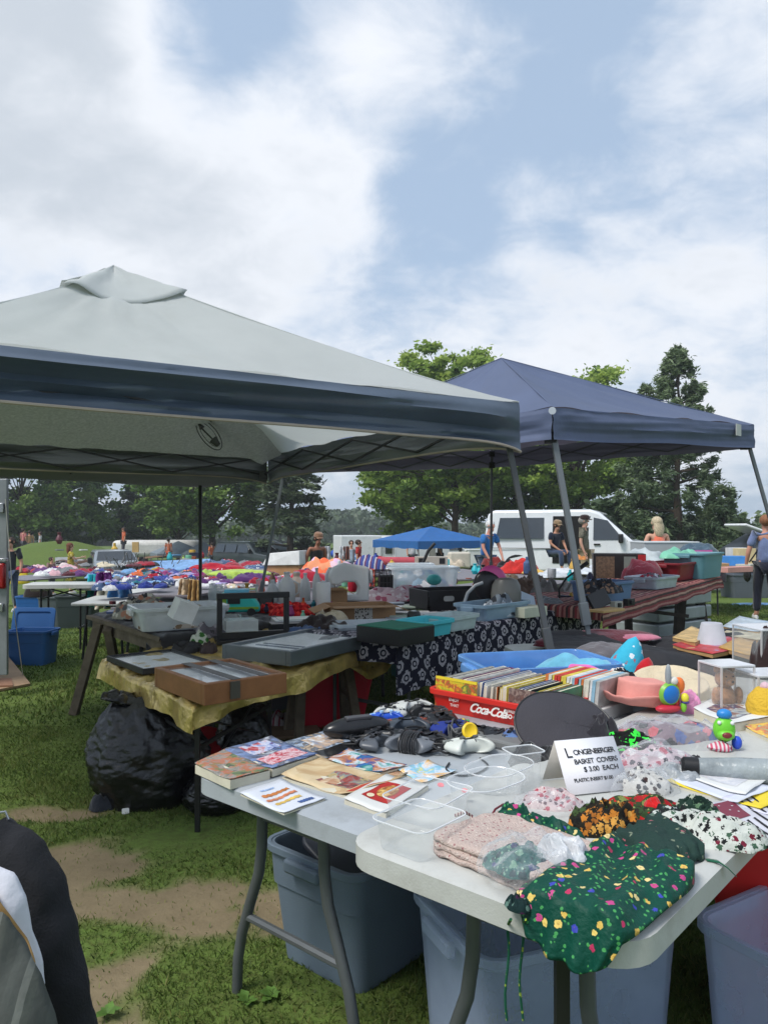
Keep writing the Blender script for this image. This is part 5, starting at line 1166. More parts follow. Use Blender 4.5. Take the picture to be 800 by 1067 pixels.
stickleg(plane(103, 650, .69), plane(77, 745, 0)); stickleg(plane(113, 655, .66), plane(128, 733, 0)); stickleg(plane(152, 662, .66), plane(168, 720, 0)); stickleg(plane(187, 668, .66), plane(176, 722, 0))
c7 = [b+Vector((.02, .0, 0)), b+u7*1.5, a+u7*1.5, a+Vector((.05, .05, 0))]
drape('black_cloth', 'black cloth trailing off the front of the plank table', c7, [.72]*4, (.16, .03, .02, .02), m_bk, nu=80, nv=60, wave=.05, hem=.08, seed=21, freq=9, wr=.03)
mb = MB(); e0, e1 = plane(150, 655, .72), plane(238, 662, .70)
mb.grid(lambda u, v: Vector(e0).lerp(Vector(e1), u)+Vector((.05+.10*v, -.10-.22*v**.7, -.08-.34*v*math.sin(PI*min(1, u*.9+.12))-.01+.03*fbm(Vector((u*5, v*3, 2)), 3))), 50, 20); o = mb.build('black_cloth', m_bk, ang=180, solid=.004); tag(o, 'deep hanging swag of black cloth left of the black pole', 'cloth')
tote('clear bin full of small oddments on the black cloth', plane(186, 653, .745), R(28), .62, .40, .155, (220, 226, 230), taper=.9, alpha=.55, ribs=False)
garment('jumble of small beige oddments inside the clear bin', plane(186, 652, .755), R(28), (.52, .32, .12), patterned('oddments', (170, 160, 150), [(120, 100, 80), (210, 205, 200), (90, 80, 75), (150, 140, 160)], scale=22, size=.5), 31, cat='oddments', name='oddments', amp=.5, freq=4)
slab('white_paper_bag', 'crushed white bag standing up out of the clear bin', 'bag', plane(187, 646, .86), R(40), (.14, .10, .13), mat('white_paper', (215, 216, 216), rough=.8), rx=R(12), ry=R(20))
garment('pile of knick-knacks left of the clear bin', plane(148, 643, .75), R(20), (.42, .26, .14), patterned('knick_knacks', (150, 145, 135), [(200, 195, 185), (90, 90, 95), (60, 60, 62), (170, 120, 100)], scale=20, size=.55), 35, cat='knick-knacks', name='knick_knacks', amp=.5, freq=4)
slab('blue_book', 'flat blue folder lying on the black cloth', 'folder', plane(128, 638, .75), R(15), (.24, .17, .015), plast((60, 84, 140)))

# ------------------------------------------------------------------ blue totes at left
tote('blue storage tote standing open on the grass, label on its side', plane(27, 694, 0)+Vector((0, .17, 0)), R(-4), .44, .34, .36, (52, 104, 166), taper=.86, lid=((-.14, .27, .38), (R(76), 0, R(4))))
q = MB(); q.box((0, 0, 0), (.075, .004, .055)); o = q.build('yellow_label', mat('yellow_label', (196, 200, 110), rough=.5)); place(o, plane(34, 676, .135)+Vector((0, -.028, 0)), R(-4), R(8)); tag(o, 'small yellow and white label stuck on the blue tote', 'label')
tote('bright blue tote under the white table end', at(36, 641, 0), R(6), .62, .42, .40, (26, 92, 160), taper=.9)
tote('grey plastic drum-like bin below the white table', at(58, 654, 0), R(0), .42, .42, .52, (84, 92, 94), taper=.86, ribs=False)
tote('wide dark green-grey bin beside the grey one', at(82, 654, 0), R(4), .62, .45, .54, (46, 56, 56), taper=.88)
for i, (px, Y, rz, lab) in enumerate(((67, 9.6, 4, 'short white folding table with black legs over the grey bins'), )):
    folding_table(lab, (( -4.35, 9.55)), R(8), .85, .5, .80, mtop=m_tab, mleg=m_blk, style='straight', inset=.2)
garment('dark cushion slung on the rail beside the white folding table', at(40, 622, .56), R(5), (.4, .22, .2), cloth_m((36, 26, 26)), 44, cat='cushion', name='cushion', amp=.1)

# ------------------------------------------------------------------ clothing tables beyond
used = set(); m_mut = cloth_m((112, 108, 114), 'faded_table_cover')
COLN = [('royal blue', (32, 56, 150)), ('navy', (24, 30, 62)), ('teal', (10, 120, 140)), ('purple', (92, 40, 110)), ('magenta', (150, 40, 110)), ('crimson', (170, 20, 44)), ('pale pink', (220, 170, 180)), ('orange', (222, 96, 40)), ('lime', (160, 190, 70)), ('white', (215, 215, 215)),
        ('denim blue', (70, 92, 130)), ('black', (26, 26, 30)), ('cream', (210, 196, 165)), ('grey', (120, 122, 126)), ('maroon', (88, 22, 36)), ('turquoise', (30, 170, 180)), ('lavender', (160, 150, 200)), ('mustard', (200, 160, 50)), ('forest green', (30, 70, 44)), ('coral', (226, 110, 96)), ('sky blue', (110, 160, 210)), ('brown', (90, 62, 44))]
KND = ['shirt', 'sweater', 'pair of jeans', 'blouse', 'skirt', 'jacket', 'T-shirt', 'scarf', 'dress', 'pair of trousers', 'hoodie', 'towel', 'vest', 'tracksuit top', 'pullover', 'cardigan', 'pair of shorts', 'nightgown', 'sleeveless top', 'raincoat']
def clothes(n, pxr, pyr, h, where, pal, seed, wpx=(14, 26), hpx=(5, 9), pref=None):
    rd = random.Random(seed)
    for i in range(n):
        px = rd.uniform(*pxr); py = rd.uniform(*pyr) if not callable(pyr) else pyr(px, rd)
        c = at(px, py, h); cn, cc = COLN[rd.choice(pal)]
        for _ in range(60):
            kd = rd.choice(KND); lab = f'{cn} {kd} {where}'
            if lab not in used: break
            cn, cc = COLN[rd.choice(pal)]
        if lab in used: continue
        used.add(lab); cc = tuple(int(.86*x+.14*sum(cc)/3) for x in cc); w = m_of(rd.uniform(*wpx), c.y); hh = m_of(rd.uniform(*hpx), c.y)*.62
        pt = rd.random()
        mm = cloth_m(cc) if pt < .72 else patterned('print_'+cn.replace(' ', '_'), cc, [(220, 220, 220), tuple(min(255, x+60) for x in cc)], scale=12+rd.random()*8, size=.3)
        garment(lab, c, rd.uniform(0, PI), (w, w*rd.uniform(.6, .95), hh), mm, seed*100+i, n=22, amp=.7, freq=2.2)
def row_table(label, p0, p1, dep, h, mt=None, n='trestle_table'):
    a, b = at(*p0, h), at(*p1, h); g = (a.z-h+b.z-h)/2; u = (b-a); Lx = u.length; ang = math.atan2(u.y, u.x); nrm = Vector((-u.y, u.x, 0)).normalized()
    c = (a+b)/2+nrm*dep/2; r = thing(n, label, 'table', (c.x, c.y, G(c.x, c.y)), ang); q = MB(); sl = math.atan2(b.z-a.z, Lx); hz = (a.z+b.z)/2-r.location.z
    q.prism(rrect(Lx, dep, .05), hz-.035, hz-.004); q.build('tabletop', mt or m_mut, r, bevel=.008)
    for sx in (-1, 1):
        for sy in (-1, 1): q = MB(); q.tube([(sx*(Lx/2-.3), sy*(dep/2-.1), hz-.03), (sx*(Lx/2-.25), sy*(dep/2-.06), G(c.x+u.normalized().x*sx*Lx/2, c.y+u.normalized().y*sx*Lx/2)-r.location.z)], .014, 6); q.build('leg', m_blk, r)
    return r
row_table('long table heaped with blue and navy clothes', (128, 619), (196, 608), .55, .74, mt=m_tab)
row_table('clothing table running left behind the white box stack', (30, 601), (150, 597), 1.5, .74)
row_table('clothing table covered in red and purple clothes', (198, 606), (300, 598), 1.2, .74)
row_table('farther clothing table below the silver pickup', (60, 588), (200, 588), 1.6, .74)
row_table('farther clothing table below the dark sport utility', (200, 590), (330, 588), 2.0, .74)
row_table('white-topped table under the denim pile', (200, 617), (262, 611), .8, .74)
clothes(85, (100, 205), lambda px, rd: 618-(px-100)*.075-rd.uniform(0, 13), .76, 'in the blue heap left of the black pole', [0, 1, 10, 20, 0, 1, 2, 9, 13, 10, 16], 1, (11, 22), (6, 10))
clothes(55, (95, 205), (596, 605), .80, 'behind the blue heap', [0, 7, 1, 9, 17, 5, 10, 20, 4, 13, 11], 2, (9, 18), (5, 8))
clothes(30, (20, 110), (592, 600), .76, 'on the left end of the clothing tables', [14, 6, 9, 11, 13, 5, 3, 19], 3, (14, 24), (5, 8))
clothes(45, (205, 300), (597, 609), .78, 'on the red and purple table', [5, 5, 3, 4, 3, 8, 14, 6, 16], 4, (11, 22), (6, 9))
clothes(16, (208, 260), (606, 614), .76, 'on the white-topped table by the pole', [6, 9, 12, 13, 16, 11, 6], 5, (14, 22), (4, 6))
clothes(18, (150, 290), (586, 594), .80, 'on the far table before the dark sport utility', [5, 14, 1, 13, 10, 5, 11], 6, (16, 28), (5, 7))
clothes(14, (60, 150), (585, 591), .78, 'on the far table before the silver pickup', [11, 13, 12, 9, 19, 21, 14], 7, (12, 22), (4, 5))
garment('bright lime green blanket rolled out on the clothing table', at(250, 599, .84), R(10), (1.3, .45, .10), cloth_m((168, 192, 84)), 61, cat='blanket', name='blanket', amp=.2)
garment('long crimson bedspread folded on the clothing table by the pole', at(225, 594, .84), R(12), (1.5, .6, .16), cloth_m((176, 24, 46)), 62, cat='bedspread', name='bedspread', amp=.3, n=26)
garment('deep purple throw beside the lime green blanket', at(262, 605, .80), R(5), (.62, .4, .10), cloth_m((78, 36, 96)), 63, cat='throw', name='throw', amp=.45, n=26)
# clothes hanging off the table end
def hang(label, px, pt_, pb, Y, wpx, m_, seed, name='hanging_garment'):
    a = depth(px, pt_, Y); w = m_of(wpx, Y); hh = m_of(pb-pt_, Y); mb = MB()
    mb.grid(lambda u, v: ((u-.5)*w*(1+.3*v), .04*math.sin(u*13+seed)+.03*fbm(Vector((u*4, v*3, seed)), 3)-.03*v, -hh*v*(1+.08*noise.noise(Vector((u*4, 0, seed))))+.02), 26, 20)
    o = mb.build(name, m_, ang=180, solid=.008); o.location = a; tag(o, label, 'garment')
hang('turquoise cloth hanging off the clothing table end', 97, 600, 634, 9.6, 12, cloth_m((24, 170, 184)), 1)
hang('purple patterned dress hanging beside the turquoise cloth', 108, 598, 625, 9.4, 15, patterned('purple_print', (92, 34, 96), [(140, 80, 140)], scale=18), 2)
hang('cream floral blouse hanging in front of the blue heap', 110, 613, 636, 9.2, 15, patterned('cream_floral_hang', (206, 200, 180), [(160, 80, 80), (90, 120, 80)], scale=20, size=.3), 3)
hang('mid blue shirt hanging at the front of the heap', 127, 608, 634, 8.9, 22, cloth_m((38, 92, 140)), 4)
hang('tan jacket hanging off the table beside the black pole', 203, 606, 630, 8.4, 10, cloth_m((176, 140, 84)), 5)
hang('beige shirt hanging just left of the tan jacket', 195, 605, 622, 8.6, 14, cloth_m((196, 172, 140)), 6)
# white boxes by the woman in yellow and other bits at left
carton('large white cooler-like box below the woman in yellow', at(69, 591, .55), R(10), .75, .5, .42, flaps=False, m_=mat('white_card', (205, 206, 206), rough=.6), name='white_box')
carton('second white box right of the larger one', at(84, 591, .55), R(-8), .55, .45, .34, flaps=False, m_=mat('white_card', (200, 200, 200), rough=.6), name='white_box')
garment('bright yellow inflatable lying at the foot of the mound', stand(20, 24, .35), R(10), (.6, .4, .42), plast((226, 196, 40)), 81, cat='inflatable', name='yellow_inflatable', amp=.1)
# upright bicycles/brush pile by the pickup
r = thing('rack_of_tools', 'rack of dark metal odds and ends between pickup and tent', 'rack', stand(146, 30)); rd = random.Random(4); q = MB()
for i in range(34): x = rd.uniform(-1.2, 1.2); q.tube([(x, rd.uniform(-.4, .4), .2), (x+rd.uniform(-.5, .5), rd.uniform(-.4, .4), rd.uniform(.7, 1.35))], .018, 5)
q.build('bars', m_steeld, r)
for s in (-.4, .5): q = MB(); q.lathe([(.30, -.02), (.34, 0), (.30, .02)], 24, (s, 0, .6), m=Matrix.Rotation(R(80), 3, 'X')); q.build('wheel', m_blk, r)
slab('tan_box_pair', 'tan bird-house-like box topping the metal rack', 'box', stand(141.5, 30, 1.30), R(10), (.24, .2, .4), mat('tan_wood', (200, 165, 110), rough=.8))
row_table('long brown bench table in front of the light blue tarpaulin', (105, 583.5), (205, 578), .8, .70, mt=mat('brown_bench', (128, 96, 68), rough=.8))
# ------------------------------------------------------------------ middle rows behind the gold and floral tables
m_wht = plast((222, 222, 220), 'white_plastic'); m_wht2 = plast((200, 202, 204), 'off_white_plastic')
row_table('table of white kitchen goods behind the grey display case', (300, 648), (412, 618), 1.3, .72)
row_table('long table of toys and boxes behind the white kitchen goods', (262, 622), (420, 596), 1.6, .74)
row_table('table of white papers between the brown box and black crate', (395, 642), (475, 618), 1.0, .72)
row_table('table of clear bins right of the red blanket roll', (380, 603), (520, 594), 1.6, .74)
row_table('side table left of the brown box stack, mostly covered', (236, 655), (292, 640), 1.0, .70)
def jug(label, c, d, m_, prof=None, n=18, cat='jug', name='jug', handle=True):
    r = thing(name, label, cat, c); w, h = d; q = MB(); q.lathe(prof and [(a*w/2, b*h) for a, b in prof] or [(w*.46, 0), (w*.5, h*.05), (w*.5, h*.6), (w*.34, h*.8), (w*.16, h*.9), (w*.16, h)], n); q.build('body', m_, r)
    if handle: q = MB(); q.tube([(w*.46, 0, h*.25), (w*.72, 0, h*.35), (w*.72, 0, h*.65), (w*.4, 0, h*.75)], w*.05, 8); q.build('handle', m_, r)
    q = MB(); q.lathe([(w*.2, h), (w*.2, h*1.05), (.001, h*1.06)], n); q.build('cap', m_wht2, r); return r
jug('tall white pitcher with a pale body left of the sewing machine', at(299, 628, .76), (.15, .27), m_wht)
jug('narrow white bottle standing right of the tall pitcher', at(318, 626, .76), (.10, .25), m_wht, handle=False)
jug('white spray bottle beside the narrow bottle', at(330, 627, .76), (.08, .30), m_wht)
jug('white thermos between the bottles and the sewing machine', at(344, 626, .76), (.10, .30), m_wht2, prof=[(.9, 0), (1, .03), (1, .8), (.8, .9), (.5, 1)])
jug('short white canister at the front of the bottles', at(337, 640, .74), (.12, .26), m_wht, prof=[(.9, 0), (1, .03), (1, .92), (.9, 1)], handle=False)
jug('pale cream vase at the back of the bottle cluster', at(309, 622, .76), (.16, .24), plast((222, 200, 180)), prof=[(.5, 0), (1, .3), (1, .6), (.4, .85), (.5, 1)], handle=False)
jug('white pump dispenser left of the tall pitcher', at(284, 628, .76), (.11, .20), m_wht2, handle=False)
# sewing machine: column, arm, bed, wheel
r = thing('sewing_machine', 'white rounded sewing machine facing left behind the brown box', 'sewing machine', at(364, 626, .80), R(8))
q = MB(); q.prism([(-.17, 0), (.17, 0), (.17, .30), (-.05, .34), (-.15, .30), (-.19, .22), (-.17, .15), (-.10, .14), (-.06, .17), (.05, .17), (.08, .12), (.06, .06), (-.17, .06)], -.07, .07, m=Matrix.Rotation(R(90), 3, 'X')); q.build('body', m_wht, r, bevel=.02, seg=3)
q = MB(); q.lathe([(.02, 0), (.06, .01), (.06, .03), (.02, .04)], 18, (.17, 0, .22), m=Matrix.Rotation(R(90), 3, 'Y')); q.build('hand_wheel', m_wht2, r)
q = MB(); q.tube([(-.13, 0, .15), (-.13, 0, .07)], .006, 6); q.build('needle', m_chrome, r)
carton('open brown cardboard box with a speckled band in the middle', at(374, 650, .70), R(14), .50, .32, .155, tape=patterned('speckle', (205, 200, 190), [(70, 60, 50)], scale=60, size=.4))
carton('small cardboard box behind the speckled one', at(350, 636, .74), R(10), .17, .17, .18)
tote('shallow clear tray in front of the brown cardboard box', at(379, 660, .70), R(14), .42, .26, .08, (215, 225, 232), alpha=.45, ribs=False)
garment('red beaded necklace heap beside the silver tray', at(305, 641, .74), R(10), (.34, .2, .09), patterned('red_beads', (205, 30, 34), [(230, 70, 60), (150, 10, 20)], scale=30, size=.5), 91, cat='beads', name='beads', amp=.5, freq=5)
garment('second clutch of red beads left of the first', at(281, 638, .74), R(0), (.2, .12, .07), patterned('red_beads', (205, 30, 34), [(230, 70, 60), (150, 10, 20)], scale=30, size=.5), 92, cat='beads', name='beads', amp=.5, freq=5)
slab('framed_tray', 'white tray with grey trinket in front of the red beads', 'tray', at(318, 651, .72), R(16), (.48, .24, .05), m_wht2, parts=(('panel', (0, 0, .052), (.42, .2, .006), mat('green_grey_panel', (190, 200, 190), rough=.3)),))
slab('book', 'thin teal-edged book lying below the white bottles', 'book', at(327, 637, .74), R(14), (.36, .22, .03), mat('teal_cover', (110, 150, 158), rough=.5))
slab('black_box', 'black flat box between the red beads and the grey case', 'box', at(300, 657, .70), R(18), (.26, .16, .06), plast((24, 24, 26)))
garment('dark hat with a brim among the small goods behind the grey case', at(336, 656, .72), R(10), (.34, .24, .09), cloth_m((48, 38, 36)), 93, cat='hat', name='hat')
garment('crumpled blue cloth just behind the grey display case', at(318, 661, .70), R(10), (.26, .16, .06), cloth_m((66, 90, 130)), 94, cat='cloth', name='blue_cloth', amp=.4)
garment('heap of beige crockery wrap left of the brown box', at(345, 650, .74), R(0), (.24, .2, .09), cloth_m((190, 176, 150)), 95, cat='cloth', name='beige_wrap', amp=.4)
# teal toy camper van on table left of pole
r = thing('toy_camper', 'turquoise and green toy camper van near the leaning pole', 'toy', at(247, 637, .76), R(8))
q = MB(); q.prism([(-.19, 0), (.19, 0), (.19, .05), (.13, .13), (-.12, .16), (-.19, .06)], -.09, .09, m=Matrix.Rotation(R(90), 3, 'X')); q.build('body', plast((50, 190, 180)), r, bevel=.02)
q = MB(); q.box((-.02, -.092, .10), (.10, .006, .06)); q.build('window', m_blk, r); q = MB(); q.box((-.12, -.094, .08), (.08, .008, .08)); q.box((0, -.093, .035), (.36, .008, .02)); q.build('green_panel', plast((130, 170, 50)), r)
q = MB(); q.box((0, 0, .17), (.2, .14, .03)); q.build('roof_rack', plast((110, 190, 220)), r, bevel=.008)
for x in (-.12, .12): q = MB(); q.lathe([(.01, -.10), (.035, -.10), (.035, .10), (.01, .10)], 14, (x, 0, .0), m=Matrix.Rotation(R(90), 3, 'X')); q.build('wheel', m_blk, r)
# glassware and small pieces around the black pole
glassw = ['clear vase', 'squat clear jar', 'tall clear tumbler', 'clear lidded jar', 'thin clear flute', 'round clear bowl']
for i, (px, py, w, h) in enumerate(((222, 629, .10, .18), (231, 631, .12, .13), (270, 626, .09, .2), (284, 622, .12, .15), (292, 619, .08, .18), (228, 623, .14, .12))):
    jug(glassw[i]+' in the glassware beside the leaning pole', at(px, py, .75), (w, h), clear((210, 220, 222), .42, 'glassware', .05), handle=False, name='glass_vessel', cat='glassware', prof=[(.6, 0), (.7, .05), (.9, .5), (.6, .85), (.75, 1)])
slab('black_radio', 'small black radio right of the leaning pole', 'radio', at(277, 634, .75), R(8), (.14, .1, .14), plast((30, 30, 32)), parts=(('grille', (0, -.052, .07), (.1, .006, .08), mat('radio_grille', (70, 70, 72), rough=.5)),))
jug('peach lamp base left of the leaning pole foot', at(263, 632, .75), (.14, .14), plast((216, 170, 150)), prof=[(.6, 0), (1, .3), (.9, .7), (.3, 1)], handle=False, cat='lamp base', name='peach_lamp')
tote('small clear tub of scraps framed behind the black stand', at(228, 655, .70), R(10), .3, .22, .09, (200, 205, 205), alpha=.5, ribs=False)
garment('magazines and scraps strewn left of the black stand', at(222, 643, .70), R(6), (.4, .24, .06), patterned('scrap_pile', (190, 184, 178), [(170, 60, 60), (90, 90, 100), (220, 216, 205)], scale=18, size=.5), 96, cat='scraps', name='paper_scraps', amp=.35, freq=3)
garment('grey camouflage cloth spilled by the black pole', at(213, 662, .68), R(30), (.3, .3, .12), patterned('camo_cloth', (110, 104, 112), [(70, 66, 70), (160, 156, 160)], scale=14, size=.5), 97, cat='cloth', name='cloth_heap', amp=.4)
# white lift-lid cooler on its brown box
r = thing('lidded_cooler', 'white cooler lid propped on a brown box above the clothes', 'cooler', at(299, 601, .74), R(-14))
q = MB(); q.box((0, 0, .14), (.78, .5, .28)); q.build('box_base', mat('cardboard', (178, 132, 92), rough=.85), r, smooth=False)
q = MB(); q.add([Vector(p) for p in [(-.50, -.30, .27), (.42, -.30, .29), (.42, .30, .29), (-.50, .30, .27), (-.36, -.24, .55), (.40, -.26, .62), (.40, .26, .62), (-.36, .24, .55)]], [(0, 3, 2, 1), (4, 5, 6, 7), (0, 1, 5, 4), (1, 2, 6, 5), (2, 3, 7, 6), (3, 0, 4, 7)]); q.build('lid', mat('white_foam', (222, 222, 220), rough=.6), r, smooth=False, bevel=.015)
for x in (.1, .28): q = MB(); q.lathe([(.001, -.02), (.018, -.02), (.018, .0), (.001, .0)], 10, (x, -.285, .38), m=Matrix.Rotation(R(90), 3, 'X')); q.build('rivet', m_blk, r)
garment('blue and white striped rolled sleeping bag beside the plush heap', at(385, 595, .86), R(-20), (.62, .32, .26), striped('blue_stripe_roll', [(40, 70, 150), (190, 190, 200), (110, 50, 90), (60, 80, 150)], 9, 0, 'Object'), 101, cat='sleeping bag', name='sleeping_bag', amp=.2)
garment('orange and pink quilt crumpled behind the white bottles', at(343, 600, .80), R(-8), (1.05, .6, .30), patterned('orange_quilt', (235, 150, 110), [(220, 180, 210), (240, 110, 70), (225, 190, 200)], scale=5, size=.55), 102, cat='quilt', name='quilt', amp=.4, n=32)
garment('crimson cloth tucked left of the orange quilt', at(322, 607, .78), R(5), (.5, .3, .16), cloth_m((180, 40, 60)), 103, cat='cloth', name='crimson_cloth', amp=.4)
garment('navy cap and small goods in front of the quilt', at(318, 602, .80), R(5), (.3, .24, .14), cloth_m((40, 60, 110)), 104, cat='cap', name='cap')
q = MB(); q.tube([(-.62, 0, .12), (.62, .05, .12)], [.13, .13], 18); o = q.build('rolled_blanket', mat('pink_red_cloth', (180, 70, 82), rough=.8, bump=.4), bevel=.03); place(o, at(416, 590, .78), R(-6)); tag(o, 'long rolled pinkish red blanket behind the clear bins', 'blanket')
slab('orange_box', 'flat bright orange case in front of the red blanket roll', 'case', at(422, 592, .88), R(4), (.42, .28, .07), plast((246, 150, 60)), bevel=.02)
# wire baskets with orange
for i, (px, py) in enumerate(((378, 612), (395, 613))):
    c = at(px, py, .78); r = thing('wire_crate', ('red-orange mesh crate right of the sewing machine', 'black wire crate beside the red-orange one')[i], 'crate', c, R(5)); q = MB(); w, d, h = .24, .2, .2
    for k in range(7):
        x = -w/2+w*k/6
        for y in (-d/2, d/2): q.tube([(x, y, 0), (x, y, h)], .006, 4)
    for k in range(4):
        z = h*k/3; q.tube([(-w/2, -d/2, z), (w/2, -d/2, z), (w/2, d/2, z), (-w/2, d/2, z), (-w/2, -d/2, z)], .006, 4)
    q.build('wire', plast((225, 84, 40)) if i == 0 else m_blk, r)
    q = MB(); q.box((0, 0, .01), (w, d, .01)); q.build('base', plast((225, 84, 40)) if i == 0 else m_blk, r)
slab('black_speaker', 'black cube-shaped speaker right of the wire crate', 'speaker', at(402, 613, .78), R(5), (.15, .14, .15), plast((20, 20, 22)), parts=(('grille', (0, -.072, .075), (.12, .006, .12), mat('speaker_cloth', (34, 34, 36), rough=.9)),))
# clear bins
tote('large clear bin of blue bottles right of the wire crates', at(440, 612, .76), R(6), .78, .46, .24, (218, 228, 234), taper=.92, alpha=.42, ribs=False)
garment('blue and white bottles heaped inside the large clear bin', at(438, 611, .775), R(6), (.6, .34, .17), patterned('bin_bottles', (140, 165, 185), [(40, 90, 150), (220, 222, 226), (50, 150, 155)], scale=9, size=.5), 111, cat='bottles', name='bottle_heap', amp=.5, freq=4)
q = MB(); q.blob((0, 0, 0), (.16, .12, .12), 14, seed=1, amp=0, flat=False); o = q.build('teal_ball', plast((70, 176, 170)), None); place(o, at(452, 604, .9)); tag(o, 'teal ball showing through the side of the clear bin', 'ball')
tote('second clear bin stacked behind the large one', at(428, 600, .80), R(4), .70, .4, .2, (222, 230, 234), taper=.92, alpha=.4, ribs=False)
garment('pink floral cloths folded in front of the clear bins', at(402, 625, .74), R(8), (.62, .4, .10), patterned('pink_floral_fold', (206, 180, 184), [(170, 90, 110), (225, 215, 215)], scale=16, size=.45), 112, cat='cloth', name='folded_cloth', amp=.3)
garment('second stack of pink cloths right of the first', at(425, 624, .74), R(8), (.5, .36, .11), patterned('pink_floral_fold', (206, 180, 184), [(170, 90, 110), (225, 215, 215)], scale=16, size=.45), 113, cat='cloth', name='folded_cloth', amp=.3)
pap = ['open white booklet', 'white envelope stack', 'pale blue folder', 'white form pad', 'grey leaflet', 'thin white magazine', 'pale green-edged book', 'white catalogue', 'loose white sheet']
for i, (px, py, w, d, rz) in enumerate(((415, 634, .34, .24, 10), (404, 629, .26, .2, 25), (426, 640, .36, .24, 5), (437, 633, .3, .2, -8), (452, 641, .3, .2, 12), (424, 646, .28, .2, 20), (462, 646, .26, .18, 4), (412, 642, .22, .2, -12), (447, 648, .3, .2, 15))):
    slab('booklet', pap[i]+' among the papers left of the black crate', 'booklet', at(px, py, .72+.006*i), R(rz), (w, d, .016), mat('paper_stock', ((205, 208, 212), (196, 206, 216), (214, 214, 212), (170, 184, 170))[i % 4], rough=.7, var=.1, vscale=8))
jug('small black pot standing on the papers', at(431, 651, .74), (.10, .10), plast((20, 20, 22)), prof=[(.7, 0), (1, .2), (1, .8), (.8, 1)], handle=False, cat='pot', name='black_pot')

# ------------------------------------------------------------------ floral cloth table
f0 = plane(412, 668, .74); f1 = plane(622, 627, .74); un = (f1-f0).normalized(); pn = Vector((-un.y, un.x, 0)); fd = .85
m_ros = patterned('navy_rosette_cloth', (26, 26, 44), [(168, 164, 172)], scale=8.8, coord='UV', rand=0.0, rot=45, size=.36, ring=True, rough_edge=.16)
folding_table('folding table hidden under the navy rosette cloth', (f0+pn*fd).xy, math.atan2(un.y, un.x), (f1-f0).length, fd, .73, style='straight')
drape('rosette_tablecloth', 'navy tablecloth with a grid of white rosettes hanging to the front', [f0, f1, f1+pn*fd, f0+pn*fd], [.735]*4, (.33, .05, .03, .14), m_ros, nu=220, nv=70, wave=.022, hem=.05, seed=14, freq=14, wr=.006)
def fl(s, t_, z=.742): p = f0+un*s+pn*t_; return Vector((p.x, p.y, z))
slab('felt_top_box', 'black box with a green felt top at the left of the rosette cloth', 'box', at(412, 668, .735), RU, (.34, .36, .10), plast((22, 22, 24)), parts=(('felt_top', (0, 0, .102), (.33, .35, .006), mat('green_felt', (30, 110, 88), rough=.9)),))
tote('turquoise shallow basket right of the green-topped box', plane(443, 661, .742), RU, .32, .24, .10, (70, 190, 200), taper=.9, ribs=False)
tote('clear lidless box next to the turquoise basket', plane(470, 655, .742), RU, .34, .24, .10, (205, 222, 222), alpha=.5, ribs=False)
tote('long pale blue tub with a coiled wire on the rosette cloth', plane(513, 643, .742), R(46), .62, .30, .12, (150, 178, 200), alpha=.6, taper=.9, ribs=False)
r = thing('storage_case', 'large black plastic crate with an oval hand hole', 'crate', plane(484, 634, .742)+pn*.15, R(22)); q = MB(); w, d, h = .62, .40, .17
for (cx, cy, a_, b_) in ((0, -d/2, w, .01), (0, d/2, w, .01), (-w/2, 0, .01, d), (w/2, 0, .01, d)): q.box((cx, cy, h/2), (a_, b_, h), taper=.94)
q.box((0, 0, .006), (w*.94, d*.94, .012)); q.build('walls', plast((22, 22, 24)), r, smooth=False, bevel=.003)
q = MB(); q.prism(rrect(.10, .045, .02), 0, .004, m=Matrix.Rotation(R(90), 3, 'X')); o = q.build('hand_hole', mat('pale_gap', (150, 155, 155), rough=.8), r); o.location = (-.12, -.21, .10)
slab('black_radio', 'small black slatted radio left of the black crate', 'radio', at(452, 633, .75), R(20), (.22, .12, .10), plast((30, 30, 32)), parts=(('grille', (-.02, -.062, .05), (.14, .006, .07), mat('radio_grille', (90, 92, 95), rough=.4)),))
# round-backed pink and black lamp/iron, grey blender, curved wire
r = thing('clothes_steamer', 'black oval gadget with a pink rim leaning on the black crate', 'gadget', depth(509, 612, 6.35), R(10)); q = MB(); q.blob((0, 0, 0), (.24, .10, .30), 20, amp=0, flat=False, m=Matrix.Rotation(R(-38), 3, 'Y')); q.build('body', plast((22, 20, 24), rough=.3), r)
q = MB(); q.blob((.03, .02, .05), (.26, .08, .27), 20, amp=0, flat=False, m=Matrix.Rotation(R(-44), 3, 'Y')); q.build('pink_shell', plast((214, 80, 150), rough=.3), r)
r = thing('blender', 'grey domed appliance standing in the pale blue tub', 'appliance', depth(527, 634, 6.25), R(5)); q = MB(); q.lathe([(.11, 0), (.12, .03), (.125, .12), (.115, .19), (.09, .235), (.05, .25), (.001, .252)], 24, sy=.8); q.build('dome', plast((108, 108, 104), rough=.35), r)
q = MB(); q.lathe([(.08, -.11), (.085, 0)], 20); q.build('base', plast((50, 52, 56)), r)
q = MB(); q.tube([depth(486, 642, 6.1), depth(483, 630, 6.1), depth(487, 618, 6.1), depth(495, 610, 6.1), depth(503, 607, 6.1)], .014, 8); o = q.build('curved_tube', plast((130, 136, 142))); tag(o, 'curved grey tube rising from the pale blue tub', 'tube')
slab('white_booklet_stack', 'pale leaflets fanned against the grey domed appliance', 'leaflets', depth(548, 636, 6.5), R(30), (.24, .03, .18), mat('leaflet', (190, 206, 220), rough=.6), rx=R(-35), ry=R(20))
slab('cream_box', 'cream game box right of the grey domed appliance', 'box', plane(549, 642, .742), R(40), (.28, .18, .08), mat('cream_card', (196, 200, 180), rough=.7))
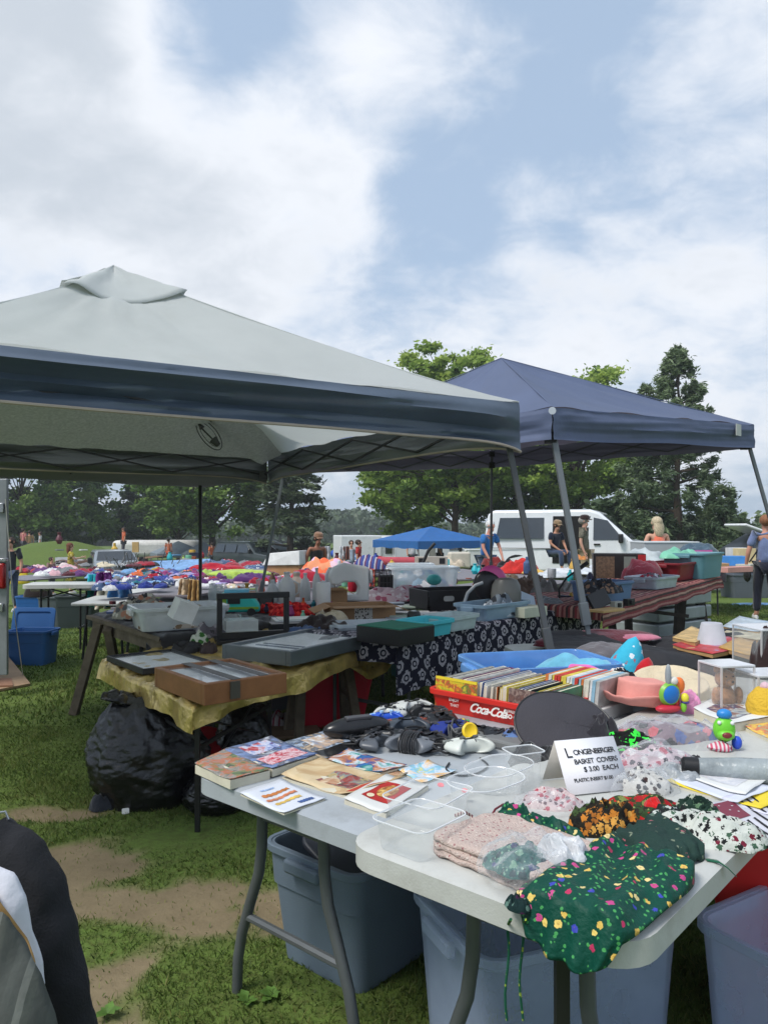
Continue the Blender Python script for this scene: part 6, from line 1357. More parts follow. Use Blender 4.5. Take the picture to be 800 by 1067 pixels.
garment('cables and small electronics heaped in the pale blue tub', plane(520, 641, .755), R(46), (.5, .22, .13), patterned('electronics', (110, 120, 130), [(40, 44, 50), (180, 190, 200)], scale=16, size=.5), 121, cat='cables', name='cable_heap', amp=.6, freq=5)
q = MB(); q.tube([depth(583, 628, 7.2), depth(582, 614, 7.2), depth(590, 602, 7.2), depth(604, 592, 7.2)], .010, 8); q.tube([depth(604, 592, 7.2), depth(612, 586, 7.2)], .02, 8); o = q.build('desk_lamp_arm', m_blk); tag(o, 'thin black bent lamp arm between the two grey poles', 'lamp arm')
bx = ['rusty brown tin', 'grey plastic-wrapped bundle', 'brown leather satchel', 'clear bag of hardware', 'black tray', 'grey metal box', 'tan basket', 'wrapped grey parcel']
for i, (px, py, w, h, cc) in enumerate(((545, 620, .3, .15, (120, 96, 80)), (568, 622, .3, .16, (130, 128, 124)), (556, 614, .3, .16, (96, 76, 62)), (590, 622, .28, .14, (150, 148, 144)), (600, 628, .34, .05, (30, 30, 32)), (573, 633, .3, .08, (126, 132, 136)), (533, 612, .24, .14, (150, 124, 98)), (606, 617, .22, .14, (140, 140, 140)))):
    garment(bx[i]+' in the jumble behind the rosette cloth', at(px, py, .74), R(20*i), (w, w*.7, h), cloth_m(cc) if i % 2 else mat('jumble_surface', cc, rough=.5, var=.3), 130+i, cat='oddment', name='oddment', amp=.28, freq=3)
row_table('pale table strewn with papers behind the rosette-cloth table', (440, 606), (620, 598), 1.5, .74)
row_table('white table edge running behind the black crate', (470, 622), (600, 606), 1.0, .72)
items = [('red cloth bundle on the far table before the van', (540, 597), (.62, .3, .2), (200, 50, 44)), ('black bag right of the white-haired man', (528, 594), (.4, .3, .16), (34, 32, 34)), ('yellow folded card on the papers below the van', (555, 597), (.4, .25, .05), (214, 170, 70)),
         ('red and white packets at the left of the pale table', (447, 606), (.5, .3, .08), (200, 80, 70)), ('low stack of white prints right of the yellow card', (590, 596), (.8, .6, .06), (206, 208, 212)), ('white sheets spread on the table before the seated man', (573, 600), (.9, .5, .05), (200, 204, 208)),
         ('wide sheaf of white papers left of the black cabinet', (636, 592), (1.1, .7, .08), (208, 212, 218)), ('second sheaf of white papers below the plaid man', (612, 597), (.8, .5, .07), (196, 202, 208)), ('orange-brown cap on the papers by the plaid man', (604, 583), (.3, .2, .1), (200, 130, 70)),
         ('dark red box on the far table beside the black stand', (512, 592), (.5, .2, .2), (120, 34, 34)), ('pale cream cloth on the far left of the same table', (470, 590), (.6, .4, .2), (204, 190, 170))]
for i, (lab, p, d, cc) in enumerate(items): garment(lab, at(*p, .76), R(15*i), d, cloth_m(cc), 150+i, cat='bundle', name='bundle', amp=.3)
# far table with arched legs in front of the van
r = row_table('far white table with arched black legs before the van', (480, 577.5), (592, 576.5), .8, .80, mt=m_tab)
for k in range(5):
    q = MB(); x = -1.7+k*.85; q.tube([(x+.38*math.cos(a_), -.3, .36+.36*math.sin(a_)) for a_ in [PI*j/12 for j in range(13)]], .022, 6); q.build('arched_leg', m_blk, r)
tn = ['brown bowl', 'white teapot', 'tan figurine', 'grey mug', 'wooden carving', 'cream pot', 'small brass lamp', 'pale dish', 'brown jar', 'white vase', 'red-brown jug', 'tan basket']
for i in range(12):
    jug(tn[i]+' on the far table before the white van', at(500+7.4*i, 576.6, .81), (m_of(6, 20), m_of(5+3*((i*7) % 3), 20)), plast([(150, 110, 86), (210, 208, 204), (176, 150, 120), (130, 128, 124), (110, 80, 60), (206, 196, 176)][i % 6]), handle=False, n=10, cat='curio', name='curio', prof=[(.6, 0), (1, .4), (.5, .8), (.7, 1)])
# white-haired man's goods: white tub, cabinet on stand
tote('white tub under the hands of the white-haired man', at(497, 588, .72), R(5), .55, .4, .38, (214, 216, 214), taper=.9, ribs=False)
slab('white_bucket', 'white cream bucket left of the white-haired man', 'bucket', at(478, 592, .70), R(8), (.5, .3, .38), mat('cream_plastic', (208, 200, 184), rough=.5), bevel=.04)
row_table('small dark table at the white-haired man', (482, 588), (520, 586), .5, .72, mt=plast((50, 34, 30)))
slab('beige_stereo', 'beige stereo unit with two dark speaker cones', 'stereo', at(449, 589, .90), R(2), (.62, .3, .17), plast((176, 168, 156)), parts=(('cone', (-.2, -.152, .09), (.11, .006, .11), m_blk), ('cone', (.2, -.152, .09), (.11, .006, .11), m_blk)))
slab('upright_grey_speaker', 'tall narrow grey cabinet standing in front of the blue canopy', 'cabinet', at(450, 581, .76), R(3), (.22, .2, .42), plast((136, 138, 132)), parts=(('face', (0, -.102, .22), (.15, .006, .34), mat('cabinet_face', (160, 162, 156), rough=.6)),))
q = MB(); q.tube([depth(440, 588, 14), depth(446, 574, 14), depth(453, 566, 14)], .03, 8); o = q.build('bent_arm', m_blk); tag(o, 'black bent arm beside the tall grey cabinet', 'arm')
slab('aqua_carton', 'small aqua carton between the stereo and cream bucket', 'carton', at(463, 590, .80), R(10), (.2, .15, .16), plast((110, 200, 205)))
# left of it: racks, blue ball and others behind the plush
slab('blue_cabinet', 'tall royal blue stand beside the man in the tank top', 'stand', at(338, 588, .45), R(10), (.36, .3, .62), plast((36, 54, 160)))
q = MB(); q.blob((0, 0, 0), (.5, .5, .45), 18, amp=.05, flat=False); o = q.build('blue_bag', plast((28, 78, 180))); place(o, at(349, 578, .95)+Vector((0, 0, .05))); tag(o, 'round bright blue bag hanging behind the quilt', 'bag')
for i, (px, cc, lab) in enumerate(((337, (40, 30, 30), 'dark coat on the rail right of the tank-top man'), (341, (190, 190, 196), 'pale shirt on the rail beside the dark coat'), (357, (205, 205, 208), 'white shirt on the rail right of the blue bag'), (361, (110, 60, 50), 'russet coat at the right end of the rail'))):
    hang(lab, px, 570, 584, 20, 6, cloth_m(cc), 20+i)
row_table('crowded far table below the clothes rail', (335, 588), (405, 586), .8, .74)
clothes(10, (340, 405), (583, 588), .80, 'on the crowded table below the clothes rail', [21, 12, 13, 9, 5, 11], 9, (8, 14), (5, 7))

# ------------------------------------------------------------------ striped-cloth table at the right
s0 = Vector((1.78, 6.38, .775)); s1 = Vector((4.30, 9.9, .83)); us = (s1-s0); us.z = 0; Ls = us.length; us.normalize(); ps = Vector((-us.y, us.x, 0)); ds = 1.0
m_strp = striped('red_stripe_cloth', [(120, 42, 48), (186, 128, 118), (150, 56, 58), (96, 60, 52), (202, 160, 140), (140, 50, 54), (60, 40, 38), (176, 110, 100)], 6.2, 1, 'UV', wob=.03)
r = thing('plank_table', 'long plank table on dark trestles under the striped red cloth', 'table', (s0.x, s0.y, 0)); o0 = Vector((s0.x, s0.y, 0)); P4 = [s0, Vector((s1.x, s1.y, .83)), Vector((s1.x, s1.y, .83))+ps*ds, s0+ps*ds]
mb = MB(); mb.add([p-o0 for p in P4]+[p-o0-Vector((0, 0, .04)) for p in P4], [(0, 1, 2, 3), (7, 6, 5, 4), (0, 4, 5, 1), (1, 5, 6, 2), (2, 6, 7, 3), (3, 7, 4, 0)]); mb.build('board', m_sawwood, r, smooth=False)
m_dk = mat('dark_stained_wood', (58, 50, 44), rough=.85, var=.3)
for (px, py, tx, ty) in ((640, 676, 630, 655), (706, 668, 712, 625), (733, 657, 722, 622), (655, 672, 653, 640)):
    p = plane(px, py, 0); tq = plane(tx, ty, .77) if False else Vector((p.x+(tx-px)/F0*p.y*.7, p.y, .76)); q = MB(); q.tube([tq-o0, p-o0], .075 if px > 700 else .055, sq=True); q.build('leg', m_dk, r, smooth=False)
q = MB(); q.tube([plane(653, 660, .17)-o0, plane(704, 668, .10)-o0], .03, sq=True); q.tube([plane(653, 634, .50)-o0, plane(716, 642, .38)-o0], .03, sq=True); q.build('rail', m_dk, r, smooth=False)
drape('striped_cloth', 'red and tan striped cloth running the length of the plank table', [s0-ps*.02, s1-ps*.02, s1+ps*ds, s0+ps*ds], [.78, .835, .835, .78], (.16, .10, .02, .10), m_strp, nu=160, nv=60, wave=.02, hem=.03, seed=33, freq=6, wr=.006)
q = MB()
for k in range(3): q.box((0, 0, .13+k*.20), (1.3, .7, .17))
o = q.build('drawer_tower', mat('frosted_drawers', (150, 158, 160), rough=.3), bevel=.02); place(o, plane(692, 664, 0)+Vector((.2, .6, -.05)), RU-.2); tag(o, 'frosted plastic drawers stored below the plank table', 'drawers')
slab('white_card_under', 'white price card hanging below the striped cloth', 'card', depth(630, 640, 6.5), R(40), (.14, .01, .11), mat('white_card', (205, 206, 206), rough=.6))
# things on it
r = thing('wooden_cabinet', 'black and red two-panelled cabinet with mesh doors', 'cabinet', at(644, 605, .80), R(-12)); q = MB(); q.box((0, 0, .17), (.62, .3, .34)); q.build('carcass', plast((30, 26, 26)), r, smooth=False, bevel=.006)
q = MB(); q.box((-.17, -.152, .17), (.22, .01, .27)); q.build('door', mat('mesh_door', (106, 84, 66), rough=.7, var=.4, vscale=40), r, smooth=False); q = MB(); q.box((.12, -.152, .17), (.14, .01, .27)); q.build('door', mat('glass_door', (120, 126, 120), rough=.3), r, smooth=False); q = MB(); q.box((.26, -.153, .17), (.09, .012, .32)); q.build('red_panel', plast((170, 30, 34)), r, smooth=False)
slab('white_counter_box', 'large white rectangular box in front of the woman in orange', 'box', at(691, 593, .86), R(3), (m_of(58, 11), .55, m_of(29, 11)), mat('laminate_shade_tone', (168, 173, 176), rough=.35, var=.04), bevel=.01, parts=(('lid', (0, 0, m_of(29, 11)), (m_of(59, 11), .57, .02), mat('laminate_lit_tone', (210, 214, 216), rough=.35, var=.04)),))  # one white box: shade painted into its sides, light into the top slab
tote('blue denim-coloured tub at the left of the striped cloth', plane(627, 625, .80), R(40), .50, .34, .17, (92, 120, 160), taper=.92, ribs=False)
garment('cords and tools overflowing the blue tub', plane(627, 617, .90), R(40), (.42, .26, .10), patterned('cords', (50, 50, 54), [(90, 90, 92), (140, 110, 90)], scale=20, size=.4), 171, cat='cords', name='cord_heap', amp=.6, freq=5)
slab('tilted_panel', 'black flat panel tilted against the blue tub', 'panel', plane(626, 632, .80)+Vector((0, -.05, .0)), R(30), (.20, .03, .14), plast((34, 32, 32)), rx=R(-25), ry=R(-16))
tote('clear shallow bin of bright oddments on the striped cloth', plane(679, 612, .82), R(48), .62, .34, .12, (190, 200, 212), alpha=.6, taper=.9, ribs=False)
garment('mixed small toys in the clear shallow bin', plane(679, 611, .83), R(48), (.5, .26, .12), patterned('toy_mix', (120, 100, 110), [(170, 40, 60), (40, 40, 50), (200, 200, 205), (60, 120, 90)], scale=14, size=.5), 172, cat='toys', name='toy_heap', amp=.6, freq=5)
tote('dark red laundry basket behind the clear shallow bin', plane(699, 603, .84), R(50), .72, .45, .2, (128, 24, 36), taper=.85, ribs=False)
garment('dark red scarves piled in front of the laundry basket', plane(668, 603, .86), R(50), (.5, .4, .18), cloth_m((120, 40, 56)), 173, cat='scarves', name='scarf_pile', amp=.5)
tote('teal rectangular crate carrying a pink card', plane(722, 601, .84), R(50), .80, .50, .30, (92, 140, 152), taper=.9, ribs=False)
slab('pink_card', 'bright pink card taped to the teal crate', 'card', plane(738, 597, .86)+Vector((-.08, -.06, 0)), R(28), (.36, .008, .30), mat('pink_card', (240, 96, 180), rough=.6), bevel=.001, rx=R(-6))
garment('white and grey bags piled left of the teal crate', plane(672, 593, .90), R(45), (1.0, .6, .24), mat('bag_film', (180, 188, 190), rough=.4, var=.2), 174, cat='bags', name='bag_pile', amp=.45)
garment('green bag lying on the rim of the teal crate', plane(708, 581, 1.08), R(45), (.8, .3, .10), mat('green_film', (120, 190, 160), rough=.4), 175, cat='bag', name='green_bag', amp=.3)
garment('blue-grey clothes spilling over the teal crate', plane(728, 577, 1.10), R(45), (.5, .4, .14), cloth_m((66, 88, 104)), 176, cat='clothes', name='clothes_spill', amp=.5)
for i, (px, py, lab) in enumerate(((642, 634, 'small silver camera on the striped cloth edge'), (655, 631, 'small black camera right of the silver one'))):
    slab('camera', lab, 'camera', plane(px, py, .785), R(35), (.10, .05, .06), plast((170, 168, 160) if i == 0 else (26, 26, 28)), parts=(('lens', (.0, -.03, .03), (.035, .02, .035), m_blk), ))
slab('wood_offcut', 'tan wooden tray at the left corner of the striped cloth', 'tray', plane(632, 637, .785), R(40), (.30, .14, .02), mat('tan_wood', (200, 165, 110), rough=.8))
# far right tables
row_table('far right table crowded with books before the trees', (744, 594), (800, 590), 1.2, .78, mt=m_tab)
row_table('second far right table behind the woman in grey blue', (700, 584), (790, 582), .9, .78)
for i, (px, py, d, cc, lab) in enumerate(((757, 589, (.62, .34, .17), (60, 130, 200), 'bright blue crate on the far right table'), (775, 588, (.3, .3, .3), (206, 186, 140), 'upright tan box at the right of the blue crate'), (768, 583, (.4, .3, .26), (206, 208, 212), 'white carton behind the blue crate'), (742, 593, (.4, .3, .1), (190, 150, 110), 'low tan box on the left of the far right table'), (783, 593, (.4, .3, .08), (200, 196, 184), 'cream books at the right edge of the far table'), (765, 596, (.6, .2, .08), (205, 150, 140), 'pink and white books along the far table front'), (722, 582, (.7, .4, .1), (200, 202, 206), 'white packets on the second far right table'), (738, 581, (.4, .3, .12), (180, 150, 140), 'beige packet heap beside the white packets'))):
    slab('carton' if i else 'crate', lab, 'carton', at(px, py, .80), R(8*i-10), d, mat('carton_card', cc, rough=.6))
tote('dark grey tub on the grass under the far right table', at(775, 622, 0), R(5), .9, .6, .5, (92, 98, 106), taper=.9)
garment('pale tarp folded on the grass beneath the far right table', at(760, 614, 0), R(5), (1.1, .7, .16), cloth_m((206, 200, 186)), 181, cat='tarp', name='folded_tarp')
garment('dark bag hanging on the end of the far right table', at(748, 606, .35), R(5), (.3, .3, .5), cloth_m((52, 44, 54)), 182, cat='bag', name='dark_bag', amp=.15)
garment('flat light blue cloth dropped on the grass by the woman', at(785, 630, .0), R(5), (1.0, .35, .03), cloth_m((110, 160, 205)), 183, cat='cloth', name='blue_cloth', amp=.2)
# ------------------------------------------------------------------ near tables
P1 = Vector((-.565, 2.23)); Z1 = .74
folding_table('pale grey folding table with magazines, its curved legs on the grass', P1, RU, 2.44, .80, Z1, mtop=m_tab2, inset=.20, ls=.18)
Pa = Vector((-.095, 1.63)); Z2 = .79
folding_table('cream white folding table heaped with cloth basket covers, nearest of all', Pa, RU, 2.44, .65, Z2, mtop=m_tab, inset=.22)
# third table beyond, crosswise, under the dark cloths and framed things
T3 = plane(560, 694, .72)
folding_table('folding table at the far end of the near rows, under black cloth', (.75, 4.0), R(12), 2.9, .95, .70, style='straight')
for o in list(bpy.data.objects):
    if o.name.startswith('folding_table') and o.get('label', '').startswith('folding table at the far end'): o.location.y += .95

def sheet4(name, label, cs, z, th, m_, cat='magazine', curl=.004, pages=None, block=(), n=10):
    """flat printed thing from the four corners (left, near, right, far) it covers on the table plane"""
    c = [plane(px, py, z) for px, py in cs]; o0 = (c[0]+c[1]+c[2]+c[3])/4; r = thing(name, label, cat, o0)
    def f(u, v, k=0): p = c[0].lerp(c[1], u).lerp(c[3].lerp(c[2], u), v); return p+Vector((0, 0, th+curl*fbm(Vector((u*2+z*50, v*2, 1)), 2)+curl*1.2*(abs(u-.5)*2)**3))-o0
    mb = MB(); mb.grid(f, n, n); mb.build('cover', m_, r, ang=180, solid=.0012)
    if th > .003:
        q = MB(); vs = [p-o0 for p in c]; s = .985; vs = [Vector((p.x*s, p.y*s, 0)) for p in vs]; q.add(vs+[v+Vector((0, 0, th-.0015)) for v in vs], [(3, 2, 1, 0), (4, 5, 6, 7), (0, 1, 5, 4), (1, 2, 6, 5), (2, 3, 7, 6), (3, 0, 4, 7)]); q.build('pages', pages or mat('page_paper', (206, 200, 180), rough=.85, var=.08, vscale=30), r, smooth=False)
    for (nm, u0, u1, v0, v1, bm_) in block:
        q = MB(); q.grid(lambda u, v: Vector(f(u0+(u1-u0)*u, v0+(v1-v0)*v))+Vector((0, 0, .0008)), 6, 6); q.build(nm, bm_, r, ang=180)
    return r, f
def txt(body, parent, origin, ux, uy, size, m_, name='lettering', shear=0, spacing=1, bold=0.0, font=None):
    """raised-flat lettering; ux, uy: unit directions of the baseline and of up"""
    cu = bpy.data.curves.new(name, 'FONT'); cu.body = body; cu.size = size; cu.shear = shear; cu.space_character = spacing; cu.offset = bold; cu.extrude = .0004
    o = bpy.data.objects.new(name, cu); COL.objects.link(o); ux = Vector(ux).normalized(); uy = Vector(uy); uy = (uy-ux*uy.dot(ux)).normalized(); uz = ux.cross(uy)
    Mx = Matrix((ux, uy, uz)).transposed().to_4x4(); Mx.translation = Vector(origin)
    dg = bpy.context.evaluated_depsgraph_get(); me = bpy.data.meshes.new_from_object(o.evaluated_get(dg)); COL.objects.unlink(o); bpy.data.objects.remove(o)
    me.transform(Mx); me.materials.clear(); me.materials.append(m_); q = bpy.data.objects.new(name, me); COL.objects.link(q)
    if parent: q.parent = parent
    return q
ink = mat('black_ink', (20, 20, 24), rough=.7)
WHT = mat('white_paper', (215, 216, 214), rough=.7, var=.04)
sheet4('comic_book', 'thick grey-covered comic collection at the left corner of the table', ((203, 806), (240, 823), (282, 812), (237, 789)), Z1, .026, printed([(90, 88, 84), (150, 146, 138), (180, 100, 70), (110, 130, 90), (60, 58, 60), (170, 165, 150)], 16, seed=1), 'book')
r, f = sheet4('comic_book', 'comic with blue heroes and red block lettering, second from the left', ((234, 790), (284, 810), (331, 794), (283, 775)), Z1+.004, .022, printed([(50, 64, 110), (120, 140, 180), (70, 70, 84), (190, 195, 205), (40, 44, 60)], 12, seed=2), 'comic',
       block=(('red_title', .55, .88, .12, .92, printed([(190, 40, 60), (220, 200, 205), (170, 30, 50), (200, 60, 80)], 40, seed=31, key='red_title_print')), ('cover_figure', .08, .42, .2, .8, printed([(60, 90, 170), (200, 205, 220), (180, 60, 60), (40, 50, 90)], 22, seed=32))))
sheet4('magazine', 'dark glossy magazine with a pale figure, curling off the black one', ((293, 779), (338, 795), (391, 781), (343, 764)), Z1, .010, printed([(50, 54, 64), (170, 185, 205), (80, 84, 92), (205, 180, 150), (36, 38, 44), (120, 140, 170)], 9, seed=3, rough=.25),
       block=(('cover_figure', .1, .55, .3, .8, printed([(210, 220, 230), (190, 160, 130), (120, 130, 150), (230, 235, 240)], 16, seed=33)), ('dark_panel', .62, .98, .1, .9, mat('black_gloss', (30, 31, 34), rough=.15))))
r, f = sheet4('magazine', 'white magazine with rows of orange pastries on its cover', ((250, 829), (296, 850), (340, 834), (294, 814)), Z1, .004, mat('white_cover', (212, 216, 224), rough=.35, var=.03))
for (u0, u1, v0, v1, cc) in ((.30, .40, .18, .78, (196, 120, 60)), (.47, .56, .12, .80, (210, 130, 90)), (.63, .72, .16, .74, (222, 180, 90)), (.80, .90, .5, .85, (60, 90, 150)), (.15, .20, .3, .62, (150, 175, 215))):
    q = MB(); q.grid(lambda u, v: Vector(f(u0+(u1-u0)*(.5+(u-.5)*(.6+.4*math.sin(v*17)**2)), v0+(v1-v0)*v))+Vector((0, 0, .0012)), 4, 22); q.build('pastry_picture', mat('cover_ink', cc, rough=.4, var=.35, vscale=50), r, ang=180)
sheet4('newspaper', 'yellowed folded comic paper fanned open in the middle', ((293, 813), (362, 833), (421, 815), (332, 793)), Z1, .008, printed([(200, 178, 138), (206, 186, 150), (180, 150, 110), (204, 184, 146), (196, 172, 130)], 5, seed=4, rough=.8), 'newspaper', curl=.008,
       block=(('front_panel', .38, .86, .22, .66, printed([(60, 60, 66), (150, 60, 50), (120, 130, 130), (180, 160, 110), (40, 40, 48)], 20, seed=34)), ('red_strip', .88, .97, .12, .70, mat('red_ink', (176, 60, 40), rough=.6))))
sheet4('newspaper', 'second yellowed comic paper peeping out under the first', ((330, 818), (366, 835), (425, 808), (392, 797)), Z1, .004, printed([(196, 176, 140), (170, 120, 90), (206, 190, 160), (90, 80, 70)], 12, seed=5, rough=.8), 'newspaper')
sheet4('comic_book', 'blue and green cartoon comic behind the yellowed papers', ((342, 795), (396, 808), (424, 800), (363, 783)), Z1+.006, .006, printed([(50, 130, 180), (40, 80, 150), (190, 120, 60), (200, 210, 220), (60, 150, 140), (30, 60, 110)], 12, seed=6), 'comic')
r, f = sheet4('cookbook', 'white cookbook with a red square and a bowl on its cover', ((358, 838), (402, 853), (447, 823), (403, 812)), Z1, .012, mat('white_cover', (214, 214, 210), rough=.4, var=.03), 'book')
q = MB(); q.grid(lambda u, v: Vector(f(.18+.62*u, .22+.56*v))+Vector((0, 0, .001)), 8, 8); q.build('red_square', mat('red_cover_ink', (176, 36, 30), rough=.4), r, ang=180)
q = MB(); q.add([Vector(f(.50+.20*math.cos(k*PI/12), .52+.17*math.sin(k*PI/12)))+Vector((0, 0, .002)) for k in range(24)], [tuple(range(24))]); q.build('bowl_picture', printed([(220, 150, 60), (120, 60, 30), (226, 190, 110), (150, 90, 40)], 45, seed=9), r)
q = MB(); q.add([Vector(f(.32+.07*math.cos(k*PI/8), .30+.06*math.sin(k*PI/8)))+Vector((0, 0, .0022)) for k in range(16)], [tuple(range(16))]); q.build('bowl_picture', mat('cream_ink', (226, 214, 180), rough=.5), r)
sheet4('puzzle_book', 'small yellow and pale blue children booklet near the game pads', ((415, 805), (442, 818), (476, 805), (446, 794)), Z1, .004, printed([(228, 214, 90), (120, 190, 220), (215, 225, 235), (240, 180, 60), (110, 170, 220), (214, 222, 240)], 14, seed=7, rough=.3), 'booklet')

# game controllers
def cable(label, pts, r=.0035, col=(26, 26, 28), parent=None, z=None):
    o0 = Vector(pts[0]); out = []
    for i in range(len(pts)-1):
        a, b = Vector(pts[i]), Vector(pts[i+1])
        p0 = Vector(pts[max(i-1, 0)]); p3 = Vector(pts[min(i+2, len(pts)-1)])
        for k in range(6):
            t_ = k/6; out.append(.5*((2*a)+(b-p0)*t_+(2*p0-5*a+4*b-p3)*t_*t_+(3*a-p0-3*b+p3)*t_**3)-o0)
    out.append(Vector(pts[-1])-o0); mb = MB(); mb.tube(out, r, 6); o = mb.build('cable', mat('cable_rubber', col, rough=.5), parent)
    o.location = o0
    if not parent: tag(o, label, 'cable')
    return o
def controller(label, px, py, rz, col, w=.155, grip=.055, btn=(60, 60, 64), stick=(40, 40, 44), z=Z1, wrap=False, tilt=0, cols=None):
    r = thing('game_controller', label, 'game controller', plane(px, py, z+.004), rz, None, tilt); mb = MB(); m_ = plast(col, 'controller_shell', rough=.35); k = w/.155
    # body and two grips, blended into one shell
    def shell(u, v):
        a = 2*PI*u; s = math.cos(a); x = s*w*.5; lobe = math.exp(-((abs(s)-.78)/.22)**2)
        top = .030*k*(1+.15*lobe); y0 = .034*k*(1-.12*s*s)
        yy = math.sin(a); Yv = yy*y0
        if yy < 0: Yv = yy*(y0*(.62)+grip*k*1.25*lobe)
        c = math.sin(PI*v); h = -math.cos(PI*v)
        return (x*(.35+.65*c)*(1+.03*lobe), Yv*(.3+.7*c)-.012*k*0, top*.62+h*top*.62*(1-.25*abs(s)*0))
    mb.grid(shell, 40, 12); mb.build('shell', m_, r, ang=180)
    zt = .034*k; bm_ = plast(btn, 'button', rough=.3)
    for (x, y) in ((-.022, -.008), (.022, -.008)):
        q = MB(); q.lathe([(.010*k, zt-.004), (.006*k, zt+.004), (.0085*k, zt+.012), (.0085*k, zt+.014), (.001, zt+.013)], 14, (x*k, y*k, 0)); q.build('thumbstick', plast(stick, 'stick_rubber', rough=.6), r)
    q = MB(); q.box((-.050*k, .008*k, zt+.001), (.024*k, .008*k, .006)); q.box((-.050*k, .008*k, zt+.001), (.008*k, .024*k, .0055)); q.build('direction_pad', bm_, r, bevel=.001)
    for i, (x, y) in enumerate(((.050, .018), (.050, -.004), (.039, .007), (.061, .007))):
        q = MB(); q.lathe([(.0055*k, zt-.003), (.0055*k, zt+.004), (.001, zt+.005)], 12, (x*k, y*k, 0)); q.build('button', plast(cols[i], 'colour_button') if cols else bm_, r)
    for s in (-1, 1): q = MB(); q.box((s*.050*k, .032*k, .024*k), (.032*k, .012*k, .016*k)); q.build('shoulder_button', bm_, r, bevel=.004)
    if wrap:
        q = MB(); 
        for i in range(9):
            x = -.022+.0055*i; q.tube([(x*k+.004*math.sin(i), .045*k*math.cos(a_), .020*k+.034*k*math.sin(a_)) for a_ in [2*PI*j/16+.3*i for j in range(17)]], .0028*k, 5)
        q.build('wound_cord', plast((44, 44, 46), 'cord_rubber'), r)
    return r
controller('grey game controller wrapped in its own black cord', 428, 781, R(-24), (112, 116, 122), w=.165, wrap=True, btn=(60, 62, 68))
controller('white game controller with grey sticks beside the black disc', 487, 783, R(24), (208, 212, 204), w=.165, btn=(120, 124, 120), stick=(90, 92, 92))
controller('translucent blue controller with pale blue buttons', 402, 752, R(15), (30, 80, 190), w=.13, btn=(150, 190, 230), stick=(170, 205, 235), cols=[(160, 200, 235)]*4)
controller('pale grey controller at the far edge of the table', 428, 742, R(30), (196, 198, 194), w=.17, btn=(60, 60, 62))
controller('dark grey controller in front of the pale one', 424, 762, R(10), (58, 66, 76), w=.17, btn=(150, 70, 50), stick=(30, 30, 34))
controller('black controller lying on its side below the red crate', 455, 754, R(40), (28, 28, 30), w=.16, tilt=R(25), btn=(60, 60, 62))
controller('navy controller with coloured buttons and a yellow thumb ring', 470, 764, R(20), (28, 48, 130), w=.16, cols=[(220, 190, 40), (190, 50, 40), (220, 190, 40), (70, 160, 70)], stick=(40, 50, 90), tilt=R(12))
q = MB(); q.lathe([(.012, .0), (.026, .004), (.028, .012), (.022, .016), (.012, .010)], 20, m=Matrix.Rotation(R(70), 3, 'X')); o = q.build('yellow_ring', plast((240, 200, 30))); place(o, plane(488, 762, .79), R(20)); tag(o, 'bright yellow ring on the end of the navy controller', 'ring')
controller('black controller half buried in cords behind the grey one', 402, 772, R(-15), (36, 38, 42), w=.15, btn=(90, 90, 96))
controller('black controller left of the cord tangle', 383, 764, R(14), (30, 30, 33), w=.15)
r = thing('console_gadget', 'long black rounded gadget standing over the magazines', 'gadget', plane(372, 764, Z1+.02), R(24), None); q = MB(); q.blob((0, 0, .02), (.24, .085, .075), 22, amp=.02, flat=False); q.build('shell', plast((26, 26, 28), rough=.25), r)
q = MB(); q.box((.0, -.01, .055), (.09, .03, .012)); q.build('button_strip', plast((70, 70, 74)), r, bevel=.003)
controller('small pale blue corner of a controller beside the disc', 530, 772, R(70), (90, 120, 170), w=.12)
for (lab, px, py, rz, cc, w) in (('small black controller between the pale one and the red crate', 446, 745, -20, (34, 34, 36), .14), ('smoke grey controller upside down beside the blue one', 388, 778, 60, (84, 88, 94), .14), ('black controller against the grey tray', 500, 768, -40, (28, 28, 30), .15), ('charcoal controller in the middle of the cords', 446, 776, 35, (52, 54, 58), .14), ('white and grey controller at the back of the cord heap', 408, 746, -30, (190, 192, 188), .13)):
    controller(lab, px, py, R(rz), cc, w=w, tilt=R(8))
rd = random.Random(8)
for i, (px, py, lab) in enumerate(((376, 776, 'cord spilling toward the dark glossy magazine'), (456, 782, 'cord loop between the grey and white controllers'), (478, 772, 'cord coil under the navy controller'), (392, 768, 'tangle of black cords by the console gadget'), (440, 768, 'loops of cord between the grey and navy controllers'), (508, 770, 'coil of grey cord standing beside the white controller'), (412, 772, 'flat loops of black cord in front of the dark controller'))):
    c = plane(px, py, Z1+.006); pts = []
    for k in range(26): a_ = k*1.15+i; rr = rd.uniform(.025, .062)*(1 if i != 2 else .7); pts.append(c+Vector((rr*math.cos(a_), rr*.8*math.sin(a_), rd.uniform(0, .03 if i != 2 else .07))))
    cable(lab, pts, .0035, (34, 34, 36) if i != 2 else (80, 82, 84))
cable('thin black cord curling in front of the white controller', [plane(500, 790, Z1+.004), plane(508, 798, Z1+.004), plane(496, 806, Z1+.004), plane(478, 808, Z1+.004), plane(465, 802, Z1+.004), plane(468, 795, Z1+.004)], .003)
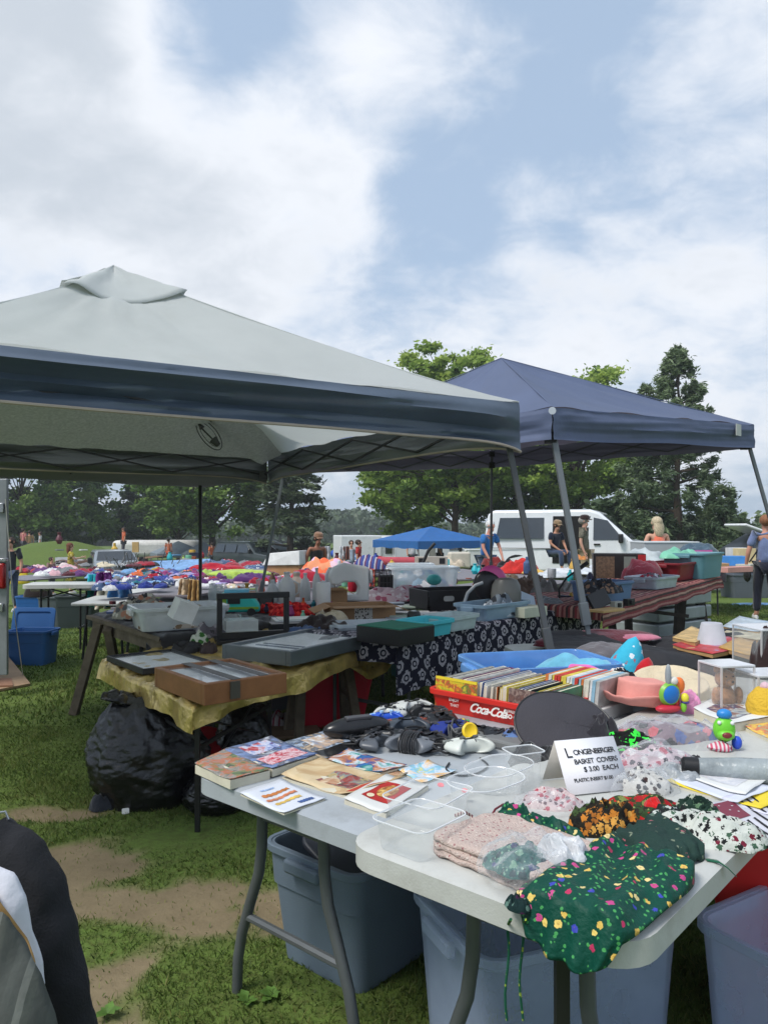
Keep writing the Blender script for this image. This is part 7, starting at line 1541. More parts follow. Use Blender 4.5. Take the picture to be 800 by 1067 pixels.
# crate of records/books
cr0, cr1 = plane(447, 739, Z1), plane(571, 765, Z1)
uc = (cr1-cr0); Lc = uc.length; ac = math.atan2(uc.y, uc.x); dcr = .40
cc_ = cr0+uc/2+Vector((-uc.y, uc.x, 0)).normalized()*dcr/2
m_red = plast((206, 40, 30), 'red_crate_plastic', rough=.4)
r = thing('soda_crate', 'red soda crate with white script lettering, packed with books', 'crate', cc_, ac); hc = .085
mb = MB()
def wallp(x0, y0, x1, y1):
    mb.box(((x0+x1)/2, (y0+y1)/2, hc/2), (max(abs(x1-x0), .008), max(abs(y1-y0), .008), hc), taper=1)
W2, D2 = Lc/2+.01, dcr/2
o_ = rrect(Lc*.94, dcr*.94, .03, 4); o2 = rrect(Lc+.02, dcr+.02, .04, 4); i2 = rrect(Lc, dcr, .035, 4); n = len(o_)
def dip(p, z): return Vector((p[0], p[1], z-(.028*sstep(.6, .85, abs(p[0])/(Lc/2)) if False else 0)))
vs = [Vector((x, y, 0)) for x, y in o_]+[Vector((x, y, hc-.02)) for x, y in rrect(Lc, dcr, .035, 4)]+[Vector((x, y, hc-.02)) for x, y in o2]+[Vector((x, y, hc)) for x, y in o2]+[Vector((x, y, hc)) for x, y in rrect(Lc-.01, dcr-.01, .03, 4)]+[Vector((x, y, .01)) for x, y in rrect(Lc*.94-.02, dcr*.94-.02, .025, 4)]
mb.add(vs, [tuple(range(n))[::-1]]+[(a*n+j, a*n+(j+1) % n, (a+1)*n+(j+1) % n, (a+1)*n+j) for a in range(5) for j in range(n)]+[tuple(5*n+j for j in range(n))]); mb.build('crate_walls', m_red, r, ang=40, bevel=.002)
wm = mat('white_print', (226, 222, 216), rough=.6); yf = -dcr*.5*.985-.004
txt('Coca-Cola', r, (-.07, yf-.004, .026), (1, 0, 0), (0, .10, 1), .046, wm, shear=.45, spacing=.82, bold=.0012)
txt('ENJOY', r, (-.165, yf-.003, .050), (1, 0, 0), (0, .10, 1), .016, wm); txt('THAT', r, (-.16, yf-.003, .030), (1, 0, 0), (0, .10, 1), .016, wm)
txt('REFRESHING', r, (.09, yf-.003, .048), (1, 0, 0), (0, .10, 1), .014, wm); txt('SO GOOD', r, (.095, yf-.003, .028), (1, 0, 0), (0, .10, 1), .02, wm, bold=.0008)
rd = random.Random(12); x = -Lc*.44; k = 0
cols = [(222, 216, 200), (60, 90, 150), (200, 60, 50), (230, 200, 80), (60, 130, 90), (240, 238, 230), (120, 60, 110), (40, 44, 60), (210, 120, 60), (140, 180, 200), (180, 180, 176), (90, 60, 50)]
cn_ = ['cream', 'blue', 'red', 'yellow', 'green', 'white', 'purple', 'black', 'orange', 'pale blue', 'grey', 'brown']
while x < Lc*.44:
    t_ = rd.uniform(.010, .020); ci = rd.randrange(12); hh = rd.uniform(.106, .122)
    rb_ = thing('book', 'one of the paperback books packed upright in the red crate' , 'book', cc_+Vector((math.cos(ac)*(x+t_/2), math.sin(ac)*(x+t_/2), .012)), ac, 'books packed upright in the red crate', 0, R(rd.uniform(3, 9)))
    q = MB(); dd_ = rd.uniform(.30, .35)
    for s in (-1, 1): q.box((s*t_/2, 0, hh/2), (.0016, dd_, hh))
    q.box((0, dd_/2, hh/2), (t_+.0016, .002, hh)); q.build('cover', mat('book_cover', cols[ci], rough=.4, var=.3, vscale=20), rb_, smooth=False)
    q = MB(); q.box((0, -.002, hh/2-.001), (t_-.001, dd_-.006, hh-.006)); q.build('pages', mat('page_paper', (206, 200, 180), rough=.85, var=.08, vscale=30), rb_, smooth=False); x += t_+.0015; k += 1
# front-facing covers at the left and right end of the crate
for (xx, w_, seed, ps, lab) in ((-.15, .20, 41, [(90, 150, 50), (210, 190, 40), (190, 80, 50), (60, 120, 50), (230, 200, 60)], 'green and yellow covered book facing out at the left of the crate'), (.165, .15, 42, [(120, 90, 80), (90, 70, 66), (150, 130, 120), (70, 54, 54)], 'brown covered book facing out at the right of the crate')):
    rb_ = thing('book', lab, 'book', cc_+Vector((math.cos(ac)*xx, math.sin(ac)*xx, 0))+Vector((math.sin(ac), -math.cos(ac), 0))*.178+Vector((0, 0, .012)), ac, None, R(-3)); q = MB(); q.box((0, -.006, .06), (w_, .002, .12)); q.build('cover', printed(ps, 30, seed=seed), rb_, smooth=False); q = MB(); q.box((0, 0, .058), (w_-.004, .009, .115)); q.build('pages', mat('page_paper', (206, 200, 180), rough=.85), rb_, smooth=False)
    if xx < 0: q = MB(); q.box((0, -.0078, .114), (w_*.98, .001, .010)); q.build('yellow_band', mat('yellow_ink', (226, 204, 50), rough=.4), rb_, smooth=False)
slab('grey_tray', 'grey plastic tray half under the front of the red crate', 'tray', plane(520, 776, Z1), ac, (.34, .10, .03), plast((120, 122, 122)), bevel=.008)
# blue translucent bin behind the crate
tote('translucent blue tub behind the red crate of books', plane(560, 712, Z1), R(14), .62, .42, .11, (96, 150, 214), alpha=.72, taper=.93, ribs=False)
slab('blue_tub_edge', 'small clear purple case at the right end of the blue tub', 'case', plane(617, 716, Z1), R(14), (.10, .10, .05), clear((130, 130, 190), .6), bevel=.004)
# second row of books right of crate
x = 0; rd = random.Random(5); b0 = plane(590, 738, Z1+.02); b1 = plane(646, 748, Z1+.02); ub = (b1-b0); Lb = ub.length; ab = math.atan2(ub.y, ub.x)
q = slab('white_box', 'open white box holding a row of pale blue books', 'box', (b0+b1)/2+Vector((0, .10, -.02)), ab, (Lb+.04, .28, .05), WHT)
while x < Lb:
    t_ = rd.uniform(.007, .014); ci = rd.choice([0, 9, 9, 5, 10, 1, 2, 8] if x > Lb*.4 else [8, 2, 8, 3, 0]); rb_ = thing('book', 'one of the thin books lined up right of the red crate', 'book', b0+ub.normalized()*x+Vector((0, .10, .02)), ab, 'thin books lined up in the white box', 0, R(6))
    q = MB(); q.box((0, 0, .055), (t_, .24, .11)); q.build('cover', mat('book_cover', cols[ci], rough=.4, var=.3, vscale=20), rb_, smooth=False); x += t_+.002
# hats and cloths to the right
def hat(label, c, rbrim, rcrown, hcrown, m_, rz=0, rx=0, ry=0, brimcurl=.02, flop=.03, name='sun_hat', band=None, sx=1.0):
    r = thing(name, label, 'hat', c, rz, None, rx, ry); mb = MB()
    def f(u, v):
        a = 2*PI*u
        if v < .45: t_ = v/.45; rr = rcrown*math.sin(t_*PI/2)**.7; z = hcrown*(1-.08*t_*t_)
        elif v < .7: t_ = (v-.45)/.25; rr = rcrown*(1+.06*t_); z = hcrown*(.92-.92*t_)
        else: t_ = (v-.7)/.3; rr = rcrown*1.06+(rbrim-rcrown*1.06)*t_; z = brimcurl*t_*t_+flop*t_*noise.noise(Vector((math.cos(a)*1.5, math.sin(a)*1.5, rbrim*30)))
        z += .008*noise.noise(Vector((rr*20*math.cos(a), rr*20*math.sin(a), 1)))
        return (rr*math.cos(a)*sx, rr*math.sin(a), max(0, z)+.002)
    mb.grid(f, 48, 30); mb.build('felt', m_, r, ang=180, solid=.003)
    if band: q = MB(); q.lathe([(rcrown*1.07, .004), (rcrown*1.09, .012), (rcrown*1.05, .03)], 40, sx=sx); q.build('band', band, r)
    return r
hat('bright pink brimmed hat folded over the blue tub', plane(610, 716, Z1+.06), .13, .08, .07, cloth_m((236, 96, 176)), R(20), R(10), R(6), flop=.08)
hat('salmon pink hat with a wide brim right of the books', plane(668, 733, .80), .155, .085, .085, mat('pink_felt', (222, 150, 140), rough=.8, bump=.2), R(-10), R(-4), R(4), brimcurl=.05)
hat('cream straw hat lying brim up before the bear case', plane(708, 722, .80), .19, .10, .05, mat('cream_straw', (216, 200, 170), rough=.8, bump=.6, bscale=120), R(10), R(16), R(-4), brimcurl=.02, flop=.01)
garment('pale blue cloth lying over the far end of the blue tub', plane(600, 700, .80), R(0), (.34, .22, .06), cloth_m((110, 180, 205)), 201, cat='cloth', name='blue_cloth', amp=.4, n=30)
mb = MB(); mb.lathe([(.085, 0), (.08, .05), (.055, .11), (.03, .16), (.001, .185)], 24); 
o = mb.build('turquoise_sock', patterned('snow_print', (60, 176, 205), [(160, 110, 120), (220, 230, 235)], scale=26, size=.3), ang=180); place(o, plane(650, 703, .78), R(0), R(8), R(14)); tag(o, 'turquoise printed pointed cap standing behind the pink hat', 'cap')
garment('turquoise scarf trailing left of the pointed cap', plane(632, 702, .78), R(-14), (.26, .12, .05), cloth_m((70, 180, 205)), 202, cat='scarf', name='scarf', amp=.3, n=26)
garment('black and white scribble-print scarf by the turquoise cap', plane(648, 722, .78), R(10), (.20, .16, .085), patterned('scribble_print', (215, 212, 210), [(28, 26, 32)], scale=14, size=.42, rough_edge=.3), 203, cat='scarf', name='scarf', amp=.4, n=30)
garment('white floral scarf right of the scribble-print one', plane(662, 716, .78), R(0), (.14, .12, .05), patterned('white_floral', (220, 216, 206), [(200, 120, 80), (110, 130, 90)], scale=24, size=.3), 204, cat='scarf', name='scarf', amp=.4)
garment('pale pink lace cloth below the bright pink hat', plane(630, 729, .77), R(0), (.14, .12, .04), cloth_m((220, 190, 205)), 205, cat='lace', name='lace_cloth', amp=.5)
r = thing('santa_hat', 'small red and white Christmas hat behind the salmon hat', 'hat', plane(670, 704, .79), R(20), None, 0, R(20)); q = MB(); q.lathe([(.05, 0), (.045, .03), (.02, .07), (.001, .085)], 18); q.build('red_cone', cloth_m((190, 24, 34)), r, ang=180); q = MB(); q.lathe([(.05, -.008), (.062, 0), (.05, .012)], 18, (.02, 0, 0)); q.build('white_trim', cloth_m((222, 220, 216)), r)
# black cloths on the third table
mb = MB()
def blk(u, v):
    a = plane(560+180*u, 0, 0) if False else None
    p = Vector((.90+1.35*u, 4.05+.95*v, .73)); p.x += .15*v; p.z += .03+.05*fbm(Vector((u*3.4, v*3, 5)), 4)+.03*math.sin(u*5+v*3)-.08*(max(0, .12-v)/.12)
    return p
mb.grid(blk, 90, 60); o = mb.build('black_jacket', mat('black_jacket_cloth', (36, 36, 40), rough=.8, var=.3, vscale=4, bump=.6, bscale=12), ang=180, solid=.01); tag(o, 'big black jacket spread over the far end of the near tables', 'jacket')
garment('grey lining turned out of the black jacket', plane(628, 684, .78), R(20), (.40, .24, .06), cloth_m((104, 100, 104)), 211, cat='lining', name='jacket_lining', amp=.3)
garment('maroon cloth under the grey pole foot', plane(622, 668, .72), R(30), (.9, .4, .06), cloth_m((94, 18, 34)), 212, cat='cloth', name='maroon_cloth', amp=.2, n=30)
garment('pale pink card sleeve behind the black jacket', plane(664, 666, .74), R(10), (.3, .12, .03), cloth_m((200, 120, 140)), 213, cat='card', name='pink_sleeve', amp=.1)
# frames, lamp shade, book cards
q = MB(); q.lathe([(.085, 0), (.082, .005), (.058, .115), (.055, .118)], 30); r = thing('white_lampshade', 'white conical lamp shade standing among wooden frames', 'lamp shade', plane(741, 670, .78), 0); q.build('shade', mat('white_shade', (204, 206, 214), rough=.7, trans=.2), r, solid=.002); q = MB(); q.lathe([(.075, -.05), (.088, -.045), (.092, -.01), (.085, 0)], 24); q.build('rim_band', mat('grey_rim', (176, 180, 190), rough=.6), r)
for i, (cs, cc, lab) in enumerate(((((700, 676), (742, 686), (790, 676), (744, 662)), (196, 60, 66), 'red and blue record sleeve at the foot of the lamp shade'), (((752, 664), (796, 672), (812, 660), (764, 654)), (200, 190, 160), 'pale wooden picture frame right of the lamp shade'), (((748, 678), (782, 688), (806, 678), (770, 668)), (206, 160, 80), 'orange-edged wooden box lid before the frames'), (((752, 656), (790, 662), (812, 652), (770, 645)), (190, 204, 214), 'pale blue-grey print lying behind the frames'), (((700, 668), (724, 674), (744, 662), (720, 656)), (214, 180, 120), 'tan card left of the lamp shade'))):
    sheet4('framed_picture', lab, cs, .76+.004*i, .02, printed([cc, tuple(int(x*.8) for x in cc), cc, (120, 160, 200) if i in (0, 3) else cc], 7, seed=50+i, rough=.5), 'frame', pages=mat('frame_wood', (190, 150, 100), rough=.6))
# bear in a clear case
def clear_case(label, c, rz, w, d, h, topw=True):
    r = thing('clear_case', label, 'display case', c, rz); q = MB(); t = .004
    for (cx, cy, a_, b_) in ((0, -d/2, w, t), (0, d/2, w, t), (-w/2, 0, t, d-2*t), (w/2, 0, t, d-2*t)): q.box((cx, cy, h/2), (a_, b_, h))
    q.build('panes', clear((232, 236, 238), .07, 'case_acrylic', .06), r, smooth=False)
    for sx in (-1, 1):
        for sy in (-1, 1): q = MB(); q.box((sx*w/2, sy*d/2, h/2), (.006, .006, h)); q.build('edge', clear((214, 210, 208), .65, 'case_edge', .1), r, smooth=False)
    q = MB(); q.box((0, 0, h+.002), (w+.006, d+.006, .008)); q.build('lid', mat('acrylic_top', (212, 214, 218), rough=.12), r, smooth=False, bevel=.002)
    return r
def teddy(label, c, rz, k, col=(170, 128, 94)):
    r = thing('teddy_bear', label, 'teddy bear', c, rz); m_ = mat('bear_plush', col, rough=.95, var=.25, vscale=30, bump=.8, bscale=70, sheen=.5); q = MB()
    q.blob((0, 0, .05*k), (.085*k, .075*k, .10*k), 18, 1, .06, 4, flat=False); q.blob((0, -.005*k, .125*k), (.075*k, .068*k, .068*k), 18, 2, .05, 4, flat=False); q.blob((0, -.040*k, .117*k), (.034*k, .03*k, .026*k), 12, 3, .04, flat=False)
    for s in (-1, 1): q.blob((s*.030*k, .0, .160*k), (.028*k, .014*k, .028*k), 10, 4, .04, flat=False); q.blob((s*.046*k, -.02*k, .062*k), (.030*k, .04*k, .068*k), 10, 5, .04, flat=False); q.blob((s*.032*k, -.052*k, .018*k), (.036*k, .07*k, .036*k), 10, 6, .04, flat=False)
    q.build('body', m_, r, ang=180); q = MB(); q.blob((0, -.056*k, .122*k), (.012*k, .008*k, .009*k), 8, amp=0, flat=False)
    q.build('nose', m_blk, r)
    for s in (-1, 1): q = MB(); q.blob((s*.014*k, -.036*k, .138*k), (.007*k, .006*k, .007*k), 8, amp=0, flat=False); q.build('eye', m_blk, r)
    return r
clear_case('clear upright case holding the small tan bear', plane(756, 741, .79), R(12), .13, .13, .17)
teddy('tan teddy bear sitting inside the clear upright case', plane(754, 741, .79), R(8), .95)
clear_case('tall clear case at the right edge with dark clothes inside', plane(798, 698, .78), R(8), .20, .22, .20)
garment('dark brown hair-like doll clothes inside the tall clear case', plane(799, 699, .79), R(0), (.15, .15, .17), cloth_m((50, 34, 34)), 221, cat='doll clothes', name='doll_clothes', amp=.25)
clear_case('clear case at the right edge around the yellow knitted cap', plane(796, 742, .79), R(8), .14, .14, .14)
r = thing('knitted_cap', 'yellow knitted cap at the right edge above the papers', 'cap', plane(797, 752, .79), 0); q = MB(); q.lathe([(.055, 0), (.064, .02), (.060, .035), (.063, .05), (.055, .085), (.03, .115), (.001, .12)], 26); q.build('knit', mat('yellow_knit', (216, 176, 54), rough=.95, bump=1.0, bscale=60), r); q = MB(); q.blob((0, 0, .12), (.035, .035, .03), 12, amp=.2, flat=False); q.build('pompom', cloth_m((214, 180, 190)), r)
# toys
r = thing('fish_toy', 'blue and orange rattle toy with a round blue face', 'toy', plane(697, 744, .80), R(15)); q = MB(); q.blob((0, 0, .07), (.075, .045, .075), 20, amp=0, flat=False); q.build('blue_ball', plast((20, 110, 190)), r)
q = MB(); q.lathe([(.034, -.012), (.042, 0), (.034, .012)], 24, (0, 0, .07), m=Matrix.Rotation(R(90), 3, 'X')); q.build('green_ring', plast((120, 180, 60)), r)
for nm, c, d, cc in (('orange_arm', (.045, .01, .095), (.045, .03, .06), (236, 120, 50)), ('red_base', (-.005, 0, .02), (.10, .05, .03), (190, 40, 60)), ('grey_handle', (-.005, 0, .135), (.022, .022, .08), (150, 156, 160)), ('white_knob', (.015, 0, .115), (.035, .03, .03), (220, 215, 205)), ('yellow_piece', (.055, -.01, .055), (.028, .028, .035), (226, 214, 60)), ('green_piece', (.05, -.01, .025), (.022, .02, .04), (130, 200, 60)), ('purple_piece', (.056, -.01, .04), (.03, .03, .012), (60, 50, 120)), ('red_arm', (.03, .01, .035), (.03, .03, .05), (200, 50, 50))):
    q = MB(); q.blob(c, d, 14, amp=0, flat=False); q.build(nm, plast(cc), r)
garment('pink flower-shaped soft toy beside the rattle toy', plane(716, 742, .79), R(0), (.085, .06, .07), cloth_m((222, 150, 190)), 231, cat='soft toy', name='soft_toy', amp=.5)
r = thing('crocodile_toy', 'lime green open-mouthed bath toy with a blue cap', 'toy', plane(754, 779, .795), R(-10)); q = MB(); q.blob((0, 0, .055), (.062, .05, .075), 22, 2, .05, flat=False); q.blob((0, -.018, .042), (.05, .035, .032), 16, 2, .05, flat=False); q.build('head', plast((110, 200, 50)), r)
q = MB(); q.blob((0, -.034, .045), (.028, .012, .018), 12, amp=0, flat=False); q.build('mouth', plast((120, 40, 40)), r)
for s in (-1, 1): q = MB(); q.blob((s*.018, -.018, .078), (.012, .012, .012), 10, amp=0, flat=False); q.build('eye', plast((226, 226, 226)), r)
q = MB(); q.blob((0, 0, .10), (.042, .036, .03), 14, amp=.1, flat=False); q.build('blue_cap', plast((40, 130, 200)), r); q = MB(); q.blob((.034, -.005, .018), (.03, .03, .04), 12, amp=0, flat=False); q.build('blue_side', plast((40, 80, 200)), r); q = MB(); q.blob((-.012, -.02, .006), (.07, .04, .03), 12, amp=.4, flat=False); q.build('striped_bib', striped('pink_bib', [(220, 90, 120), (235, 225, 228)], 90, 0, 'Object'), r)
# big picture book
sheet4('picture_book', 'white children book with a dark picture before the bear case', ((722, 748), (762, 764), (806, 756), (752, 732)), Z2+.0, .03, WHT, 'book', block=(('cover_picture', .18, .8, .2, .8, printed([(150, 110, 90), (70, 60, 100), (180, 190, 190), (120, 70, 60), (200, 200, 196)], 14, seed=71)),))
for i, (px, cc) in enumerate(((784, (220, 120, 70)), (792, (226, 190, 60)), (798, (150, 60, 110)))):
    pass
sheet4('activity_book', 'rainbow striped booklet at the right edge below the yellow cap', ((776, 762), (806, 776), (835, 768), (800, 752)), Z2, .012, printed([(220, 120, 70), (226, 200, 90), (200, 90, 90), (150, 190, 130), (190, 200, 210)], 16, seed=72), 'booklet')
# ------------------------------------------------------------------ nearest table: basket covers, bags and the price card
m_film = clear((226, 230, 234), .13, 'bag_film_clear', .12)
def film_bag(label, px, py, rz, d, seed, z=Z2, mm=None, name='plastic_bag'):
    mb = MB(); mb.crumple((d[0]*1.1, d[1]*1.1, d[2]*1.3), 60, seed, freq=3.4); o = mb.build(name, mm or m_film, ang=180); place(o, plane(px, py, z), rz); tag(o, label, 'plastic bag'); return o
def heap(label, px, py, rz, d, m_, seed, z=Z2, amp=.42, freq=3.0, n=44, name='basket_cover', cat='basket cover'):
    mb = MB(); mb.crumple((d[0]*1.1, d[1]*1.1, d[2]*1.15), n+20, seed, freq=freq); o = mb.build(name, m_, ang=180); place(o, plane(px, py, z), rz); tag(o, label, cat); return o
# pop-up black disc with crumpled cloth
r = thing('pop_up_disc', 'large round black fabric disc tilted up behind the price card', 'disc', depth(588, 758, 2.33), R(-6), None, R(38), R(9)); q = MB()
q.grid(lambda u, v: (.150*v*math.cos(2*PI*u), .135*v*math.sin(2*PI*u), .022*(1-v*v)+.004*math.sin(2*PI*u*3)*v), 60, 14); q.build('panel', mat('charcoal_mesh', (56, 54, 60), rough=.8, var=.12, bump=.3, bscale=160), r, ang=180, solid=.002)
q = MB(); q.tube([(.151*math.cos(2*PI*k/48), .136*math.sin(2*PI*k/48), .004*math.sin(2*PI*k*3/48)) for k in range(49)], .004, 6, cap=False); q.build('rim_wire', m_blk, r)
heap('crumpled charcoal cloth bunched against the black disc', 618, 772, R(10), (.15, .10, .085), cloth_m((44, 42, 48)), 301, z=.80, name='charcoal_cloth', cat='cloth')
heap('black cloth pooled at the left foot of the black disc', 556, 792, R(-30), (.12, .20, .05), cloth_m((18, 18, 22)), 302, z=.775, name='black_cloth', cat='cloth')
# price card: folded tent
cA = depth(577, 772, 1.98)       # ridge ends
fA, fB = plane(592, 829, Z2+.004), plane(657, 822, Z2+.004); cB = cA+(fB-fA)*.99
bA, bB = plane(565, 812, Z2+.004), plane(625, 806, Z2+.004)
r = thing('price_card', 'folded white card hand-lettered with the basket cover prices', 'price card', (cA+cB+fA+fB)/4); o0 = r.location.copy()
q = MB(); q.add([p-o0 for p in (fA, fB, cB, cA)], [(0, 1, 2, 3)]); q.build('front_leaf', mat('card_white', (222, 222, 226), rough=.7, var=.02), r, solid=.0008)
q = MB(); q.add([p-o0-Vector((0, 0, .0006)) for p in (cA, cB, bB, bA)], [(0, 1, 2, 3)]); q.build('back_leaf', mat('card_grey', (190, 186, 178), rough=.7, var=.03), r, solid=.0008)
ux = ((fB-fA)+(cB-cA)).normalized(); uy = ((cA-fA)+(cB-fB)); uy = (uy-ux*uy.dot(ux)).normalized(); nn = ux.cross(uy).normalized()
if nn.y > 0: nn = -nn
Wc = (cB-cA).length; Hc = ((cA-fA).length+(cB-fB).length)/2
def on(s, t_): return fA.lerp(fB, s).lerp(cA.lerp(cB, s), t_)+nn*.002-o0
S_ = Hc/.13
txt('L', r, on(.12, .66), ux, uy, .034*S_, ink, spacing=1); txt('ONGENBERGER', r, on(.25, .70), ux, uy, .0175*S_, ink, spacing=.80)
txt('BASKET  COVERS', r, on(.22, .53), ux, uy, .0165*S_, ink, spacing=.86, shear=.1); txt('$ 3.00  EACH', r, on(.34, .38), ux, uy, .0165*S_, ink, spacing=.95, shear=.1); txt('PLASTIC INSERT $1.00', r, on(.14, .21), ux, uy, .0115*S_, ink, spacing=.88, shear=.1); txt('each', r, on(.80, .12), ux, uy, .009*S_, ink, shear=.2)
# clear plastic inserts
def insert(label, px, py, rz, w, d, h, rnd=.02, z=Z2, tip=0):
    r = thing('plastic_insert', label, 'plastic tray', plane(px, py, z+.001), rz, None, tip); n_ = 5; q = MB(); rings = [(rrect(w*.86, d*.86, rnd, n_), 0), (rrect(w*.9, d*.9, rnd, n_), .004), (rrect(w, d, rnd*1.2, n_), h), (rrect(w+.012, d+.012, rnd*1.3, n_), h+.001)]
    n = len(rings[0][0]); vs = [Vector((x, y, zz_)) for o, zz_ in rings for x, y in o]; q.add(vs, [tuple(range(n))[::-1]]+[(a*n+j, a*n+(j+1) % n, (a+1)*n+(j+1) % n, (a+1)*n+j) for a in range(3) for j in range(n)]); q.build('tray', clear((228, 232, 232), .17, 'insert_plastic', .06), r, ang=40)
    q = MB(); o = rings[3][0]; q.tube([(x, y, h+.001) for x, y in o]+[(o[0][0], o[0][1], h+.001)], .0016, 5); q.build('rim', clear((225, 228, 230), .75, 'insert_rim', .08), r); return r
insert('clear square plastic insert at the left corner of the cream table', 437, 881, RU, .15, .13, .062)
insert('clear plastic insert behind the corner one, flatter and wider', 446, 848, RU+.1, .17, .14, .05)
insert('clear round-cornered insert in front of the black cloth', 506, 838, RU-.1, .19, .13, .06, .05)
insert('long clear insert behind the round-cornered one', 520, 818, RU, .20, .12, .05, .05)
insert('clear tall insert leaning against the back of the price card', 545, 823, R(20), .08, .06, .10, .012)
for i, (px, py) in enumerate(((459, 812), (484, 818))): q = MB(); q.prism(rrect(.016, .016, .007), 0, .001); o = q.build('pink_sticker', mat('pink_sticker', (240, 110, 120), rough=.5)); place(o, plane(px, py+6, Z2+.03) , .3, R(20)); tag(o, ('left', 'right')[i]+' one of the two round pink price stickers on the inserts', 'sticker')
q = MB(); q.tube([plane(490, 862, Z2)+Vector((0, 0, .0)), plane(491, 850, Z2+.02), plane(484, 846, Z2+.03), plane(474, 850, Z2+.02)], .004, 8); o = q.build('checked_ribbon', striped('ribbon_check', [(110, 30, 50), (200, 190, 180)], 160, 0, 'Object')); tag(o, 'short maroon checked ribbon arched over a clear insert', 'ribbon')
q = MB(); q.tube([plane(510, 853, Z2+.01), plane(516, 843, Z2+.03), plane(524, 838, Z2+.035), plane(531, 840, Z2+.02)], .0025, 8); o = q.build('burgundy_cord', cloth_m((110, 30, 44))); tag(o, 'thin burgundy cord looping up from the inserts', 'cord')
# folded cream cloth with burgundy trim
c0, c1_, c2_, c3 = plane(441, 886, Z2), plane(560, 938, Z2), plane(638, 905, Z2), plane(520, 858, Z2)
m_cream = patterned('cream_sprig_cloth', (206, 186, 176), [(168, 120, 120), (214, 200, 190)], scale=110, size=.28, bump=.8)
o0 = (c0+c2_)/2; r = thing('folded_cloth', 'folded cream sprigged cloth with burgundy piping at the table front', 'cloth', o0)
for k in range(3):
    q = MB()
    def fc(u, v, k=k):
        uu = (u-.5)*(1-.03*k); vv = (v-.5)*(1-.04*k)
        # rounded corners
        s = (abs(uu)*2)**4+(abs(vv)*2)**4; sc = 1/max(1, s)**.25
        p = c0.lerp(c1_, .5+vv*sc).lerp(c3.lerp(c2_, .5+vv*sc), .5+uu*sc); e = max(abs(uu), abs(vv))*2
        return p-o0+Vector((0, 0, .010+.011*k+.006*fbm(Vector((u*3, v*3, k)), 3)-.009*sstep(.86, 1, e)))
    q.grid(fc, 40, 40); q.build('fold', m_cream, r, ang=180, solid=.009)
q = MB(); q.tube([Vector(fc(.05+.20*t_/12, .02+.22*t_/12*0))+Vector((0, 0, .004)) for t_ in range(13)], .0022, 6); q.tube([Vector(fc(.13, .02+.24*t_/12))+Vector((0, 0, .003)) for t_ in range(13)], .0026, 6); q.tube([Vector(fc(.02+.16*t_/12, .25))+Vector((0, 0, .003)) for t_ in range(13)], .0022, 6); q.build('burgundy_piping', cloth_m((96, 20, 38)), r)
# bag with teal cover on it
m_teal = patterned('teal_leaf_print', (44, 96, 92), [(60, 70, 110), (110, 150, 130), (30, 60, 66)], scale=52, size=.42, leaf=(120, 160, 140))
heap('teal leaf-print cover packed inside the clear bag', 540, 902, R(20), (.11, .11, .04), m_teal, 311, z=Z2+.028)
film_bag('clear plastic bag with the teal print cover, on the folded cloth', 545, 906, R(25), (.17, .14, .06), 312, z=Z2+.026)
heap('loose white film neck of the bag with the teal cover', 584, 896, R(20), (.10, .09, .05), clear((222, 226, 230), .6, 'milky_film', .25), 313, z=Z2+.03, name='bag_neck', cat='plastic bag')
# big green floral cover hanging off the edge
m_gf = patterned('green_floral_cloth', (6, 68, 54), [(216, 180, 90), (190, 70, 130), (60, 70, 170), (230, 200, 110), (180, 50, 90), (226, 204, 140)], scale=48, prob=.42, size=.33, leaf=(70, 150, 84), leafscale=95, rough_edge=.10, rough=.55)
g0, g1, g2, g3 = plane(514, 948, Z2), plane(628, 1010, Z2), plane(744, 914, Z2), plane(636, 880, Z2)
o0 = (g0+g1+g2+g3)/4; r = thing('basket_cover', 'large green floral cover draped over the near edge of the table', 'basket cover', o0); q = MB()
def gf(u, v):
    uu, wv = u-.5, v-.5; s = (abs(uu)*2)**3+(abs(wv)*2)**3; sc = 1/max(1, s)**.333
    p = g0.lerp(g1, .5+wv*sc).lerp(g3.lerp(g2, .5+wv*sc), .5+uu*sc); e = 1-max(abs(uu), abs(wv))*2
    z = .006+.020*min(1, e*3)**.6+.016*max(-.5, 1-2.4*abs(noise.noise(Vector((u*2.2+v*2.6, v*1.3-u, 7)))))*min(1, e*5)+.008*(1-2*abs(noise.noise(Vector((u*7, v*5, 2)))))*min(1, e*6)+.007*math.sin(v*24+5*u)*math.exp(-e*6)
    k = (p.xy-Pa).dot(U.xy)+.004
    if k < 0: p = p-U*(k*.82); z = z*max(.25, 1+k*12)+k*.9; p = p-U*(.012+.006*math.sin(v*31))*min(1, -k*20)
    k2 = (p.xy-Pa).dot(Vector((.75, -.661)))-.655
    if k2 > 0: p = p-Vector((.75, -.661, 0))*(k2*.7); z = z*max(.3, 1-k2*10)-k2*.9
    return p+Vector((0, 0, z))-o0
q.grid(gf, 90, 90); q.build('cloth', m_gf, r, ang=180, solid=.002)
heap('frilled dark green gathered edge at the left of the floral cover', 541, 944, R(10), (.045, .05, .022), patterned('dark_frill', (14, 40, 40), [(90, 120, 110), (60, 30, 60)], scale=70, size=.35), 314, z=Z2+.008)
for i, (x0, lab) in enumerate(((528, 'left green tie string dangling from the floral cover'), (543, 'right green tie string dangling from the floral cover'))):
    q = MB(); q.tube([plane(x0+4, 958, Z2+.01)]+[depth(x0+2*math.sin(k*.9+i), 965+k*14, 1.40) for k in range(8)], .0026, 6); o = q.build('tie_string', patterned('tie_print', (24, 84, 60), [(150, 170, 60)], scale=120, size=.3)); tag(o, lab, 'tie string')
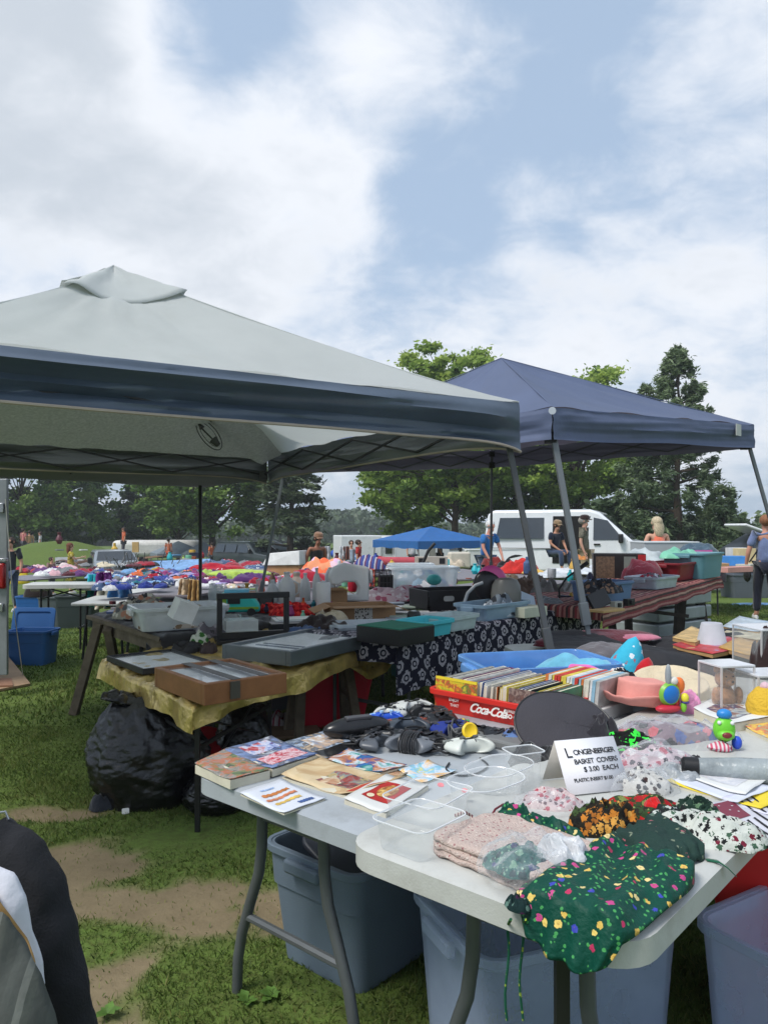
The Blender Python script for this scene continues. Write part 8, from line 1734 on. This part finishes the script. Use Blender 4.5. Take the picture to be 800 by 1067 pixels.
# green dotted cover, its strap
m_dot = patterned('dark_green_dot_cloth', (34, 58, 52), [(150, 90, 96), (120, 130, 110)], scale=42, size=.17, rough=.8)
g0, g1, g2, g3 = plane(630, 876, Z2), plane(682, 912, Z2), plane(742, 896, Z2), plane(688, 858, Z2); o0b = (g0+g1+g2+g3)/4; q = MB()
def gd(u, v):
    uu, vv = u-.5, v-.5; s = (abs(uu)*2)**4+(abs(vv)*2)**4; sc = 1/max(1, s)**.25
    p = g0.lerp(g1, .5+vv*sc).lerp(g3.lerp(g2, .5+vv*sc), .5+uu*sc); e = 1-max(abs(uu), abs(vv))*2
    return p-o0b+Vector((0, 0, .004+.030*min(1, e*3)**.5+.010*fbm(Vector((u*3, v*3, 8)), 4)+.009*math.sin(v*5+u*38)*math.exp(-abs(e-.15)*14)))
q.grid(gd, 70, 70); o = q.build('basket_cover', m_dot, ang=180, solid=.002); o.location = o0b; tag(o, 'dark green cover dotted with tiny pink sprigs and gathered edges', 'basket cover')
q = MB(); pp = [plane(735, 895, Z2+.004), plane(748, 897, Z2+.004), plane(757, 903, Z2-.002), plane(766, 912, Z2-.02)]
q.add([p for k, p0 in enumerate(pp) for p in (p0+Vector((0, .006, 0)), p0-Vector((0, .006, 0)))], [(2*k, 2*k+1, 2*k+3, 2*k+2) for k in range(3)]); o = q.build('green_strap', cloth_m((20, 90, 64)), solid=.002); tag(o, 'narrow green strap slipping over the table edge', 'strap')
# the others
heap('rolled green floral cover behind the bag, pale flowers', 560, 872, R(-38), (.20, .07, .055), m_gf, 321, z=Z2+.005, freq=4)
heap('second roll of green floral cloth left of the first', 536, 860, R(-30), (.09, .05, .05), m_gf, 322, z=Z2+.01, freq=4)
heap('orange, black and green autumn-print cover scrunched in a ruff', 628, 862, R(18), (.165, .10, .07), patterned('autumn_print', (34, 32, 24), [(190, 120, 44), (60, 80, 44), (160, 96, 36), (20, 20, 18), (204, 150, 70)], scale=58, size=.5, rough_edge=.3), 323, freq=3.6)
heap('Christmas-print cover of red poinsettias and green leaves', 672, 848, R(-12), (.20, .12, .04), patterned('poinsettia_print', (50, 70, 40), [(190, 30, 34), (160, 30, 36), (120, 130, 70), (40, 36, 30)], scale=48, size=.46, rough_edge=.3, leaf=(130, 140, 84)), 324)
heap('single bright red printed flower patch on the Christmas cover', 680, 840, R(0), (.035, .035, .02), cloth_m((206, 34, 36)), 325, z=Z2+.03)
heap('black and white ruffled cover beside the poinsettias', 700, 862, R(5), (.12, .085, .05), patterned('bw_leaf_print', (30, 36, 36), [(190, 196, 190), (90, 110, 100), (24, 26, 26)], scale=44, size=.42, rough_edge=.3), 326, freq=4)
heap('white cover with black and wine berries at the table edge', 738, 872, R(-28), (.20, .13, .055), patterned('berry_print', (196, 200, 192), [(30, 34, 34), (110, 30, 50), (60, 90, 70), (24, 24, 26)], scale=62, size=.38, rough_edge=.28), 327, freq=3.4, amp=.5)
heap('dark green leafy cover bunched left of the berry print', 726, 852, R(10), (.10, .08, .055), patterned('green_leaf_print', (30, 54, 44), [(170, 176, 160), (90, 120, 90)], scale=44, size=.36, rough_edge=.3), 328, freq=4)
heap('pink and red printed cloth inside the middle clear bag', 574, 838, R(-10), (.13, .09, .04), patterned('pink_red_print', (200, 180, 180), [(170, 60, 80), (220, 210, 206), (150, 40, 60), (90, 60, 70)], scale=80, size=.42), 331)
film_bag('clear bag with pink and red prints in front of the card', 574, 842, R(-14), (.16, .11, .035), 332)
heap('cow-spotted cloth packed in a bag right of the price card', 672, 822, R(6), (.13, .09, .05), patterned('cow_print', (196, 194, 188), [(60, 44, 44), (40, 40, 44)], scale=56, size=.38), 333)
film_bag('clear bag round the cow-spotted cloth', 672, 824, R(8), (.16, .11, .06), 334)
film_bag('flat grey film bag folded behind the cow-spotted one', 702, 812, R(-20), (.13, .08, .04), 335, mm=clear((170, 176, 180), .6, 'grey_film', .2))
heap('pink and plum fabrics showing through the wide clear bag', 678, 795, R(0), (.20, .12, .05), patterned('plum_print', (190, 170, 176), [(170, 70, 90), (110, 70, 110), (210, 205, 205), (60, 50, 60)], scale=44, size=.46), 336)
film_bag('wide clear bag of pink and plum fabrics', 676, 798, R(5), (.26, .15, .06), 337)
heap('red, blue and black cloths in the big bag behind', 690, 768, R(5), (.32, .15, .06), patterned('mixed_cloths', (120, 100, 110), [(190, 70, 84), (70, 90, 150), (40, 38, 44), (150, 140, 150), (200, 110, 120)], scale=22, size=.5), 338, freq=2.4)
film_bag('big rumpled clear bag below the salmon hat', 700, 772, R(5), (.42, .20, .075), 339)
heap('black cloth with fluorescent green zigzags', 655, 776, R(-20), (.15, .13, .045), patterned('zigzag_green', (16, 18, 18), [(60, 220, 70)], scale=26, size=.36, rough_edge=.35), 341, z=Z2+.012)
heap('narrow fluorescent green and black strip beside it', 678, 786, R(-24), (.12, .035, .025), patterned('zigzag_green', (16, 18, 18), [(60, 220, 70)], scale=26, size=.36), 342, z=Z2+.02)
# papers, yellow envelope, flag sheet
sheet4('yellow_envelope', 'long yellow envelope under the white papers', ((694, 818), (792, 846), (826, 832), (720, 806)), Z2, .006, mat('yellow_paper', (224, 200, 50), rough=.6, var=.06), 'envelope')
sheet4('paper_sheet', 'top white printed sheet with a faint grey sketch', ((705, 806), (776, 830), (800, 812), (730, 794)), Z2+.012, .001, WHT, 'paper', block=(('faint_print', .2, .8, .25, .8, printed([(206, 208, 212), (190, 192, 200), (212, 212, 214), (200, 190, 192)], 30, seed=81, rough=.7)),))
sheet4('paper_sheet', 'second white sheet fanned under the sketch sheet', ((700, 814), (768, 838), (806, 822), (736, 798)), Z2+.008, .001, mat('white_paper2', (206, 210, 222), rough=.7), 'paper')
sheet4('paper_sheet', 'lavender-tinged sheet at the right of the envelope', ((752, 834), (800, 850), (840, 838), (792, 820)), Z2+.003, .001, mat('lilac_paper', (204, 204, 222), rough=.7), 'paper')
r, f = sheet4('flag_print', 'sheet printed with dark red canton and black stripes of a flag', ((736, 842), (786, 882), (850, 862), (790, 826)), Z2+.001, .002, mat('flag_paper', (200, 200, 208), rough=.5), 'print', n=14)
q = MB(); q.grid(lambda u, v: Vector(f(.04+.40*u, .06+.36*v))+Vector((0, 0, .0012)), 6, 6); q.build('flag_canton', mat('maroon_ink', (120, 40, 60), rough=.5), r, ang=180)
for k in range(8): 
    v0 = .06+.115*k; u0 = .50 if v0 < .42 else .04; q = MB(); q.grid(lambda u, v: Vector(f(u0+(.96-u0)*u, v0+.035*v))+Vector((0, 0, .0012)), 6, 1); q.build('stripe', ink, r, ang=180)
for (a_, b_) in ((.10, .14), (.22, .24), (.34, .14), (.16, .33), (.30, .33)): q = MB(); c_ = Vector(f(a_, b_))+Vector((0, 0, .0022)); q.add([c_+Vector((.0035*math.cos(PI*j/5)*(1 if j % 2 == 0 else .45), .0035*math.sin(PI*j/5)*(1 if j % 2 == 0 else .45), 0)) for j in range(10)], [tuple(range(10))]); q.build('star', WHT, r, smooth=False)
# wrapped cylinder with black cap
r = thing('wrapped_roll', 'long film-wrapped roll with a black end cap', 'roll', plane(762, 801, Z2+.03), R(-14)); q = MB(); q.tube([(-.085, 0, 0), (.02, 0, .0), (.16, 0, 0)], [.022, .030, .034], 20); q.build('film', mat('grey_wrap', (150, 158, 160), rough=.25, var=.3, vscale=14, bump=.8, bscale=30), r); q = MB(); q.tube([(-.125, 0, 0), (-.118, 0, 0), (-.082, 0, 0)], [.016, .023, .023], 18); q.build('end_cap', m_blk, r)
heap('small printed blue-grey cloth under the wrapped roll', 760, 806, R(-14), (.24, .06, .02), patterned('blue_sprig', (120, 128, 140), [(170, 110, 120), (70, 76, 90)], scale=40, size=.35), 343, name='cloth', cat='cloth')
heap('dark small oddments between the bag and the wrapped roll', 722, 798, R(0), (.09, .05, .03), cloth_m((40, 42, 48)), 344, name='oddment', cat='oddment')

# ------------------------------------------------------------------ bins under the near tables
n0 = Vector((-.085, 2.30, 0)); vv = Vector((.75, -.661, 0)); ct = n0-vv*.22+U*.36
m_gt = mat('slate_tub_plastic', (98, 112, 126), rough=.5, var=.08, vscale=3, bump=.15, bscale=200)
tote('slate grey plastic tub under the left near table, dark lid tucked in', ct, RU, .70, .42, .395, (98, 112, 126), m_=m_gt, taper=.86)
q = MB(); q.prism(rrect(.58, .36, .06), 0, .02); o = q.build('tub_lid', plast((44, 48, 56), rough=.5), bevel=.006); place(o, ct+Vector((.02, .0, .30)), RU, R(24), R(4)); tag(o, 'dark lid standing aslant inside the slate grey tub', 'lid')
m_ct = clear((176, 192, 220), .26, 'frosted_tote', .3)
t1 = plane(514, 1012, .40); 
tote('large translucent bluish tote under the cream table', Vector((.44, 2.12, 0)), R(22), .60, .42, .42, (150, 168, 196), m_=m_ct, taper=.9, ribs=False)
tote('second translucent tote at the lower right corner', Vector((1.16, 1.86, 0)), R(-58), .62, .44, .43, (150, 168, 196), m_=m_ct, taper=.9, ribs=False)
tote('large red tub behind the translucent totes', Vector((1.33, 2.30, 0)), R(-26), .66, .46, .64, (214, 40, 36), taper=.84, ribs=False)
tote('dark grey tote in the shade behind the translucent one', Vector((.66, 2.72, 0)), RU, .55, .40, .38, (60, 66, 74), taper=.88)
q = MB(); q.tube([plane(585, 985, .70)*1, Vector((plane(585, 985, .70).x, plane(585, 985, .70).y, 0))], .017, sq=True); o = q.build('support_post', m_blk, smooth=False); tag(o, 'black square post propping the near corner of the cream table', 'post')

# ------------------------------------------------------------------ hanging clothes at the lower left corner
m_den = mat('black_denim', (20, 21, 26), rough=.9, var=.3, vscale=14, bump=.25, bscale=300)
r = thing('denim_jacket', 'black denim jacket with a long sleeve hanging at the lower left', 'jacket', Vector((-.55, 1.05, .9)), 0); o0 = r.location.copy()
def body(u, v):
    xs = -.78+(.26+.05*v)*u; yy = 1.06+.03*math.sin(u*7+v)+.05*v
    z = 1.055-.03*u*u*4*.3-.75*v-.012*math.sin(u*9)
    return Vector((xs-.02, yy+.02*fbm(Vector((u*3, v*3, 2)), 3), z))-o0
q = MB(); q.grid(body, 40, 50); q.build('jacket_body', m_den, r, ang=180, solid=.008)
# sleeve: shoulder at about (20,870) down to (97,1067)
q = MB(); pts = [depth(-10, 880, 1.08), depth(16, 896, 1.07), depth(34, 925, 1.06), depth(46, 965, 1.055), depth(56, 1010, 1.05), depth(66, 1060, 1.045), depth(76, 1110, 1.04), depth(84, 1200, 1.04), depth(88, 1320, 1.04)]
def slv(u, v):
    k = v*(len(pts)-1); i = min(int(k), len(pts)-2); p = pts[i].lerp(pts[i+1], k-i); d = (pts[i+1]-pts[i]).normalized(); sd = d.cross(Vector((0, 1, 0))).normalized(); a_ = 2*PI*u
    rr = (.040-.003*v)*(1+.12*fbm(Vector((math.cos(a_)*1.5, math.sin(a_)*1.5, v*7)), 3)+.03*math.sin(v*46+2*math.cos(a_)))
    return p+sd*math.cos(a_)*rr+Vector((0, 1, 0))*math.sin(a_)*rr*1.1-o0
q.grid(slv, 36, 90); q.build('sleeve', m_den, r, ang=180)
def seam(us): 
    q = MB(); q.tube([Vector(slv(us, .03+.9*k/40))*1.0 for k in range(41)], .0012, 5); q.build('stitched_seam', mat('grey_thread', (88, 88, 92), rough=.8), r)
seam(.60); seam(.66)
q = MB(); q.tube([Vector(slv(.5+.28*k/10, .30-.03*k/10))+Vector((0, -.002, 0)) for k in range(11)], .0016, 5); q.build('stitched_seam', mat('grey_thread', (120, 120, 126), rough=.8), r)
# white garment
m_wg = mat('white_garment', (205, 206, 214), rough=.8, var=.05, vscale=6, bump=.3, bscale=40)
def panel_cloth(name, label, outline, Y, m_, bul=.05, seed=0, parts=(), th=.006):
    """a hanging panel bounded by a silhouette, bulging towards us with soft folds"""
    c = Vector((0, 0, 0)); P = [depth(px, py, Y) for px, py in outline]
    for p in P: c += p
    c /= len(P); q = MB(); n = len(P); K = 14
    vs = [Vector((0, -bul, 0))]
    for k in range(1, K+1):
        t_ = k/K
        for p in P: w = (p-c)*t_; vs.append(w+Vector((0, -bul*(1-t_**2.2)+.02*fbm(Vector((w.x*9, w.z*7, seed)), 3), 0)))
    fs = [(0, 1+j, 1+(j+1) % n) for j in range(n)]+[(1+(k-1)*n+j, 1+k*n+j, 1+k*n+(j+1) % n, 1+(k-1)*n+(j+1) % n) for k in range(1, K) for j in range(n)]
    q.add(vs, fs); o = q.build(name, m_, ang=180, solid=th); o.location = c; tag(o, label, 'garment'); return o
def dens(pl, k=5):
    out = []
    for i in range(len(pl)):
        a, b = pl[i], pl[(i+1) % len(pl)]
        for j in range(k): out.append((a[0]+(b[0]-a[0])*j/k, a[1]+(b[1]-a[1])*j/k))
    return out
panel_cloth('white_garment', 'white garment with tan edges hanging inside the denim jacket', dens([(-60, 915), (-8, 903), (12, 912), (24, 935), (30, 970), (40, 1005), (44, 1030), (20, 1010), (-60, 960)]), .96, m_wg, .02, 5)
panel_cloth('tan_lining', 'tan and orange lining strip beside the white garment', dens([(-60, 918), (-4, 925), (8, 945), (22, 975), (36, 1000), (42, 1032), (20, 1005), (-60, 970)]), .945, mat('tan_lining_cloth', (176, 138, 84), rough=.85, var=.3, vscale=12), .01, 6)
m_pl = striped('grey_plaid', [(74, 80, 74), (80, 86, 80), (76, 82, 76), (112, 116, 108), (78, 84, 76), (72, 78, 72)], 24, 0, 'Object', wob=.05)
panel_cloth('plaid_garment', 'grey-green finely checked garment nearest the camera at lower left', dens([(-80, 940), (0, 955), (20, 985), (42, 1015), (58, 1050), (72, 1100), (90, 1250), (-80, 1250)]), .90, m_pl, .05, 7)
q = MB(); q.tube([Vector((-1.3, 1.1, 1.06)), Vector((-.64, 1.09, 1.06))], .012, 10); q.tube([Vector((-.72, 1.09, 1.06)), Vector((-.72, 1.09, .0))], .014, 10)
q.tube([Vector((-.72, .85, .01)), Vector((-.72, 1.35, .01))], .016, 8); o = q.build('clothes_rail', m_chrome); tag(o, 'low metal clothes rail holding the hanging garments', 'clothes rail')
r = thing('coat_hanger', 'hanger hook showing at the left edge above the denim jacket', 'hanger', depth(3, 862, 1.09)); q = MB(); q.tube([(.0, 0, -.03), (0, 0, 0), (.008, 0, .012), (.004, 0, .022), (-.008, 0, .02)], .002, 6); q.build('hook', m_chrome, r); q = MB(); q.tube([(-.2, 0, -.07), (0, 0, -.03), (.03, 0, -.04)], .004, 8); q.build('arms', m_blk, r)
hz = bpy.data.materials.new('haze_air'); hz.use_nodes = True; t = hz.node_tree; t.nodes.remove(t.nodes['Principled BSDF'])
pv = N(t, 'ShaderNodeVolumePrincipled', ins={'Density': .0013, 'Anisotropy': .2}); pv.inputs['Color'].default_value = (.86, .9, .95, 1); L(t, pv.outputs[0], t.nodes['Material Output'].inputs['Volume'])
mb = MB(); mb.box((0, 115, 9), (560, 290, 26)); o = mb.build('haze', hz, smooth=False); tag(o, 'thin summer haze over the whole field', 'haze', kind='stuff')
# small mixed goods filling the middle tables
KD = [('box', 0), ('bottle', 1), ('tin', 1), ('paperback', 2), ('mug', 1), ('packet', 0), ('jar', 1), ('cassette case', 2), ('vase', 1), ('toy block', 0), ('candle', 1), ('picture tile', 2)]
CL = COLN+[('gold', (190, 150, 60)), ('silver', (170, 172, 176)), ('rust', (150, 70, 40)), ('pink', (226, 110, 160)), ('mint', (130, 200, 170))]
rd = random.Random(99)
for n_, (x0, x1, y0, y1), h, w_, where in ((26, (296, 410, 600, 618), .76, 9, 'among the goods behind the white bottles'), (22, (240, 300, 612, 640), .75, 8, 'beside the toy camper on the side table'), (20, (302, 345, 634, 652), .73, 8, 'between the red beads and the brown box'),
        (26, (440, 600, 596, 612), .76, 8, 'on the paper-strewn table before the van'), (24, (345, 480, 586, 597), .78, 7, 'on the crowded table below the box truck'), (16, (650, 740, 583, 600), .84, 8, 'on the striped cloth behind the baskets'), (14, (690, 795, 582, 592), .80, 6, 'on the far right tables'), (14, (575, 625, 612, 634), .745, 8, 'on the right end of the rosette cloth'),
        (18, (110, 200, 628, 645), .74, 8, 'on the plank table near the clear bin'), (24, (60, 330, 578, 586), .76, 7, 'on the farthest bench tables')):
    for i in range(n_):
        px, py = rd.uniform(x0, x1), rd.uniform(y0, y1); c = at(px, py, h)
        for _ in range(40):
            (kn, sh), (cn, cc) = rd.choice(KD), rd.choice(CL); lab = f'small {cn} {kn} {where}'
            if lab not in used: break
        else: continue
        used.add(lab); w = m_of(w_*rd.uniform(.6, 1.5), c.y); q = MB(); mm = plast(cc, 'small_goods') if rd.random() < .6 else mat('small_card', cc, rough=.7, var=.3, vscale=12)
        if sh == 1: q.lathe([(w*a_, w*b_*rd.uniform(.9, 1.1)) for a_, b_ in rd.choice((((.3, 0), (.34, .1), (.34, .9), (.14, 1.2), (.14, 1.4)), ((.34, 0), (.38, .1), (.38, .8), (.36, .85)), ((.2, 0), (.4, .4), (.3, .8), (.15, 1.1), (.24, 1.3))))], 12)
        else: q.box((0, 0, w*(.3 if sh == 0 else .08)), (w, w*rd.uniform(.5, .8), w*(.6 if sh == 0 else .16)))
        o = q.build(kn.split()[-1] if kn != 'paperback' else 'book', mm, None, bevel=w*.03, ang=40); place(o, c, rd.uniform(0, PI)); tag(o, lab, kn)
print('objects', len(bpy.data.objects))
